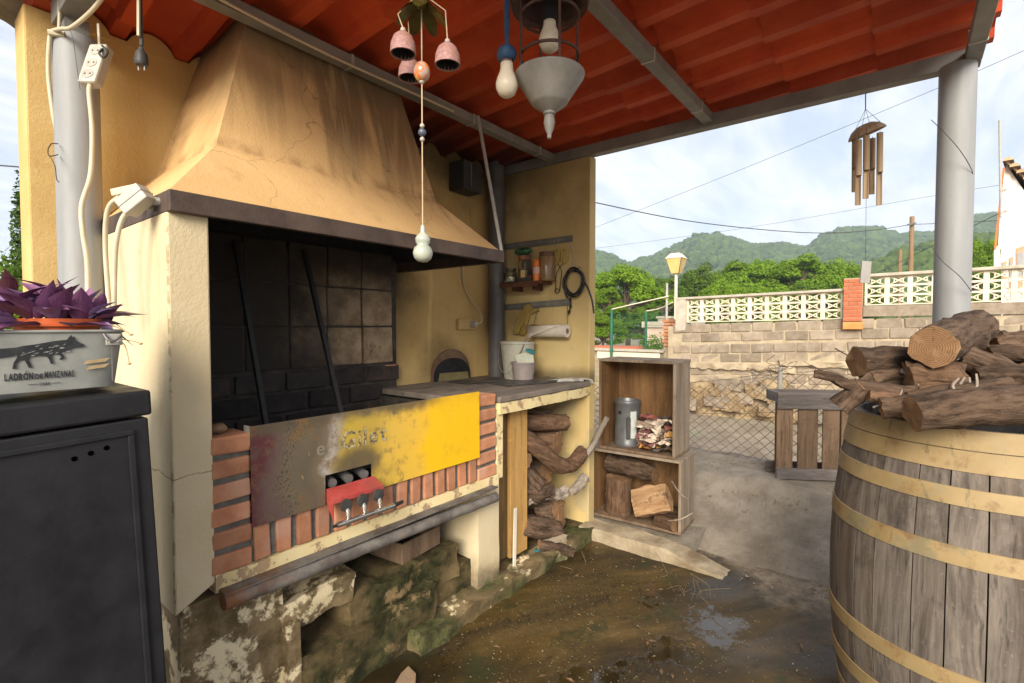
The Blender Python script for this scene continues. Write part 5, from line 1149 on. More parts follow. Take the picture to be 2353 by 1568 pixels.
# ================================================================== logs
def log(pts, r, label, cat='log', group=None, mat='bark', rough=.17, n=26, seed=0, name='firewood_log', parent=None, cutmat='cut', knots=0, squash=1.0):
    """one piece of wood along a bent axis: tapered, uneven, with sawn ends"""
    pts = [Vector(p) for p in pts]; A = pts[0]; d = pts[-1]-A; a, b2, dz = frame_of(d); Mx = Matrix((a, b2, dz)).transposed(); Mi = Mx.transposed()
    path = [Mi @ (p-A) for p in (curve_path(pts, 9) if len(pts) > 2 else [pts[0].lerp(pts[1], i/16) for i in range(17)])]
    N = len(path); rs = r if isinstance(r, (list, tuple)) else (r, r*.9)
    rad = [rs[0]+(rs[1]-rs[0])*i/(N-1) for i in range(N)]; rr = random.Random(seed*7+3)
    kn = [(rr.uniform(.15, .85)*(N-1), rr.uniform(0, 6.28)) for _ in range(knots)]
    vs = []; fs = []; mi = []
    for i, p in enumerate(path):
        dd_ = (path[min(i+1, N-1)]-path[max(i-1, 0)]).normalized(); e1 = Vector((1, 0, 0)); e1 = (e1-dd_*e1.dot(dd_)).normalized(); e2 = dd_.cross(e1)
        for k in range(n):
            t = 2*math.pi*k/n; w = 1+rough*mnoise.noise(Vector((math.cos(t)*1.3+seed*4.1, math.sin(t)*1.3, p.z*6/max(.05, rad[i]*8)+seed)))+rough*.75*mnoise.noise(Vector((math.cos(t)*3.4+seed, math.sin(t)*3.4, p.z*34)))
            w += .055*(1-2*abs(mnoise.noise(Vector((math.cos(t)*5.5+seed*2, math.sin(t)*5.5, p.z*9)))))
            for ki, kt in kn:
                q = math.exp(-((i-ki)/1.2)**2-((math.atan2(math.sin(t-kt), math.cos(t-kt)))/.42)**2); w += .30*q
            jz = dd_*((rr.uniform(-1, 1)*rad[i]*.10) if i in (0, N-1) else 0)
            vs.append(p+(e1*math.cos(t)+e2*math.sin(t)*squash)*rad[i]*w+jz)
    for i in range(N-1):
        for k in range(n): fs.append((i*n+k, i*n+(k+1) % n, (i+1)*n+(k+1) % n, (i+1)*n+k)); mi.append(0)
    me = bpy.data.meshes.new(name); c0 = len(vs); vs += [path[0], path[-1]]
    for k in range(n): fs.append((c0, (k+1) % n, k)); mi.append(1); fs.append((c0+1, (N-1)*n+k, (N-1)*n+(k+1) % n)); mi.append(1)
    me.from_pydata(vs, [], fs); me.materials.append(M[mat]); me.materials.append(M[cutmat]); me.polygons.foreach_set('material_index', mi)
    me.polygons.foreach_set('use_smooth', [True]*len(fs)); me.set_sharp_from_angle(angle=R_(50)); me.update()
    o = bpy.data.objects.new(name, me); col.objects.link(o); o.matrix_basis = Matrix.Translation(A) @ Mx.to_4x4()
    if parent: o.parent = parent; o.matrix_parent_inverse = parent_matrix(parent).inverted()
    return tag(o, label, cat, group)
GF = 'firewood piled under the worktop'
log([(2.30, 2.0, .73), (2.34, 1.72, .74), (2.56, 1.60, .72)], (.05, .046), 'thick brown log sticking out at the top of the pile under the worktop', 'log', GF, 'bark_tan', .14, seed=1)
log([(2.13, 1.74, .76), (2.28, 1.62, .62), (2.42, 1.58, .50), (2.56, 1.56, .47), (2.68, 1.55, .53)], (.052, .040), 'curved tan log sagging across the front of the pile under the worktop', 'log', GF, 'bark_tan', .1, seed=2)
log([(2.66, 1.535, .50), (2.70, 1.50, .56), (2.80, 1.485, .67), (2.84, 1.47, .72)], (.020, .016), 'bleached grey stick curving up beside the crates', 'stick', GF, 'bark_grey', .12, n=10, seed=3)
log([(2.44, 1.95, .60), (2.50, 1.62, .60)], (.075, .070), 'short thick log end facing out in the pile under the worktop', 'log', GF, 'bark_tan', .14, seed=4)
log([(2.18, 1.9, .55), (2.20, 1.62, .56)], (.042, .040), 'round sawn log end peeping past the yellow board', 'log', GF, 'bark_tan', .1, seed=5)
log([(2.22, 1.72, .52), (2.30, 1.62, .38)], (.05, .058), 'knobbly split block under the curved log in the pile', 'log', GF, 'bark', .22, seed=6)
log([(2.20, 1.80, .36), (2.26, 1.64, .36), (2.38, 1.60, .34)], (.05, .05), 'dark gnarled stump in the middle of the firewood pile', 'log', GF, 'bark', .3, seed=7)
log([(2.24, 1.66, .325), (2.34, 1.60, .34), (2.44, 1.57, .32), (2.50, 1.56, .33)], (.036, .028), 'bleached twisted root lying in the pile under the worktop', 'root', GF, 'bark_grey', .35, seed=8, cutmat='split')
log([(2.50, 1.54, .315), (2.58, 1.53, .335), (2.66, 1.525, .375)], (.020, .030), 'pale splintered root end poking towards the lower crate', 'root', GF, 'bark_grey', .3, seed=9, cutmat='split')
log([(2.44, 1.70, .22), (2.46, 1.585, .235)], (.085, .085), 'broad dark round of wood near the bottom of the pile', 'log', GF, 'bark', .12, seed=10)
log([(2.18, 1.66, .20), (2.34, 1.60, .14), (2.44, 1.59, .10)], (.065, .055), 'heavy dark log at the foot of the pile under the worktop', 'log', GF, 'bark', .16, seed=11)
log([(2.52, 1.9, .10), (2.555, 1.62, .11)], (.036, .036), 'small dark log end lying on the plinth beside the end wall', 'log', GF, 'bark', .1, seed=12)
log([(2.42, 1.95, .42), (2.44, 1.66, .43)], (.075, .07), 'upright grey-brown log at the back of the pile', 'log', GF, 'bark', .12, seed=13)
log([(2.28, 1.72, .84), (2.38, 1.66, .80), (2.50, 1.66, .79)], (.012, .008), 'dry twig bundle on top of the pile under the worktop', 'twig', GF, 'bark', .3, n=8, seed=14)
log([(2.22, 1.56, .10), (2.30, 1.50, .07), (2.40, 1.47, .02)], (.026, .03), 'dark root end spilling over the plinth edge onto the patio', 'root', GF, 'bark', .3, seed=15)
lumpy((2.30, 1.50, .06), (2.42, 1.585, .10), 5, 4, 2, .012, 14, 31).build('stone_chunk', M['conc_pale'], auto=60, label='pinkish rubble chunk on the plinth edge below the firewood', cat='stone')
MB().box((2.20, 1.545, .068), (2.30, 1.575, .078)).jitter(.01, 18).build('plastic_scrap', simple('teal_plastic', (.02, .13, .14), (.04, .18, .19), 20, .5), label='scrap of teal plastic at the foot of the yellow board', cat='scrap')

# ================================================================== stacked crates
def crate(name, y0, y1, z0, z1, xf, depth, rz, label, grp):
    e = empty(name, ((xf+depth/2), (y0+y1)/2, z0), label, 'crate', grp); c = Vector((xf, (y0+y1)/2, z0)); Rm = Matrix.Rotation(rz, 3, 'Z'); t = .016
    def pc(lo, hi, nm, mat, warp=0):
        b = MB(); b.box(lo, hi); b.v = [c+Rm @ (p-c) for p in b.v]; return b.build(nm, mat, e, bevel=.002)
    x1 = xf+depth
    pc((xf, y0, z0), (x1, y1, z0+t), 'bottom', M['crate_z']); pc((xf-.004, y0-.003, z1-t), (x1+.003, y1+.003, z1), 'top', M['crate_grey'])
    s1 = pc((xf, y1-t, z0+t), (x1, y1, z1-t), 'side', M['crate_z']); s2 = pc((xf, y0, z0+t), (x1, y0+t, z1-t), 'side', M['crate_grey'])
    pc((x1-.010, y0+t, z0+t), (x1, y1-t, z1-t), 'back', M['crate_in'])
    pc((xf+.002, y1-t-.004, z0+t), (x1-.012, y1-t, z1-t), 'lining', M['crate_in']); pc((xf+.012, y0+t, z0+t), (x1-.012, y0+t+.003, z1-t), 'lining', M['crate_in'])
    return e, c, Rm
GC = 'old wooden crates stacked outside the end wall'
KZ = .082
c1, _, _ = crate('wooden_crate', 1.005, 1.590, KZ, .517, 2.845, .285, .05, 'lower weathered wooden crate full of logs, standing on the kerb', GC)
c2, cc2, Rm2 = crate('wooden_crate', 1.045, 1.535, .519, 1.092, 2.855, .275, .03, 'upper taller wooden crate holding a metal canister and waste paper', GC)
# faint stencil lines of print on the outer sides
M['stencil'] = simple('faded_stencil', (.13, .10, .085), (.22, .185, .16), 120, .9, 0)
def stencil(e, c, y, z0, z1, x0, x1, rows, dots, rz, seed):
    rr = random.Random(seed); b = MB(); Rm = Matrix.Rotation(rz, 3, 'Z')
    for r in range(rows):
        x = x0+(x1-x0)*r/max(1, rows-1); z = z1-rr.uniform(0, .08)
        while z > z0:
            l = rr.uniform(.004, .012) if dots else rr.uniform(.02, .06)
            b.box((x, y-.0012, z-l), (x+(.004 if dots else .0025), y-.0004, z)); z -= l+rr.uniform(.003, .006 if dots else .02)
    b.v = [c+Rm @ (p-c) for p in b.v]; b.build('stencil_print', M['stencil'], e, kind='stuff')
stencil(c2, Vector((2.855, 1.29, .519)), 1.045, .64, .98, 2.95, 3.07, 6, True, .03, 4)
stencil(c1, Vector((2.845, 1.2975, KZ)), 1.005, .17, .42, 2.93, 3.08, 3, False, .05, 5)
M['canmetal'] = simple('dull_galvanised_can', (.11, .115, .12), (.19, .195, .20), 7, .42, .15, 60, metal=.35)
cn = empty('metal_canister', (2.98, 1.40, .535), 'grey metal canister with black handle and pale label in the upper crate', 'canister')
q = Vector((2.985, 1.400, .536)); MB().lathe([(.0005, 0), (.082, 0), (.083, .02), (.080, .025), (.080, .262), (.084, .268), (.084, .284), (.080, .290), (.074, .290), (.07, .27), (.0005, .265)], q, 36).build('drum', M['canmetal'], cn, auto=35)
wd = Vector((-.88, -.47, 0)).normalized(); sd_ = Vector((wd.y, -wd.x, 0))
MB().bar(q+wd*.098+Vector((0, 0, .055)), q+wd*.098+Vector((0, 0, .19)), .026, .018, up=wd).build('handle', M['blackplastic'], cn, bevel=.004)
for z_ in (.06, .185): MB().bar(q+wd*.078+Vector((0, 0, z_)), q+wd*.10+Vector((0, 0, z_)), .012, .006).build('handle_bracket', M['greysteel'], cn)
aa = math.atan2(wd.y, wd.x); vs = []
for z_ in (.055, .225):
    for k in range(7): t = aa+.16+k*.085; vs.append(q+Vector((.0808*math.cos(t)*1.0, .0808*math.sin(t), z_)))
vs2 = [v + (Vector((v.x, v.y, 0))-Vector((q.x, q.y, 0))).normalized()*.001 for v in vs]
MB().add(vs2, [(k, k+1, 8+k, 7+k) for k in range(6)]).build('label', simple('pale_blue_label', (.46, .50, .48), (.56, .60, .58), 40, .5), cn)
MB().cyl(q+Vector((math.cos(aa+.75+3.14*0-1.45)*.0815, math.sin(aa-.70)*.0815, .215)), q+Vector((math.cos(aa-.70)*.079, math.sin(aa-.70)*.079, .215)), .012, .012, 14).build('air_hole', M['soot'], cn)  # flat black disc painted for the shade in the air hole
# heap of waste paper
hp = empty('waste_paper', (2.96, 1.18, .535), 'crumpled heap of waste paper and wrappers in the upper crate', 'paper heap')
rr = random.Random(21); pal = [(.34, .26, .20), (.45, .36, .28), (.03, .025, .024), (.25, .09, .07), (.42, .22, .06), (.50, .42, .34), (.05, .035, .03), (.16, .06, .06)]
for k in range(46):
    p = Vector((2.95+rr.uniform(-.07, .10), 1.185+rr.uniform(-.105, .12), .56+rr.uniform(0, .20)*(1-abs(rr.uniform(-.6, .6)))))
    b = MB(); n_ = 5; g = [[p+Vector(((i-2)*.022*rr.uniform(.6, 1.2), (j_-2)*.026, 0))+Vector((rr.uniform(-1, 1), rr.uniform(-1, 1), rr.uniform(-1, 1)))*.014 for i in range(n_)] for j_ in range(n_)]
    Rm = Matrix.Rotation(rr.uniform(0, 3), 3, rr.choice('XYZ')); b.add([p+Rm @ (x-p) for r_ in g for x in r_], [(j_*n_+i, j_*n_+i+1, (j_+1)*n_+i+1, (j_+1)*n_+i) for i in range(n_-1) for j_ in range(n_-1)])
    for i, x in enumerate(b.v): b.v[i] = Vector((min(3.11, max(2.87, x.x)), min(1.315, max(1.068, x.y)), max(.537, x.z)))
    cpl = pal[k % len(pal)]; key = 'waste%d' % (k % len(pal))
    if key not in M: M[key] = simple('waste_paper_tone', cpl, tuple(min(1, x*1.5) for x in cpl), 50, .6, .2, 60)
    b.build('paper_scrap', M[key], hp, auto=20)
GL = 'logs inside the lower crate'
log([(2.945, 1.44, KZ+.017), (2.945, 1.44, .325)], (.083, .080), 'upright sawn stump standing in the lower crate', 'log', GL, 'bark_tan', .07, n=20, seed=41, knots=2)
log([(2.99, 1.52, .40), (2.95, 1.36, .405), (2.95, 1.20, .385)], (.062, .048), 'smooth grey forked log lying on the stump in the lower crate', 'log', GL, 'bark', .2, seed=42)
log([(2.90, 1.16, KZ+.04), (2.87, 1.04, KZ+.05)], (.04, .04), 'short brown log on the floor of the lower crate', 'log', GL, 'bark_tan', .1, seed=43)
log([(3.02, 1.20, KZ+.06), (3.0, 1.05, KZ+.065)], (.045, .045), 'log tucked in the back corner of the lower crate', 'log', GL, 'bark', .1, seed=44)
b = MB(); cw = Vector((2.875, 1.19, .245)); ex = Vector((.05, -.93, .36)).normalized(); ez = Vector((.25, .34, .9)).normalized(); ey = ez.cross(ex).normalized(); ez = ex.cross(ey)
prof_ = [(-.03, -.075), (.02, -.085), (.045, -.02), (.04, .06), (-.01, .085), (-.035, .02)]; vs = []
NR = 7
for i in range(NR+1):
    for (a_, c_) in prof_:
        p = Vector((-.115+.23*i/NR, a_, c_)); p += Vector(mnoise.noise_vector(p*22))*.012; vs.append(p)
b.add(vs, [(i*6+k, i*6+(k+1) % 6, (i+1)*6+(k+1) % 6, (i+1)*6+k) for i in range(NR) for k in range(6)]+[tuple(range(5, -1, -1)), tuple(range(NR*6, NR*6+6))])
so2 = b.build('split_log', M['split'], auto=35, label='large split block of orange wood leaning across the lower crate', cat='log', group=GL); so2.matrix_basis = Matrix.Translation(cw) @ Matrix((ex, ey, ez)).transposed().to_4x4()
for k, (pp, lb) in enumerate((([(2.86, 1.06, .39), (2.80, .99, .35), (2.82, .95, .32)], 'thin dry twig sticking out past the lower crate side'), ([(2.86, 1.09, .15), (2.80, .99, .20), (2.84, .93, .24)], 'pale twig reaching out from the bottom of the lower crate'))):
    log(pp, (.004, .002), lb, 'twig', None, 'bark_grey', .1, n=6, seed=50+k, name='twig')

# ================================================================== barrel with its load of logs
BX, BY, BH = 2.050, -.172, 1.03
bar = empty('wine_barrel', (BX, BY, 0), 'big weathered oak wine barrel with yellow painted hoops, heaped with logs', 'barrel')
def br_(z):
    t = (z/BH-.5)*2; return .310+.056*(1-abs(t)**2.1)
NSV = 26
widths = [rnd.uniform(.8, 1.25) for _ in range(NSV)]; tot = sum(widths); a = .3
for w in widths:
    da = w/tot*2*math.pi; g = .0035/.35; vs = []
    for i in range(13):
        z = BH*i/12; r = br_(z); o_ = rnd.uniform(-.0006, .0006)
        for rr_ in (r+o_, r-.024):
            for k in range(4): t = a+g/2+(da-g)*k/3; vs.append((BX+rr_*math.cos(t), BY+rr_*math.sin(t), z))
    fs = []
    for i in range(12):
        for k in range(3): fs += [(i*8+k, i*8+k+1, (i+1)*8+k+1, (i+1)*8+k), (i*8+5+k, i*8+4+k, (i+1)*8+4+k, (i+1)*8+5+k)]
        fs += [(i*8, (i+1)*8, (i+1)*8+4, i*8+4), (i*8+3, i*8+7, (i+1)*8+7, (i+1)*8+3)]
    fs += [(96, 97, 101, 100), (97, 98, 102, 101), (98, 99, 103, 102)]
    MB().add(vs, fs).build('stave', M['stave'], bar, auto=40); a += da
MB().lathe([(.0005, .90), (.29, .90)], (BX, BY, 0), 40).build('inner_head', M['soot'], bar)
MB().lathe([(.30, .03), (.330, .5), (.29, .99)], (BX, BY, 0), 40).build('inner_skin', M['soot'], bar)  # near-black disc and skin darken the inside of the barrel
for z0, z1, ex_ in ((.980, 1.032, .0030), (.925, .978, .0022), (.838, .884, .0022), (.688, .736, .0022), (.366, .412, .0022), (.222, .268, .0022), (.110, .156, .0022), (.0, .06, .0022)):
    b = MB(); b.lathe([(br_(z0)+ex_-.002, z0), (br_(z0)+ex_+.001, z0+.0005), (br_((z0+z1)/2)+ex_+.001, (z0+z1)/2), (br_(z1)+ex_+.001, z1-.0005), (br_(z1)+ex_-.004, z1)], (BX, BY, 0), 72); ho = b.build('hoop', M['hoop'], bar, auto=50)
    t = rnd.uniform(3.4, 3.9)
    for k in range(2):
        tt_ = t; zz = z0+(z1-z0)*(.3+.4*k); r = br_(zz)+ex_; MB().ball((BX+r*math.cos(tt_), BY+r*math.sin(tt_), zz), .0055, 6).build('rivet', M['hoop'], ho)
GB = 'logs heaped on the barrel'
def bl(px, r, label, s, **k):
    s = s if isinstance(s, (list, tuple)) else [s]*len(px)
    return log([at(u, v, s=ss) for (u, v), ss in zip(px, s)], r, label, k.pop('cat', 'log'), GB, **k)
bl([(2143, 797), (2195, 770), (2240, 752)], (.056, .058), 'thickest log on top of the heap, sawn orange face turned to the fireplace', [1.42, 1.56, 1.70], seed=60, n=20, knots=2)
bl([(1966, 832), (2040, 830), (2130, 842)], (.047, .047), 'thick straight log lying level across the back of the heap', [1.60, 1.60, 1.62], seed=61, n=16)
bl([(2094, 950), (2200, 938), (2330, 930), (2470, 915)], (.041, .052), 'big knotted log resting on the front rim of the barrel', [1.26, 1.24, 1.22, 1.20], seed=62, n=18, knots=6)
bl([(2024, 938), (2115, 930)], (.028, .029), 'short log end wedged behind the knotted log', [1.40, 1.36], seed=63)
bl([(2085, 922), (2190, 905), (2320, 888)], (.026, .028), 'slender log with white shoots lying behind the knotted log', [1.38, 1.36, 1.34], seed=64, knots=3)
bl([(2212, 818), (2280, 845), (2370, 885)], (.033, .040), 'log sloping down to the right of the thickest log', [1.52, 1.48, 1.42], seed=65)
bl([(2285, 800), (2330, 795), (2420, 792)], (.040, .050), 'rough dark log at the far right of the heap', [1.72, 1.70, 1.66], seed=66, knots=3, rough=.2)
bl([(1870, 858), (1912, 866), (1945, 882), (2010, 893), (2095, 905)], (.012, .024), 'crooked thin branch jutting out over the barrel rim', [1.55, 1.53, 1.50, 1.47, 1.44], cat='branch', seed=67, n=12)
bl([(2085, 872), (2130, 868), (2200, 880)], (.055, .05), 'gnarled orange-brown root block under the thickest log', [1.50, 1.48, 1.46], seed=68, rough=.4, n=18, mat='bark_tan', cutmat='split')
bl([(2175, 765), (2215, 762), (2262, 790)], (.048, .052), 'charred hollow log behind the thickest log', [1.82, 1.80, 1.76], seed=69, rough=.22)
bl([(1930, 935), (1962, 905), (1985, 885)], (.030, .026), 'stubby branch fork hanging over the barrel rim', [1.52, 1.50, 1.48], seed=70, rough=.25)
bl([(1985, 885), (2060, 890), (2130, 900)], (.042, .04), 'gnarled log in the middle of the heap behind the crooked branch', [1.60, 1.58, 1.54], seed=71, rough=.3, knots=4)
bl([(2150, 890), (2240, 872), (2330, 870)], (.042, .045), 'brown log buried in the centre of the heap', [1.56, 1.54, 1.52], seed=72, knots=3)
bl([(2290, 900), (2352, 930), (2430, 960)], (.045, .05), 'dark log dropping into the barrel on the right', [1.46, 1.40, 1.34], seed=73)
bl([(2250, 830), (2330, 830), (2420, 850)], (.05, .05), 'broad dark log under the sloping log at the back', [1.70, 1.66, 1.60], seed=74, rough=.2)
SHOOT = ['bent pale shoot springing from the slender log beside the smallest shoot', 'leaning pale shoot on the slender log between the bent shoot and the two upright ones', 'thin upright pale shoot touching the thickest white shoot on the slender log', 'thickest upright white shoot on the slender log', 'long straight pale stick lying aslant over the slender log', 'smallest pale shoot on the slender log']
EX = [([(2000, 868), (2060, 858), (2140, 862)], (.020, .016), 'thin crooked log beneath the level log', [1.56, 1.55, 1.53]), ([(1995, 908), (2050, 915), (2120, 905)], (.018, .016), 'thin grey branch lying along the barrel mouth', [1.46, 1.44, 1.42]),
      ([(2240, 862), (2300, 855), (2380, 862)], (.022, .02), 'slim pale log between the sloping log and the shoots', [1.46, 1.44, 1.40]), ([(2180, 850), (2230, 838), (2290, 842)], (.024, .02), 'knobbly slim log tucked under the sloping log', [1.54, 1.52, 1.50]),
      ([(2270, 815), (2330, 812), (2400, 822)], (.024, .022), 'slim log lying against the rough dark log', [1.62, 1.60, 1.56]), ([(2300, 872), (2352, 850), (2420, 835)], (.02, .018), 'thin branch leaning up over the broad dark log', [1.48, 1.47, 1.46]),
      ([(2010, 855), (1985, 875), (1950, 895)], (.016, .012), 'forked thin branch dropping towards the stubby fork', [1.58, 1.55, 1.53]), ([(2110, 895), (2160, 888), (2215, 895)], (.020, .022), 'short slim log in front of the gnarled root block', [1.46, 1.44, 1.43]),
      ([(2240, 775), (2290, 775), (2340, 782)], (.026, .024), 'weathered slim log at the back right of the heap', [1.84, 1.82, 1.78])]
for k, (px, r_, lb_, ss) in enumerate(EX): bl(px, r_, lb_, ss, seed=140+k, rough=.24, knots=2, mat='bark_tan' if k % 2 else 'bark')
for k, (px, ss) in enumerate((([(2180, 915), (2188, 885), (2203, 868)], 1.34), ([(2200, 908), (2206, 882), (2216, 866)], 1.35), ([(2234, 902), (2228, 880), (2226, 866)], 1.35), ([(2240, 903), (2244, 880), (2242, 858)], 1.33), ([(2236, 925), (2270, 905), (2308, 885)], 1.30), ([(2192, 910), (2190, 892), (2186, 885)], 1.33))):
    bl(px, (.0042, .0026), SHOOT[k], [ss]*3, cat='shoot', mat='bark_grey', n=6, seed=80+k, name='shoot', rough=.08)
bl([(2005, 935), (2040, 925), (2065, 910), (2072, 895)], (.003, .0015), 'curled yellow twig at the front of the heap', [1.42, 1.40, 1.39, 1.39], cat='twig', mat='bark_grey', n=6, seed=90, name='twig')
bl([(1862, 838), (1885, 850), (1905, 862)], (.0025, .002), 'thin dark twig crossing the crooked branch', [1.56, 1.55, 1.54], cat='twig', n=6, seed=91, name='twig')
bl([(1918, 800), (1940, 812), (1965, 826)], (.0022, .002), 'thin dark twig poking up left of the level log', [1.62, 1.6, 1.6], cat='twig', n=6, seed=92, name='twig')
bl([(2070, 850), (2095, 858), (2120, 856)], (.007, .005), 'pale broken twig lying on the level log', [1.52, 1.50, 1.49], cat='twig', mat='bark_grey', n=6, seed=93, name='twig')

# ================================================================== weathered slatted box on the ledge
pbx = empty('slatted_box', (3.68, .48, .315), 'weathered grey slatted wooden box on the concrete ledge behind the barrel', 'box')
o = Vector((3.56, .64, .317)); e1 = Vector((.25, -.40, 0)).normalized(); e2 = Vector((e1.y*-1, e1.x, 0)); e2 = Vector((.85, .53, 0)).normalized()
PW, PH, PD = .50, .555, .17
def pbar(a_, b_, w_, h_, nm, mt):
    p = o+e1*a_[0]+e2*a_[1]+Vector((0, 0, a_[2])); q = o+e1*b_[0]+e2*b_[1]+Vector((0, 0, b_[2])); d = q-p; L = d.length; dz = d.normalized()
    up = e2 if abs(dz.z) > .5 else Vector((0, 0, 1)); ax_ = dz.cross(up).normalized(); b = MB(); b.box((0, -w_/2, -h_/2), (L, w_/2, h_/2)) if mt == 'pallet_x' else b.box((-w_/2, -h_/2, 0), (w_/2, h_/2, L))
    ob = b.build(nm, M[mt], pbx, bevel=.003); Mx = Matrix((dz, ax_, dz.cross(ax_))).transposed() if mt == 'pallet_x' else Matrix((ax_, dz.cross(ax_), dz)).transposed()
    ob.matrix_parent_inverse = parent_matrix(pbx).inverted(); ob.matrix_basis = Matrix.Translation(p) @ Mx.to_4x4()
pbar((0, 0, PH-.05), (PW, 0, PH-.05), .022, .105, 'rail', 'pallet_x'); pbar((0, 0, .035), (PW, 0, .035), .022, .070, 'rail', 'pallet_x')
pbar((0, PD, PH-.03), (PW, PD, PH-.03), .022, .065, 'rail', 'pallet_x'); pbar((0, PD, .035), (PW, PD, .035), .022, .070, 'rail', 'pallet_x')
pbar((.01, 0.012, PH-.03), (.01, PD-.012, PH-.03), .022, .065, 'rail', 'pallet_x'); pbar((PW-.01, .012, PH-.03), (PW-.01, PD-.012, PH-.03), .022, .065, 'rail', 'pallet_x')
for x_, w_ in ((.055, .10), (.195, .12), (.335, .10), (.44, .09)): pbar((x_, .018, .0), (x_, .018, PH-.06), w_, .014, 'slat', 'pallet_z')
for x_, w_ in ((.10, .10), (.27, .10), (.42, .09)): pbar((x_, PD-.018, .0), (x_, PD-.018, PH-.06), w_, .014, 'slat', 'pallet_z')

# ================================================================== ash box under the hearth, straw, floor litter
ab = empty('ash_box', (1.42, 1.72, .31), 'open wooden ash box full of charcoal under the hearth', 'box')
def abox(lo, hi, nm, m_): b = MB().box(lo, hi); Rm = Matrix.Rotation(.12, 3, 'Z'); c_ = Vector((1.42, 1.74, .36)); b.v = [c_+Rm @ (p-c_) for p in b.v]; return b.build(nm, m_, ab, bevel=.002)
abox((1.30, 1.62, .317), (1.54, 1.632, .40), 'side', M['crate_z']); abox((1.30, 1.86, .317), (1.54, 1.872, .40), 'side', M['crate_z']); abox((1.30, 1.632, .317), (1.312, 1.86, .40), 'side', M['crate_z']); abox((1.528, 1.632, .317), (1.54, 1.86, .40), 'side', M['crate_z']); abox((1.312, 1.632, .317), (1.528, 1.86, .325), 'bottom', M['crate_z'])
b = MB(); rr = random.Random(5)
for k in range(40): b.ball((1.42+rr.uniform(-.09, .09), 1.745+rr.uniform(-.09, .09), .335+rr.uniform(0, .025)), rr.uniform(.008, .02), 4, (1, rr.uniform(.6, 1.4), .7))
b.jitter(.006, 60).build('charcoal', M['soot'], ab, kind='stuff')
b = MB(); rr = random.Random(6)
for k in range(420):
    p = Vector((rr.gauss(1.57, .075), rr.gauss(1.86, .08), rr.uniform(.20, .50))); p.x = min(1.69, p.x); d = Vector((rr.uniform(-1, 1), rr.uniform(-1, 1), rr.uniform(-.8, .8))).normalized()*rr.uniform(.03, .09)
    b.tube([p, p+d*.5+Vector((0, 0, rr.uniform(-.012, .012))), p+d], .0012, 3, False)
for i, p in enumerate(b.v): b.v[i] = Vector((min(1.705, p.x), min(2.25, max(1.60, p.y)), max(.205, p.z)))
b.build('dry_straw', simple('brown_straw', (.12, .065, .035), (.24, .15, .08), 30, .9, 0), label='tangle of dry brown straw stuffed beside the right pier under the hearth', cat='straw', kind='stuff')
b = MB(); b.prism([(1.105, 1.36), (1.145, 1.335), (1.205, 1.40), (1.215, 1.455), (1.17, 1.445), (1.115, 1.415)], (0, 0, .004), (1, 0, 0), (0, 1, 0), .012); b.build('tile_shard', simple('tan_shard', (.24, .155, .09), (.32, .22, .135), 20, .8), bevel=.002, label='broken tan tile shard lying on the wet patio below the barbecue', cat='shard')
MB().box((1.20, 1.22, .003), (1.218, 1.235, .010), rot=Matrix.Rotation(.7, 3, 'Z')).build('litter', simple('white_scrap', (.5, .48, .46), (.6, .58, .55), 20), label='tiny white scrap on the wet patio', cat='litter')
# scattered duckweed-like leaf crumbs and grit: uncountable
b = MB(); rr = random.Random(9)
for k in range(260):
    x, y = 1.75+rr.gauss(0, .33), 1.12+rr.gauss(0, .26)
    if y > 1.46 or x > 2.62: continue
    r = rr.uniform(.0015, .0045); a = rr.uniform(0, 6.28); b.add([(x+r*math.cos(a), y+r*math.sin(a), .0075), (x+r*.6*math.cos(a+1.9), y+r*.6*math.sin(a+1.9), .0085), (x+r*math.cos(a+3.3), y+r*math.sin(a+3.3), .0075), (x+r*.6*math.cos(a+4.8), y+r*.6*math.sin(a+4.8), .008)], [(0, 1, 2, 3)])
b.build('leaf_crumbs', simple('pale_green_crumb', (.16, .22, .04), (.32, .33, .16), 90, .7, 0), label='scatter of tiny pale green leaf crumbs on the wet patio', cat='leaf litter', kind='stuff')
b = MB()
for k in range(7):
    x, y = 2.45+rr.uniform(-.25, .1), 1.12+rr.uniform(-.45, .25); b.tube(curve_path([(x, y, .01), (x+rr.uniform(-.06, .06), y+rr.uniform(-.06, .06), .02+rr.uniform(0, .05)), (x+rr.uniform(-.12, .12), y+rr.uniform(-.12, .12), .012+rr.uniform(0, .09))], 4), .0012, 4, False)
for k in range(14):
    x, y = 2.36+rr.gauss(0, .05), .80+rr.gauss(0, .04); b.tube([(x, y, .008), (x+rr.uniform(-.04, .04), y+rr.uniform(-.04, .04), .010+rr.uniform(0, .03))], .0008, 4, False)
b.build('dry_grass', simple('dead_grass', (.10, .065, .03), (.17, .12, .06), 20, .9, 0), label='wisps of dry grass on the patio before the crates', cat='grass', kind='stuff')

# grit and leaf bits strewn over the patio
b = MB(); rr = random.Random(77)
for k in range(2600):
    x, y = rr.uniform(.9, 3.3), rr.uniform(-.2, 1.46)
    if x > 2.62 and y > .68: continue
    r = rr.uniform(.0010, .0032)*(1.8 if rr.random() < .05 else 1); z = .004+.006*mnoise.noise(Vector((x*1.3, y*1.3, 3)))-.004; a = rr.uniform(0, 6.28)
    q = [Vector((x+r*math.cos(a+t)*rr.uniform(.6, 1.2), y+r*math.sin(a+t)*rr.uniform(.6, 1.2), z)) for t in (0, 2.1, 4.2)]
    b.add(q+[Vector((x, y, z+r*.9))], [(0, 1, 3), (1, 2, 3), (2, 0, 3)])
b.build('floor_grit', simple('pale_grit', (.10, .075, .04), (.30, .24, .15), 300, .9, 0), label='fine pale grit strewn over the wet patio', cat='grit', kind='stuff')
b = MB(); rr = random.Random(78)
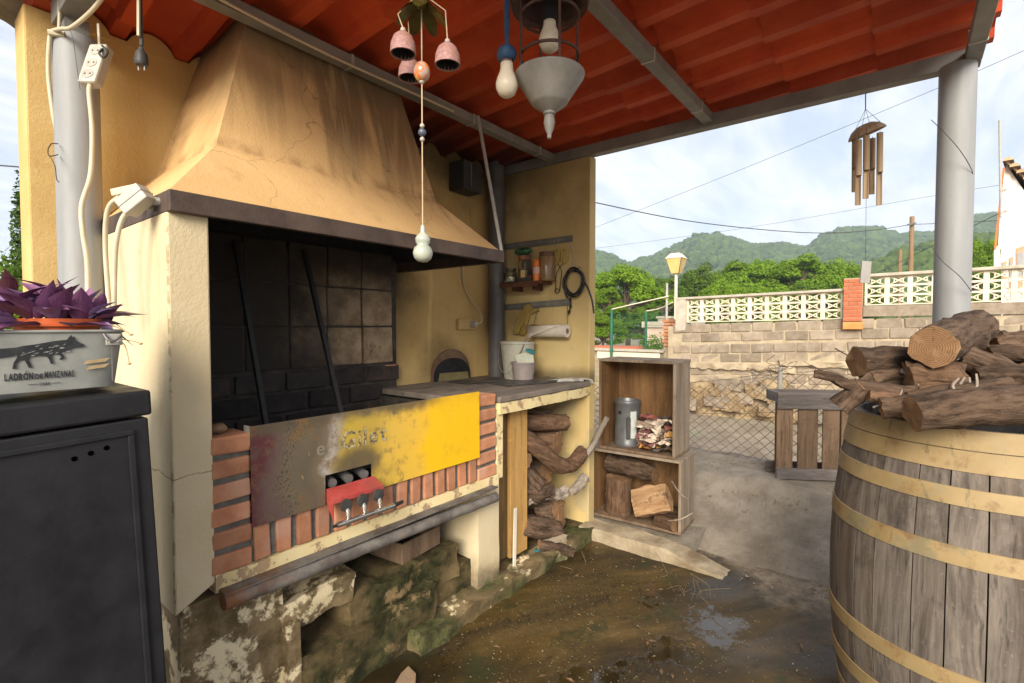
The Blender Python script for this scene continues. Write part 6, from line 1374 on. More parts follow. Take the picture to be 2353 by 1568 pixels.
for k in range(60):
    x, y = rr.uniform(1.1, 2.6), rr.uniform(.2, 1.44); l = rr.uniform(.008, .022); a = rr.uniform(0, 6.28); z = .006; d = Vector((math.cos(a), math.sin(a), 0)); n_ = Vector((-d.y, d.x, 0)); c_ = Vector((x, y, z))
    b.add([c_-d*l, c_-n_*l*.35+Vector((0, 0, rr.uniform(0, .005))), c_+d*l+Vector((0, 0, rr.uniform(0, .006))), c_+n_*l*.35+Vector((0, 0, rr.uniform(0, .005)))], [(0, 1, 2, 3)])
b.build('dead_leaves', simple('dead_leaf', (.09, .05, .02), (.20, .115, .045), 60, .8, 0), label='small brown dead leaves lying about the patio', cat='leaf litter', kind='stuff')
# ================================================================== wire fence on the ledge
M['wire'] = simple('rusty_fence_wire', (.13, .09, .06), (.22, .165, .12), 20, .7, 0)
fe = empty('chain_link_fence', (3.98, .7, .315), 'sagging rusty chain link fence with a grey post, beyond the crates', 'fence')
MB().cyl((3.98, .70, .25), (3.98, .70, 1.005), .0165, .0165, 16).build('post', M['galv'], fe, auto=40)
MB().cyl((3.98, 3.4, .25), (3.98, 3.4, 1.0), .0165, .0165, 16).build('post', M['galv'], fe, auto=40)
MB().cyl((3.98, -1.9, .25), (3.98, -1.9, 1.02), .0165, .0165, 16).build('post', M['galv'], fe, auto=40)
def ftop(y):
    k = (y+1.9)/2.6 if y < .7 else (y-.7)/2.7
    return (1.0 + .03*math.sin(math.pi*k)) if y < .7 else .99-.19*math.sin(math.pi*min(1, k*1.02))**.8
def fx(y, z): return 3.98+.05*mnoise.noise(Vector((y*1.1, z*1.3, 4)))+(.09*mnoise.noise(Vector((y*5, z*5, 9))) if z > .86 else 0)
b = MB(); cell = .078; y0, y1 = -1.9, 3.4
for sgn in (1, -1):
    k = -12
    while y0+k*cell < y1+1.0:
        pts = []; yy = y0+k*cell
        for i in range(0, 22):
            z = .315+i*cell*.5; y = yy+sgn*i*cell*.5
            if y < y0 or y > y1: 
                if pts: break
                continue
            zz = .315+(z-.315)*(ftop(y)-.315)/.70
            if (z-.315)/.70 > 1.0: break
            pts.append(Vector((fx(y, zz)+(.004 if (i+(sgn > 0)) % 2 else -.004), y+.006*mnoise.noise(Vector((y*9, z*9, 1))), zz)))
        if len(pts) > 1: b.tube(pts, .0023, 3, False)
        k += 1
b.build('wire_mesh', M['wire'], fe, kind='stuff')
for zf in (1.0, .55): MB().tube([Vector((fx(y0+i*.12, .5)+.004, y0+i*.12, .315+(ftop(y0+i*.12)-.315)*zf)) for i in range(45)], .0018, 4, False).build('tension_wire', M['wire'], fe)
b = MB(); rr = random.Random(31)
for k in range(70):                                # loose tangle of vine stems along the top on the right
    y = rr.uniform(-1.6, 1.0); z = ftop(max(-1.9, min(3.3, y)))+rr.uniform(-.10, .05); p = Vector((3.98+rr.uniform(-.06, .06), y, z)); q = [p]
    for i in range(3): p = p+Vector((rr.uniform(-.04, .04), rr.uniform(-.13, .13), rr.uniform(-.06, .06))); q.append(p)
    b.tube(curve_path(q, 3), .0022, 3, False)
b.build('dry_vine', simple('dry_vine', (.11, .075, .05), (.19, .13, .09), 20, .9, 0), fe, kind='stuff')

# loose stones and gravel on the bank and the dry ground
b = MB(); rr = random.Random(91); tet = [(0, 1, 2), (0, 2, 3), (0, 3, 4), (0, 4, 1), (5, 2, 1), (5, 3, 2), (5, 4, 3), (5, 1, 4)]
for k in range(2600):
    x, y = rr.uniform(2.7, 3.9), rr.uniform(-.9, 3.0)
    if y > .66 and x < 3.2 and y < 1.6: continue
    z = 0 if x < 2.85 else .31*max(0, min(1, (x-2.9)/.62))**.9; r = rr.uniform(.002, .008)*(2.2 if rr.random() < .06 else 1); a = rr.uniform(0, 6.28)
    q = [Vector((0, 0, r*.7))]+[Vector((r*math.cos(a+i*1.57)*rr.uniform(.6, 1.2), r*math.sin(a+i*1.57)*rr.uniform(.6, 1.2), rr.uniform(-.2, .2)*r)) for i in range(4)]+[Vector((0, 0, -r*.5))]
    b.add([v+Vector((x, y, z)) for v in q], tet)
b.build('loose_gravel', simple('mixed_gravel', (.10, .075, .05), (.36, .30, .22), 120, .95, 0), label='loose gravel and grit on the bank below the wire fence', cat='gravel', kind='stuff')
# ================================================================== block wall with lattice parapet
def _block():
    n = NT('concrete_block'); p = n.pos(); r = n.rand()
    c = n.mix(n.mr(n.noise(p, 7, 6, .7), .3, .7), (.215, .165, .115), (.345, .28, .21))
    c = n.bright(c, n.mr(r, 0, 1, .78, 1.18, False)); c = n.mix(n.mr(n.noise(n.vm('MULTIPLY', p, (1, 9, .8)), 3, 4), .66, .72, 0, .8), c, (.58, .52, .43))
    return n.done(c, .95, 0, n.bump(n.noise(p, 60, 5), .5, .006))
M['block'] = _block()
M['bmortar'] = simple('pale_block_mortar', (.33, .255, .165), (.46, .375, .26), 9, .95, .8, 40)
M['rubble'] = simple('ochre_rubble', (.20, .13, .065), (.42, .31, .18), 4.5, .95, 1.0, 14, c3=(.22, .195, .155), dist=.05)
M['lattice'] = simple('white_lattice', (.62, .54, .40), (.73, .65, .51), 5, .85, .2, 40)
M['redbrick'] = simple('red_face_brick', (.42, .105, .045), (.52, .15, .07), 12, .85, .2, 40, rv=.12)
M['capstone'] = simple('weathered_capstone', (.36, .32, .25), (.48, .43, .35), 8, .9, .4, 30)
WX = 7.9
bw = empty('block_wall', (WX, .8, 0), 'grey concrete block retaining wall with white lattice parapet beyond the fence', 'wall')
MB().hexa([Vector(p) for p in ((WX+.02, -6, -.3), (WX+.02, 3.02, -.3), (WX+.25, 3.02, -.3), (WX+.25, -6, -.3), (WX+.02, -6, 1.58), (WX+.02, 3.02, 1.29), (WX+.25, 3.02, 1.29), (WX+.25, -6, 1.58))]).build('mortar_core', M['bmortar'], bw)
mats = []
for row in range(8):
    base = 1.255-row*.148-(.05 if row > 3 else 0); slope = -.030-.008*row
    for i in range(-1, 27):
        y = 2.80-i*.292-(.146 if row % 2 else 0)
        if y > 2.85: continue
        z = base+slope*(y-2.8)+(-.03 if row > 1 else 0)
        if row >= 6 and rnd.random() < .5: continue
        mats.append(TRS((WX+rnd.uniform(-.012, .012), y, z), (math.atan(slope), rnd.uniform(-.02, .02), rnd.uniform(-.01, .01)), (1, rnd.uniform(.97, 1.0), .97)))
rnd.shuffle(mats)
for v_ in range(5):
    t = MB(); t.box((.010, -.140, -.066), (.10, .140, .066)); t.v = [p+Vector((rnd.uniform(-1, 1)*.005, rnd.uniform(-1, 1)*.006, rnd.uniform(-1, 1)*.005)) for p in t.v]
    place(t.build('block', M['block'], bw, bevel=.012), bw, mats[v_::5])
lumpy((WX-.10, -4, -.3), (WX+.05, 3.1, .40), 3, 120, 14, .11, 4.5, 41).build('rubble_footing', M['rubble'], bw, auto=70)
for k, (y0_, y1_, z_) in enumerate(((1.2, 3.0, .70), (-1.0, 1.4, .80))): lumpy((WX-.035, y0_, z_-.05), (WX+.06, y1_, z_+.02), 2, 40, 3, .035, 9, 42+k).build('mortar_ledge', M['bmortar'], bw, auto=70)
rr = random.Random(55)
for k in range(70):                                  # field stones set in the footing
    y = rr.uniform(-2.6, 3.0); z = rr.uniform(.05, .44)-.03*(y-2.8)*.5; w_, h_ = rr.uniform(.08, .22), rr.uniform(.05, .10)
    lumpy((WX-.17, y-w_, z-h_), (WX-.02, y+w_, z+h_), 3, 4, 3, .03, 9, 60+k).build('stone', M['rubble'] if k % 3 else M['block'], bw, auto=60)
# lattice blocks
LW, LH = .230, .122
b = MB(); h = .028; th = .05
def lb_bar(y0, z0, y1, z1, w): b.bar((th/2, y0, z0), (th/2, y1, z1), w, th, up=(1, 0, 0))
lb_bar(-LW/2+.013, -LH/2, -LW/2+.013, LH/2, .026); lb_bar(LW/2-.013, -LH/2, LW/2-.013, LH/2, .026)
lb_bar(-LW/2+.026, -LH/2+.006, LW/2-.026, -LH/2+.006, .012); lb_bar(-LW/2+.026, LH/2-.006, LW/2-.026, LH/2-.006, .012)
lb_bar(-LW/2+.03, -LH/2+.014, LW/2-.03, LH/2-.014, .014); lb_bar(-LW/2+.03, LH/2-.014, LW/2-.03, -LH/2+.014, .0141)
for s_ in (-1, 1):
    arc = [(s_*(LW/2-.026)-s_*.046*math.cos(t_), .046*math.sin(t_)) for t_ in [-1.35+2.7*i/6 for i in range(7)]]
    for (a0, c0), (a1, c1_) in zip(arc[:-1], arc[1:]): lb_bar(a0, c0, a1, c1_, .011)
lat = b.build('lattice_block', M['lattice'], bw)
mats = []
for i in range(9):
    for j_ in range(3): y = 2.62-i*LW; mats.append(TRS((WX+.05, y, 1.415+.018*(2.7-y)+j_*LH), (-.018, 0, 0)))
for i in range(10):
    for j_ in range(3): y = .315-i*LW; mats.append(TRS((WX+.05, y, 1.625+.010*(.4-y)+j_*LH), (-.010, 0, 0)))
place(lat, bw, mats)
MB().hexa([Vector(p) for p in ((WX+.0, .66, 1.757), (WX+.0, 2.90, 1.713), (WX+.18, 2.90, 1.713), (WX+.18, .66, 1.757), (WX+.0, .66, 1.792), (WX+.0, 2.90, 1.748), (WX+.18, 2.90, 1.748), (WX+.18, .66, 1.792))]).build('coping', M['capstone'], bw, bevel=.006)
MB().hexa([Vector(p) for p in ((WX+.0, -2.0, 1.952), (WX+.0, .43, 1.928), (WX+.18, .43, 1.928), (WX+.18, -2.0, 1.952), (WX+.0, -2.0, 1.99), (WX+.0, .43, 1.966), (WX+.18, .43, 1.966), (WX+.18, -2.0, 1.99))]).build('coping', M['capstone'], bw, bevel=.006)
MB().hexa([Vector(p) for p in ((WX+.0, -2.1, 1.44), (WX+.0, .44, 1.42), (WX+.2, .44, 1.42), (WX+.2, -2.1, 1.44), (WX+.0, -2.1, 1.575), (WX+.0, .44, 1.555), (WX+.2, .44, 1.555), (WX+.2, -2.1, 1.575))]).build('upstand', M['block'], bw)
MB().box((WX, 2.735, 1.20), (WX+.2, 2.90, 1.715)).build('end_pier', M['capstone'], bw, bevel=.006)
# red brick pier in the parapet
MB().box((WX-.045, .448, 1.36), (WX+.19, .652, 1.918)).build('pier_mortar', M['bmortar'], bw)
t = MB(); t.box((-.055, -.05, -.021), (.12, .05, .021)); rb = t.build('pier_brick', M['redbrick'], bw, bevel=.004); mats = []
for j_ in range(11):
    z = 1.385+j_*.050
    for k in range(2 if j_ % 2 else 3):
        y, w_ = ((.500, 1.0), (.602, 1.0))[k] if j_ % 2 else ((.474, .5), (.55, .96), (.628, .5))[k]; mats.append(TRS((WX, y, z), (0, 0, 0), (1, w_, 1)))
place(rb, bw, mats)
MB().box((WX-.06, .440, 1.255), (WX+.15, .655, 1.352)).build('pier_foot', simple('orange_tile_block', (.52, .20, .05), (.60, .27, .08), 10), bw, bevel=.004)
# neighbour's low brick pier and wall beside the block wall
nb = empty('garden_wall', (8.3, 3.2, 0), 'low garden wall with brick pier and mesh fence left of the block wall', 'wall')
MB().box((8.25, 2.95, .55), (8.45, 3.22, 1.40)).build('pier_mortar', M['bmortar'], nb)
t = MB(); t.box((-.03, -.062, -.024), (.1, .062, .024)); rb = t.build('brick', M['brick'], nb, bevel=.004)
place(rb, nb, [TRS((8.25, 3.02+k*.13+(.03 if j_ % 2 else 0), .98+j_*.058)) for j_ in range(8) for k in range(2)])
MB().box((8.3, 3.2, -.2), (8.5, 5.6, .84)).build('wall_base', M['conc_pale'], nb, bevel=.005); MB().box((8.25, 3.2, .842), (8.55, 5.6, .88)).build('coping', M['capstone'], nb, bevel=.005)
t = MB(); t.box((-.03, -.062, -.024), (.1, .062, .024)); rb = t.build('brick', M['brick'], nb, bevel=.004)
place(rb, nb, [TRS((8.29, 4.62+k*.13+(.03 if j_ % 2 else 0), .56+j_*.058), (0, 0, 0), (1, 1, .94)) for j_ in range(6) for k in range(3)])
MB().box((8.28, 3.3, .70), (8.295, 4.5, .83)).build('relief_band', M['lattice'], nb)
# green mesh fence
gf = empty('mesh_fence', (9.0, 3.9, .8), 'green wire mesh fence with green posts behind the low garden wall', 'fence')
M['greenpost'] = simple('green_coated_steel', (.008, .09, .045), (.02, .14, .075), 9, .5, 0)
gp = []
for (u, v, s_) in ((1405, 710, 9.0), (1484, 714, 9.6), (1531, 702, 9.3), (1585, 700, 12.0)):
    p = at(u, v, s=s_); gp.append(p); MB().cyl((p.x, p.y, -.2), p, .024, .024, 10).build('post', M['greenpost'], gf, auto=40)
b = MB()
for A, B_ in ((gp[0], gp[1]), (gp[1], gp[2])):
    for k in range(24): q = A.lerp(B_, k/24); b.cyl((q.x, q.y, .82), (q.x, q.y, q.z-.05), .0022, .0022, 3, False)
    for k in range(8): z = .86+k*.09; b.cyl((A.x, A.y, z), (B_.x, B_.y, z), .0022, .0022, 3, False)
b.build('wire_mesh', M['greenpost'], gf, kind='stuff')
MB().tube(curve_path([gp[0]+Vector((0, 0, .0)), at(1460, 697, s=9.2), at(1536, 680, s=9.0)], 6), .010, 6).build('rope', M['lattice'], gf); MB().tube(curve_path([gp[1], at(1515, 708, s=9.4), at(1545, 694, s=9.1)], 6), .010, 6).build('rope', M['lattice'], gf)
p = at(1532, 650, s=9.05); MB().cyl((p.x, p.y, .2), p, .022, .022, 10).build('metal_pole', M['galv'], auto=40, label='slim grey metal pole beside the green mesh fence', cat='pole')
# small pink outbuilding with chimney, terracotta eave line
sh_ = empty('outbuilding', at(1515, 790, s=13), 'small pink outbuilding with squat chimney behind the mesh fence', 'building')
q = at(1517, 800, s=13.5); M['pinkwall'] = simple('pale_pink_render', (.56, .40, .31), (.64, .48, .39), 5, .9, .2, 30)
MB().box((q.x-.1, q.y-.6, -.3), (q.x+1.6, q.y+.42, at(1517, 752, s=13.5).z)).build('wall', M['pinkwall'], sh_, bevel=.01); zt = at(1517, 752, s=13.5).z
MB().box((q.x-.16, q.y-.66, zt), (q.x+1.66, q.y+.48, zt+.16)).build('parapet', M['capstone'], sh_, bevel=.01)
ch_ = at(1529, 726, s=14.0); MB().box((ch_.x-.14, ch_.y-.17, zt+.1), (ch_.x+.14, ch_.y+.17, ch_.z-.06)).build('chimney', M['capstone'], sh_, bevel=.01); MB().box((ch_.x-.18, ch_.y-.21, ch_.z-.06), (ch_.x+.18, ch_.y+.21, ch_.z)).build('chimney_cap', M['capstone'], sh_)
rl = empty('low_roof', at(1420, 800, s=14), 'low orange tiled roof edge of a shed down the slope', 'building')
q0, q1 = at(1340, 797, s=15), at(1484, 799, s=15); MB().bar(q0, q1, 1.2, .09).build('tile_edge', M['redbrick'], rl, bevel=.01); MB().bar(q0-Vector((0, 0, .5)), q1-Vector((0, 0, .5)), 1.0, .9).build('wall', M['lattice'], rl)

# street lamp
lm = empty('street_lamp', at(1553, 690, s=12), 'old street lamp with trapezoid cream lantern on a white post', 'lamp post')
L_ = lambda u, v: at(u, v, s=12.0)
pb_ = L_(1553, 630); MB().cyl((pb_.x, pb_.y, -.3), pb_, .045, .035, 12).build('post', M['lattice'], lm, auto=40)
M['lampglass'] = simple('cream_lamp_glass', (.60, .42, .14), (.68, .50, .20), 6, .35, 0)
z0, z1 = L_(1553, 628).z, L_(1553, 594).z; k0, k1 = .095, .19
vs = [(pb_.x+sx_*k0, pb_.y+sy_*k0, z0) for sx_, sy_ in ((-1,-1),(1,-1),(1,1),(-1,1))]+[(pb_.x+sx_*k1, pb_.y+sy_*k1, z1) for sx_, sy_ in ((-1,-1),(1,-1),(1,1),(-1,1))]
MB().hexa([Vector(p) for p in vs]).build('lantern_glass', M['lampglass'], lm)
z2 = L_(1553, 582).z; vs = [(pb_.x+sx_*.205, pb_.y+sy_*.205, z1) for sx_, sy_ in ((-1,-1),(1,-1),(1,1),(-1,1))]+[(pb_.x+sx_*.10, pb_.y+sy_*.10, z2) for sx_, sy_ in ((-1,-1),(1,-1),(1,1),(-1,1))]
MB().hexa([Vector(p) for p in vs]).build('lantern_roof', M['lattice'], lm); MB().lathe([(.05, 0), (.06, .03), (.02, .06), (.0005, .09)], (pb_.x, pb_.y, z2), 10).build('finial', M['greysteel'], lm)
for sx_, sy_ in ((-1,-1),(1,-1),(1,1),(-1,1)): MB().tube([(pb_.x+sx_*k0, pb_.y+sy_*k0, z0), (pb_.x+sx_*k1, pb_.y+sy_*k1, z1)], .012, 5).build('lantern_bar', M['greysteel'], lm)
# utility poles
for u, v, s_, lb in ((2095, 497, 26, 'tall brown timber utility pole carrying the dark cable'), (2068, 573, 34, 'shorter brown timber pole behind the tall one')):
    p = at(u, v, s=s_); e = empty('utility_pole', (p.x, p.y, 0), lb, 'pole', 'timber poles beyond the parapet'); MB().cyl((p.x, p.y, -1.5), p, .13, .10, 12).build('shaft', M['pole'], e, auto=40)
    if s_ == 26: MB().bar(at(2085, 516, s=25.8), at(2103, 512, s=25.8), .08, .08).build('crossarm', M['greysteel'], e)
def wire(px, ss, r, lb, name='overhead_cable'):
    return MB().tube(curve_path([at(u, v, s=s_) for (u, v), s_ in zip(px, ss)], 10), r, 5).build(name, M['blackplastic'], smooth=True, label=lb, cat='cable')
wire([(1330, 457), (1600, 510), (1850, 534), (1990, 530), (2095, 515)], [14, 17, 21, 24, 26], .016, 'thick dark overhead cable sagging to the tall timber pole')
wire([(2095, 515), (2150, 513), (2300, 505), (2420, 480)], [26, 25, 23, 21], .014, 'dark overhead cable running from the tall pole to the white house')
wire([(1330, 537), (1700, 390), (2140, 208), (2352, 116), (2500, 55)], [12, 10, 8, 7.2, 6.6], .004, 'thin straight wire crossing the sky steeply behind the bamboo chime')
wire([(1330, 575), (1700, 525), (2140, 450), (2340, 418)], [16, 14, 12, 11], .004, 'thin faint wire rising gently to the white house')
wire([(1985, 640), (2060, 605), (2150, 560), (2290, 492), (2420, 430)], [30, 28, 26, 22, 20], .016, 'dark cable climbing to the white house above the brick pier')
wire([(-60, 376), (30, 382), (90, 388)], [8, 8, 8], .012, 'short dark cable crossing the sky left of the back wall')
cable('thin_wire', [at(2139, 275, s=2.0), at(2170, 305, s=1.945), at(2205, 345, s=1.945), at(2232, 390, s=1.98), at(2236, 420, s=2.03)], .0013, M['blackplastic'], 'thin wire wound round the outer post near its top', cat='wire')
cable('thin_wire', [at(2139, 565, s=2.0), at(2165, 600, s=1.945), at(2205, 635, s=1.945), at(2232, 670, s=1.98)], .0013, M['blackplastic'], 'thin wire wound round the outer post above the logs', cat='wire')

# white gabled house
ho_ = empty('white_house', at(2400, 620, s=11), 'white gabled house with clay tiled verge and orange trimmed windows on the right', 'house')
Hs = 11.0; HP = lambda u, v, ds=0: at(u, v, s=Hs+ds)
fwd = Vector((math.cos(YAW), math.sin(YAW), 0)); hd = at(2330, 748, s=1)-CAM; hd.z = 0; hd = (hd.normalized()+ax*.06).normalized(); M['whitewall'] = simple('white_render', (.70, .66, .60), (.78, .74, .68), 3, .9, .2, 25)
poly = [(2303, 400), (2293, 560), (2300, 575), (2300, 900), (2700, 900), (2700, 720), (2352, 437), (2312, 378)]
q = [HP(u, v) for u, v in poly]; n_ = len(q); q2 = [p+hd*6 for p in q]
MB().add(q+q2, [tuple(range(n_)), tuple(range(2*n_-1, n_-1, -1))]+[(i, n_+i, n_+(i+1) % n_, (i+1) % n_) for i in range(n_)]).build('wall', M['whitewall'], ho_)
M['claytile'] = simple('buff_clay_tile', (.42, .29, .16), (.56, .42, .26), 6, .85, .3, 20, c3=(.26, .19, .12), rv=.15)
r0, r1 = HP(2310, 366, -.15), HP(2620, 640, -.15); nt_ = 20
MB().hexa([r0+Vector((0, 0, -.04)), r1+Vector((0, 0, -.04)), r1+hd*6.3+Vector((0, 0, -.04)), r0+hd*6.3+Vector((0, 0, -.04)), r0, r1, r1+hd*6.3, r0+hd*6.3]).build('roof_slab', M['claytile'], ho_)
t = MB(); pth = []
for i in range(9): a = math.pi*i/8; pth.append((.085*math.cos(a), .075*math.sin(a)))
vs = [(x, 0, z) for x, z in pth]+[(x*.8, 0, z*.8) for x, z in pth]+[(x, 6.3, z) for x, z in pth]; 
t.add(vs, [(i, i+1, 19+i, 18+i) for i in range(8)]+[(i, 9+i, 10+i, i+1) for i in range(8)]+[tuple(range(9, 18))])
tt_ = t.build('roof_roll', M['claytile'], ho_); ang = math.atan2(hd.y, hd.x)-math.pi/2
place(tt_, ho_, [TRS(r0.lerp(r1, (k+.4)/nt_)+Vector((0, 0, .01))-hd*.12, (0, 0, ang), (1, 1, 1)) for k in range(nt_)])
MB().add([HP(2303, 385, -.1), HP(2308, 385, -.1), HP(2288, 572, -.1), HP(2283, 572, -.1), HP(2303, 385, 3), HP(2308, 385, 3), HP(2288, 572, 3), HP(2283, 572, 3)], [(0, 1, 2, 3), (7, 6, 5, 4), (0, 4, 5, 1), (1, 5, 6, 2), (2, 6, 7, 3), (3, 7, 4, 0)]).build('verge_tile', simple('orange_verge', (.46, .12, .03), (.56, .18, .05), 9), ho_)
MB().add([HP(2283, 573, -.05), HP(2296, 560, -.05), HP(2300, 618, -.05), HP(2283, 618, -.05), HP(2283, 573, 2), HP(2296, 560, 2), HP(2300, 618, 2), HP(2283, 618, 2)], [(0, 1, 2, 3), (7, 6, 5, 4), (0, 4, 5, 1), (1, 5, 6, 2), (2, 6, 7, 3), (3, 7, 4, 0)]).build('eave_box', M['whitewall'], ho_)
M['pane'] = simple('grey_window_glass', (.25, .27, .28), (.34, .36, .37), 3, .1, 0)
M['otrim'] = simple('salmon_trim', (.52, .24, .13), (.60, .31, .19), 9)
for (u0, v0, u1, v1) in ((2334, 570, 2352, 660), (2318, 592, 2327, 660), (2302, 602, 2312, 640)):
    w_ = MB(); a0, a1, a2, a3 = HP(u0, v1, -.02), HP(u1, v1, -.02), HP(u1, v0-(u1-u0)*.35, -.02), HP(u0, v0, -.02)
    w_.hexa([a0, a1, a1+hd*.1, a0+hd*.1, a3, a2, a2+hd*.1, a3+hd*.1]); wf = w_.build('window', M['otrim'], ho_)
    c_ = (a0+a1+a2+a3)/4; k_ = [c_+(p-c_)*.72-hd*.012 for p in (a0, a1, a2, a3)]
    MB().hexa([k_[0], k_[1], k_[1]+hd*.02, k_[0]+hd*.02, k_[3], k_[2], k_[2]+hd*.02, k_[3]+hd*.02]).build('pane', M['pane'], wf)
ms = empty('aerial_mast', HP(2298, 560), 'thin grey aerial mast bracketed to the gable of the white house', 'mast')
MB().tube([HP(2299, 500, -.25), HP(2296, 276, -.25)], .022, 8).build('pole', M['galv'], ms); MB().tube([HP(2294, 437, -.28), HP(2312, 434, .0)], .012, 6).build('bracket', M['galv'], ms); MB().tube([HP(2296, 486, -.28), HP(2314, 483, .0)], .012, 6).build('bracket', M['galv'], ms)

# ================================================================== trees and hills
def foliage(name, c1, c2, c3, tr=.25, fs=1.2):
    n = NT(name); p = n.pos(); r = n.rand()
    c = n.mix(n.mr(n.noise(p, fs, 4, .6), .35, .65), c1, c2); c = n.mix(n.mr(n.noise(p, fs*3.7, 3), .55, .7), c, c3); c = n.bright(c, n.mr(r, 0, 1, .85, 1.15, False))
    n.put(n.b.inputs['Base Color'], c); n.b.inputs['Roughness'].default_value = .7; n.b.inputs['Specular IOR Level'].default_value = .2
    t = n.t.nodes.new('ShaderNodeBsdfTranslucent'); n.put(t.inputs[0], c); m_ = n.t.nodes.new('ShaderNodeMixShader'); m_.inputs[0].default_value = tr
    n.t.links.new(n.b.outputs[0], m_.inputs[1]); n.t.links.new(t.outputs[0], m_.inputs[2]); n.t.links.new(m_.outputs[0], n.out.inputs[0]); return n.mat
M['pine'] = foliage('pine_needles', (.13, .23, .010), (.20, .33, .020), (.26, .36, .03), .4)
M['pine2'] = foliage('dark_pine_needles', (.075, .14, .012), (.13, .215, .02), (.17, .24, .03), .35)
M['shrub'] = foliage('shrub_leaves', (.045, .09, .015), (.08, .14, .025), (.11, .16, .03))
M['farwood'] = foliage('wooded_hillside', (.035, .068, .016), (.078, .125, .028), (.105, .145, .034), .15, .09)
M['midwood'] = foliage('green_hillside', (.065, .11, .02), (.11, .17, .03), (.13, .18, .035), .2, .25)
M['trunk'] = simple('pine_trunk', (.09, .06, .04), (.17, .12, .085), 4, .95, .6, 12)
def crown_mesh(name, lobes, n, size, mat, seed, parent, flat=.0):
    rr = random.Random(seed); vs = []; fs = []; W_ = [l[3]*l[3]*l[4] for l in lobes]
    for _ in range(n):
        lx_, ly_, lz_, r, rz = rr.choices(lobes, W_)[0]
        d = Vector((rr.gauss(0, 1), rr.gauss(0, 1), rr.gauss(0, 1))).normalized(); k = rr.uniform(.0, 1)**.33
        if d.z < -.2: d.z *= .45
        w = 1+.22*mnoise.noise(d*2.3+Vector((lx_, ly_, lz_)))
        c = Vector((lx_, ly_, lz_))+Vector((d.x*r, d.y*r, d.z*rz))*k*w
        nrm = (d+Vector((rr.gauss(0, .6), rr.gauss(0, .6), rr.gauss(0, .6)+.35))).normalized(); a, b_, _ = frame_of(nrm); s_ = size*rr.uniform(.6, 1.4); t = rr.uniform(0, 3.14)
        a, b_ = a*math.cos(t)+b_*math.sin(t), b_*math.cos(t)-a*math.sin(t); i = len(vs)
        vs += [c-a*s_, c-b_*s_*.45, c+a*s_, c+b_*s_*.45+nrm*s_*.2]; fs.append((i, i+1, i+2, i+3))
    me = bpy.data.meshes.new(name); me.from_pydata(vs, [], fs); me.materials.append(mat); me.update(); o = bpy.data.objects.new(name, me); col.objects.link(o)
    if parent: o.parent = parent
    return o
def pine(p, hgt, wid, lb, grp, seed, mat='pine', n=2600, src=None):
    """umbrella pine: bare forking trunk, lobed spreading crown. p = foot"""
    e = empty('pine_tree', p, lb, 'tree', grp)
    if src is not None:
        for ch in src.children:
            c = ch.copy(); col.objects.link(c); c.parent = e; c.scale = (wid/src['w'], wid/src['w'], hgt/src['h']); c.rotation_euler = (0, 0, seed*1.7)
        return e
    rr = random.Random(seed); tb = MB(); lobes = []
    tb.tube(curve_path([(0, 0, -.5), (.05*wid, 0, hgt*.3), (.0, .03*wid, hgt*.62)], 4), [.05*hgt*(1-.07*i)*.6 for i in range(9)], 7)
    for k in range(20):
        a = k*2.4+rr.uniform(-.4, .4); rad = wid*.5*math.sqrt((k+.5)/20)*rr.uniform(.75, .95); z = hgt*(.95-.42*(rad/(wid*.5))**2*rr.uniform(.6, 1.2)-.12*rr.random()); r = wid*rr.uniform(.10, .17)
        lobes.append((rad*math.cos(a), rad*math.sin(a), z-r*.7, r, r*.85)); tb.tube(curve_path([(0, .02*wid, hgt*rr.uniform(.4, .6)), (rad*.5*math.cos(a), rad*.5*math.sin(a), z-hgt*.16), (rad*math.cos(a), rad*math.sin(a), z-r*.4)], 3), [.012*hgt, .011*hgt, .010*hgt, .009*hgt, .008*hgt, .006*hgt, .004*hgt], 5)
    for k in range(12):
        a = rr.uniform(0, 6.28); rad = wid*.5*rr.uniform(.3, .95); r = wid*rr.uniform(.08, .14); lobes.append((rad*math.cos(a), rad*math.sin(a), hgt*rr.uniform(.30, .62), r, r*.75))
    t_ = tb.build('trunk', M['trunk']); t_.parent = e; t_.matrix_parent_inverse = Matrix(); t_.location = (0, 0, 0)
    crown_mesh('crown', lobes, n, .017*wid+.012, M[mat], seed, e); e['w'] = wid; e['h'] = hgt; return e
def gz(p): return ground_z(p.x, p.y)
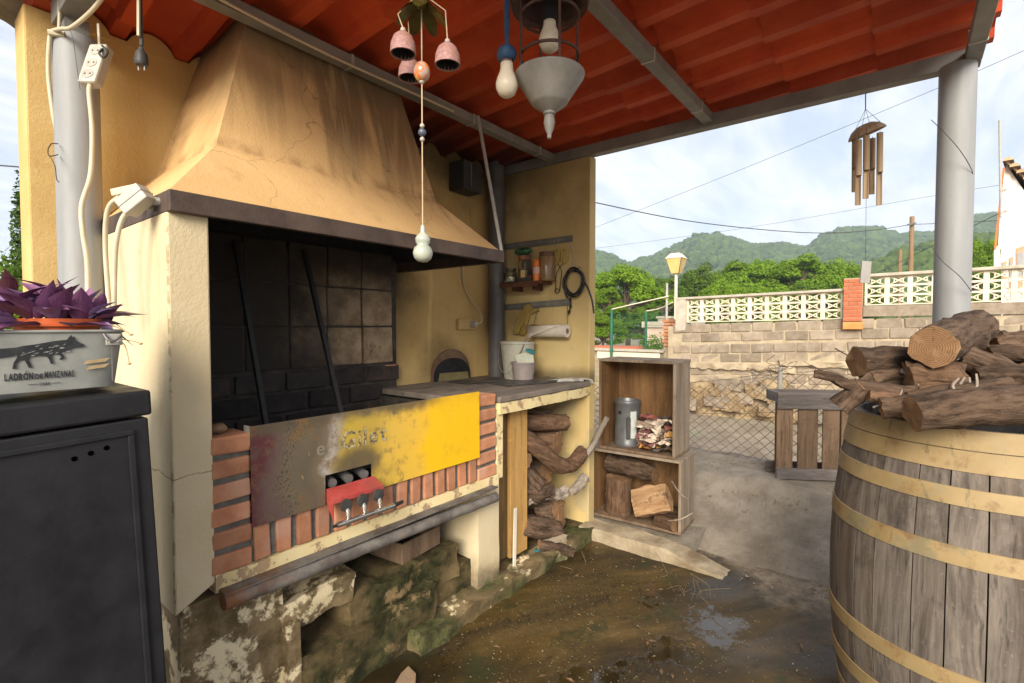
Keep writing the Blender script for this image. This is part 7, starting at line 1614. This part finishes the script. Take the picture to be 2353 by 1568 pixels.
specs = [  # (u, v of crown top, distance, width px, colour, label)
 (1440, 605, 30, 190, 'pine', 'rounded bright pine beyond the mesh fence, left of the street lamp'),
 (1395, 660, 27, 110, 'pine', 'smaller pine against the end wall, below the rounded bright pine'),
 (1525, 635, 33, 130, 'pine2', 'dark pine directly behind the street lamp'),
 (1600, 612, 37, 150, 'pine2', 'hazy pine just right of the street lamp, behind the lattice parapet'),
 (1655, 640, 30, 150, 'pine', 'low spreading pine over the left end of the lattice parapet'),
 (1690, 600, 40, 170, 'pine', 'tall bright pine behind the low spreading pine'),
 (1755, 592, 38, 190, 'pine', 'broad bright pine in the middle of the row above the parapet'),
 (1835, 588, 36, 200, 'pine', 'broadest pine of the row, next to the red brick pier'),
 (1905, 594, 38, 170, 'pine', 'pine right behind the red brick pier'),
 (1945, 612, 44, 150, 'pine2', 'dark pine right of the brick pier, behind the wind sail'),
 (1380, 720, 22, 120, 'pine', 'bushy young pine at the foot of the end wall beyond the garden wall'),
 (1480, 700, 26, 120, 'pine2', 'dark young pine behind the outbuilding'),
 (1730, 655, 28, 130, 'pine', 'young pine peeping over the middle of the lattice parapet'),
 (1860, 650, 29, 140, 'pine2', 'young dark pine peeping over the parapet beside the brick pier'),
 (2262, 545, 24, 130, 'pine', 'bright pine between the outer post and the white house'),
 (2240, 590, 22, 100, 'pine2', 'dark leafy tree low between the outer post and the white house')]
srcs = {}
for k, (u, v, s_, wpx, mt, lb) in enumerate(specs):
    p = at(u, v, s=s_); g = gz(p); hgt = (p.z-g)/.89; wid = wpx/1150*s_
    key = (mt, k % 2) if k > 3 else (mt, k)
    src = srcs.get((mt, k % 2)) if k > 3 else None
    e = pine(Vector((p.x, p.y, g)), hgt, wid, lb, 'pines beyond the parapet', 100+k, mt, 14000, src)
    if src is None: srcs[(mt, k % 2)] = e
# left: tall thuja and bushes beyond the back wall
def bush(p, hgt, wid, lb, name, cat, seed, n, mat, size, cone=False):
    e = empty(name, p, lb, cat); rr = random.Random(seed); lobes = []
    for k in range(14):
        f = k/13; z = hgt*(.12+.84*f); r = wid*.5*((1-f)**.55*.9+.12 if cone else rr.uniform(.45, .8)); a = rr.uniform(0, 6.28); o_ = 0 if cone else wid*.3*rr.random()
        lobes.append((o_*math.cos(a), o_*math.sin(a), z, r, hgt*.12 if cone else r*.7))
    MB().tube([(0, 0, -.2), (0, 0, hgt*.7)], [.03*hgt*.5, .01*hgt], 6).build('trunk', M['trunk'], None).parent = e
    crown_mesh('crown', lobes, n, size, M[mat], seed, e); return e
p = at(42, 395, s=6.5); bush(Vector((p.x, p.y, -.06)), p.z+.06, .42, 'tall narrow thuja standing left of the back wall', 'thuja_tree', 'tree', 201, 5200, 'shrub', .035, True)
p = at(10, 600, s=5.5); bush(Vector((p.x, p.y, -.06)), p.z+.06, 1.3, 'leafy green bush low to the left behind the zinc tub', 'bush', 'bush', 202, 6000, 'pine2', .035)
p = at(20, 690, s=3.6); bush(Vector((p.x, p.y, -.06)), p.z+.06, .8, 'bright green shrub right behind the purple plant', 'bush', 'bush', 203, 5000, 'pine', .022)
p = at(1508, 785, s=10.2); bush(Vector((p.x, p.y, .3)), p.z-.28, .75, 'small green shrub in front of the pink outbuilding', 'bush', 'bush', 204, 1500, 'pine', .03)

def interp(tb, x):
    if x <= tb[0][0]: return tb[0][1]
    for (a, b_), (c, d) in zip(tb[:-1], tb[1:]):
        if x <= c: w = (x-a)/(c-a); w = w*w*(3-2*w); return b_+(d-b_)*w
    return tb[-1][1]
RIDGE = [(-6000, 690), (700, 640), (1200, 600), (1365, 588), (1400, 598), (1436, 612), (1490, 600), (1530, 586), (1565, 566), (1600, 551), (1640, 549), (1685, 560), (1730, 570), (1790, 574), (1850, 576), (1895, 548), (1940, 536), (2000, 535), (2060, 547), (2140, 548), (2190, 525), (2240, 508), (2300, 498), (2450, 480), (2800, 520), (6000, 640)]
RIDGE2 = [(-6000, 735), (1500, 720), (1850, 690), (1960, 645), (2010, 612), (2070, 590), (2140, 568), (2240, 556), (2400, 540), (3000, 560), (6000, 700)]
def hill(name, ridge, R0, R1, R2, mat, seed, nblob, br0, br1, u0, u1, lab):
    us = [u0+(u1-u0)*i/140 for i in range(141)]; prof_ = [0, .12, .25, .4, .55, .7, .82, .92, 1.0, 1.15, 1.4]
    def hp(u, q):
        a = (u-1176)/1150; d = Vector((fwd.x+ax.x*a, fwd.y+ax.y*a, 0)); s_ = R0+(R1-R0)*min(q, 1)+(R2-R1)*max(0, (q-1)/.4)
        zr = 1.3+(748-interp(ridge, u))/1150*R1; k = min(q, 1); k = k*k*(3-2*k)*.6+k*.4
        z = -4+(zr+4)*k - (max(0, q-1)*zr*1.2); z += 7*mnoise.noise(Vector((u*.012, q*3, seed)))*k*(1-.75*k)*R1/420; p = d*s_; return Vector((p.x, p.y, z))
    vs = [hp(u, q) for q in prof_ for u in us]; n_ = len(us)
    o = MB().add(vs, [(i*n_+k, i*n_+k+1, (i+1)*n_+k+1, (i+1)*n_+k) for i in range(len(prof_)-1) for k in range(n_-1)]).build(name, mat, kind='structure', smooth=True)
    bm = bmesh.new(); bmesh.ops.create_icosphere(bm, subdivisions=2, radius=1); bm.verts.index_update(); sv_ = [v.co.copy() for v in bm.verts]; sf = [[v.index for v in f.verts] for f in bm.faces]; bm.free()
    rr = random.Random(seed); V = []; Fc = []
    for _ in range(nblob):
        u = rr.uniform(u0, u1); q = rr.random()**.75*1.03 if rr.random() < .85 else rr.uniform(.97, 1.02); c = hp(u, q); r = rr.uniform(br0, br1)*(1.35 if rr.random() < .2 else 1); o_ = Vector((rr.uniform(0, 99), rr.uniform(0, 99), 0)); b0 = len(V)
        for v in sv_: V.append(c+Vector((v.x*r, v.y*r, v.z*r*.9+r*.25))*(1+.42*mnoise.noise(v*1.9+o_)))
        Fc += [[i+b0 for i in f] for f in sf]
    me = bpy.data.meshes.new('hillside_wood'); me.from_pydata(V, [], Fc); me.materials.append(mat); me.update(); w_ = bpy.data.objects.new('hillside_wood', me); col.objects.link(w_)
    tag(w_, lab, 'woodland', None, 'stuff')
hill('far_hill', RIDGE, 170, 430, 620, M['farwood'], 301, 14000, 1.5, 3.6, 700, 2600, 'dense blue-green wood covering the far hills')
hill('near_hill', RIDGE2, 60, 150, 230, M['midwood'], 302, 2600, .9, 2.0, 1500, 2800, 'light green wood on the nearer hillside right of the pines')

# ================================================================== air: thin haze that greys the far hills
def _haze():
    n = NT('valley_haze'); n.t.nodes.remove(n.b); v = n.t.nodes.new('ShaderNodeVolumePrincipled')
    v.inputs['Color'].default_value = (.72, .84, 1, 1); v.inputs['Density'].default_value = .00075; v.inputs['Anisotropy'].default_value = .0
    n.t.links.new(v.outputs[0], n.out.inputs['Volume']); return n.mat
MB().box((-120, -700, -8), (760, 760, 125)).build('haze', _haze(), kind='stuff', label='thin pale haze filling the valley', cat='haze')
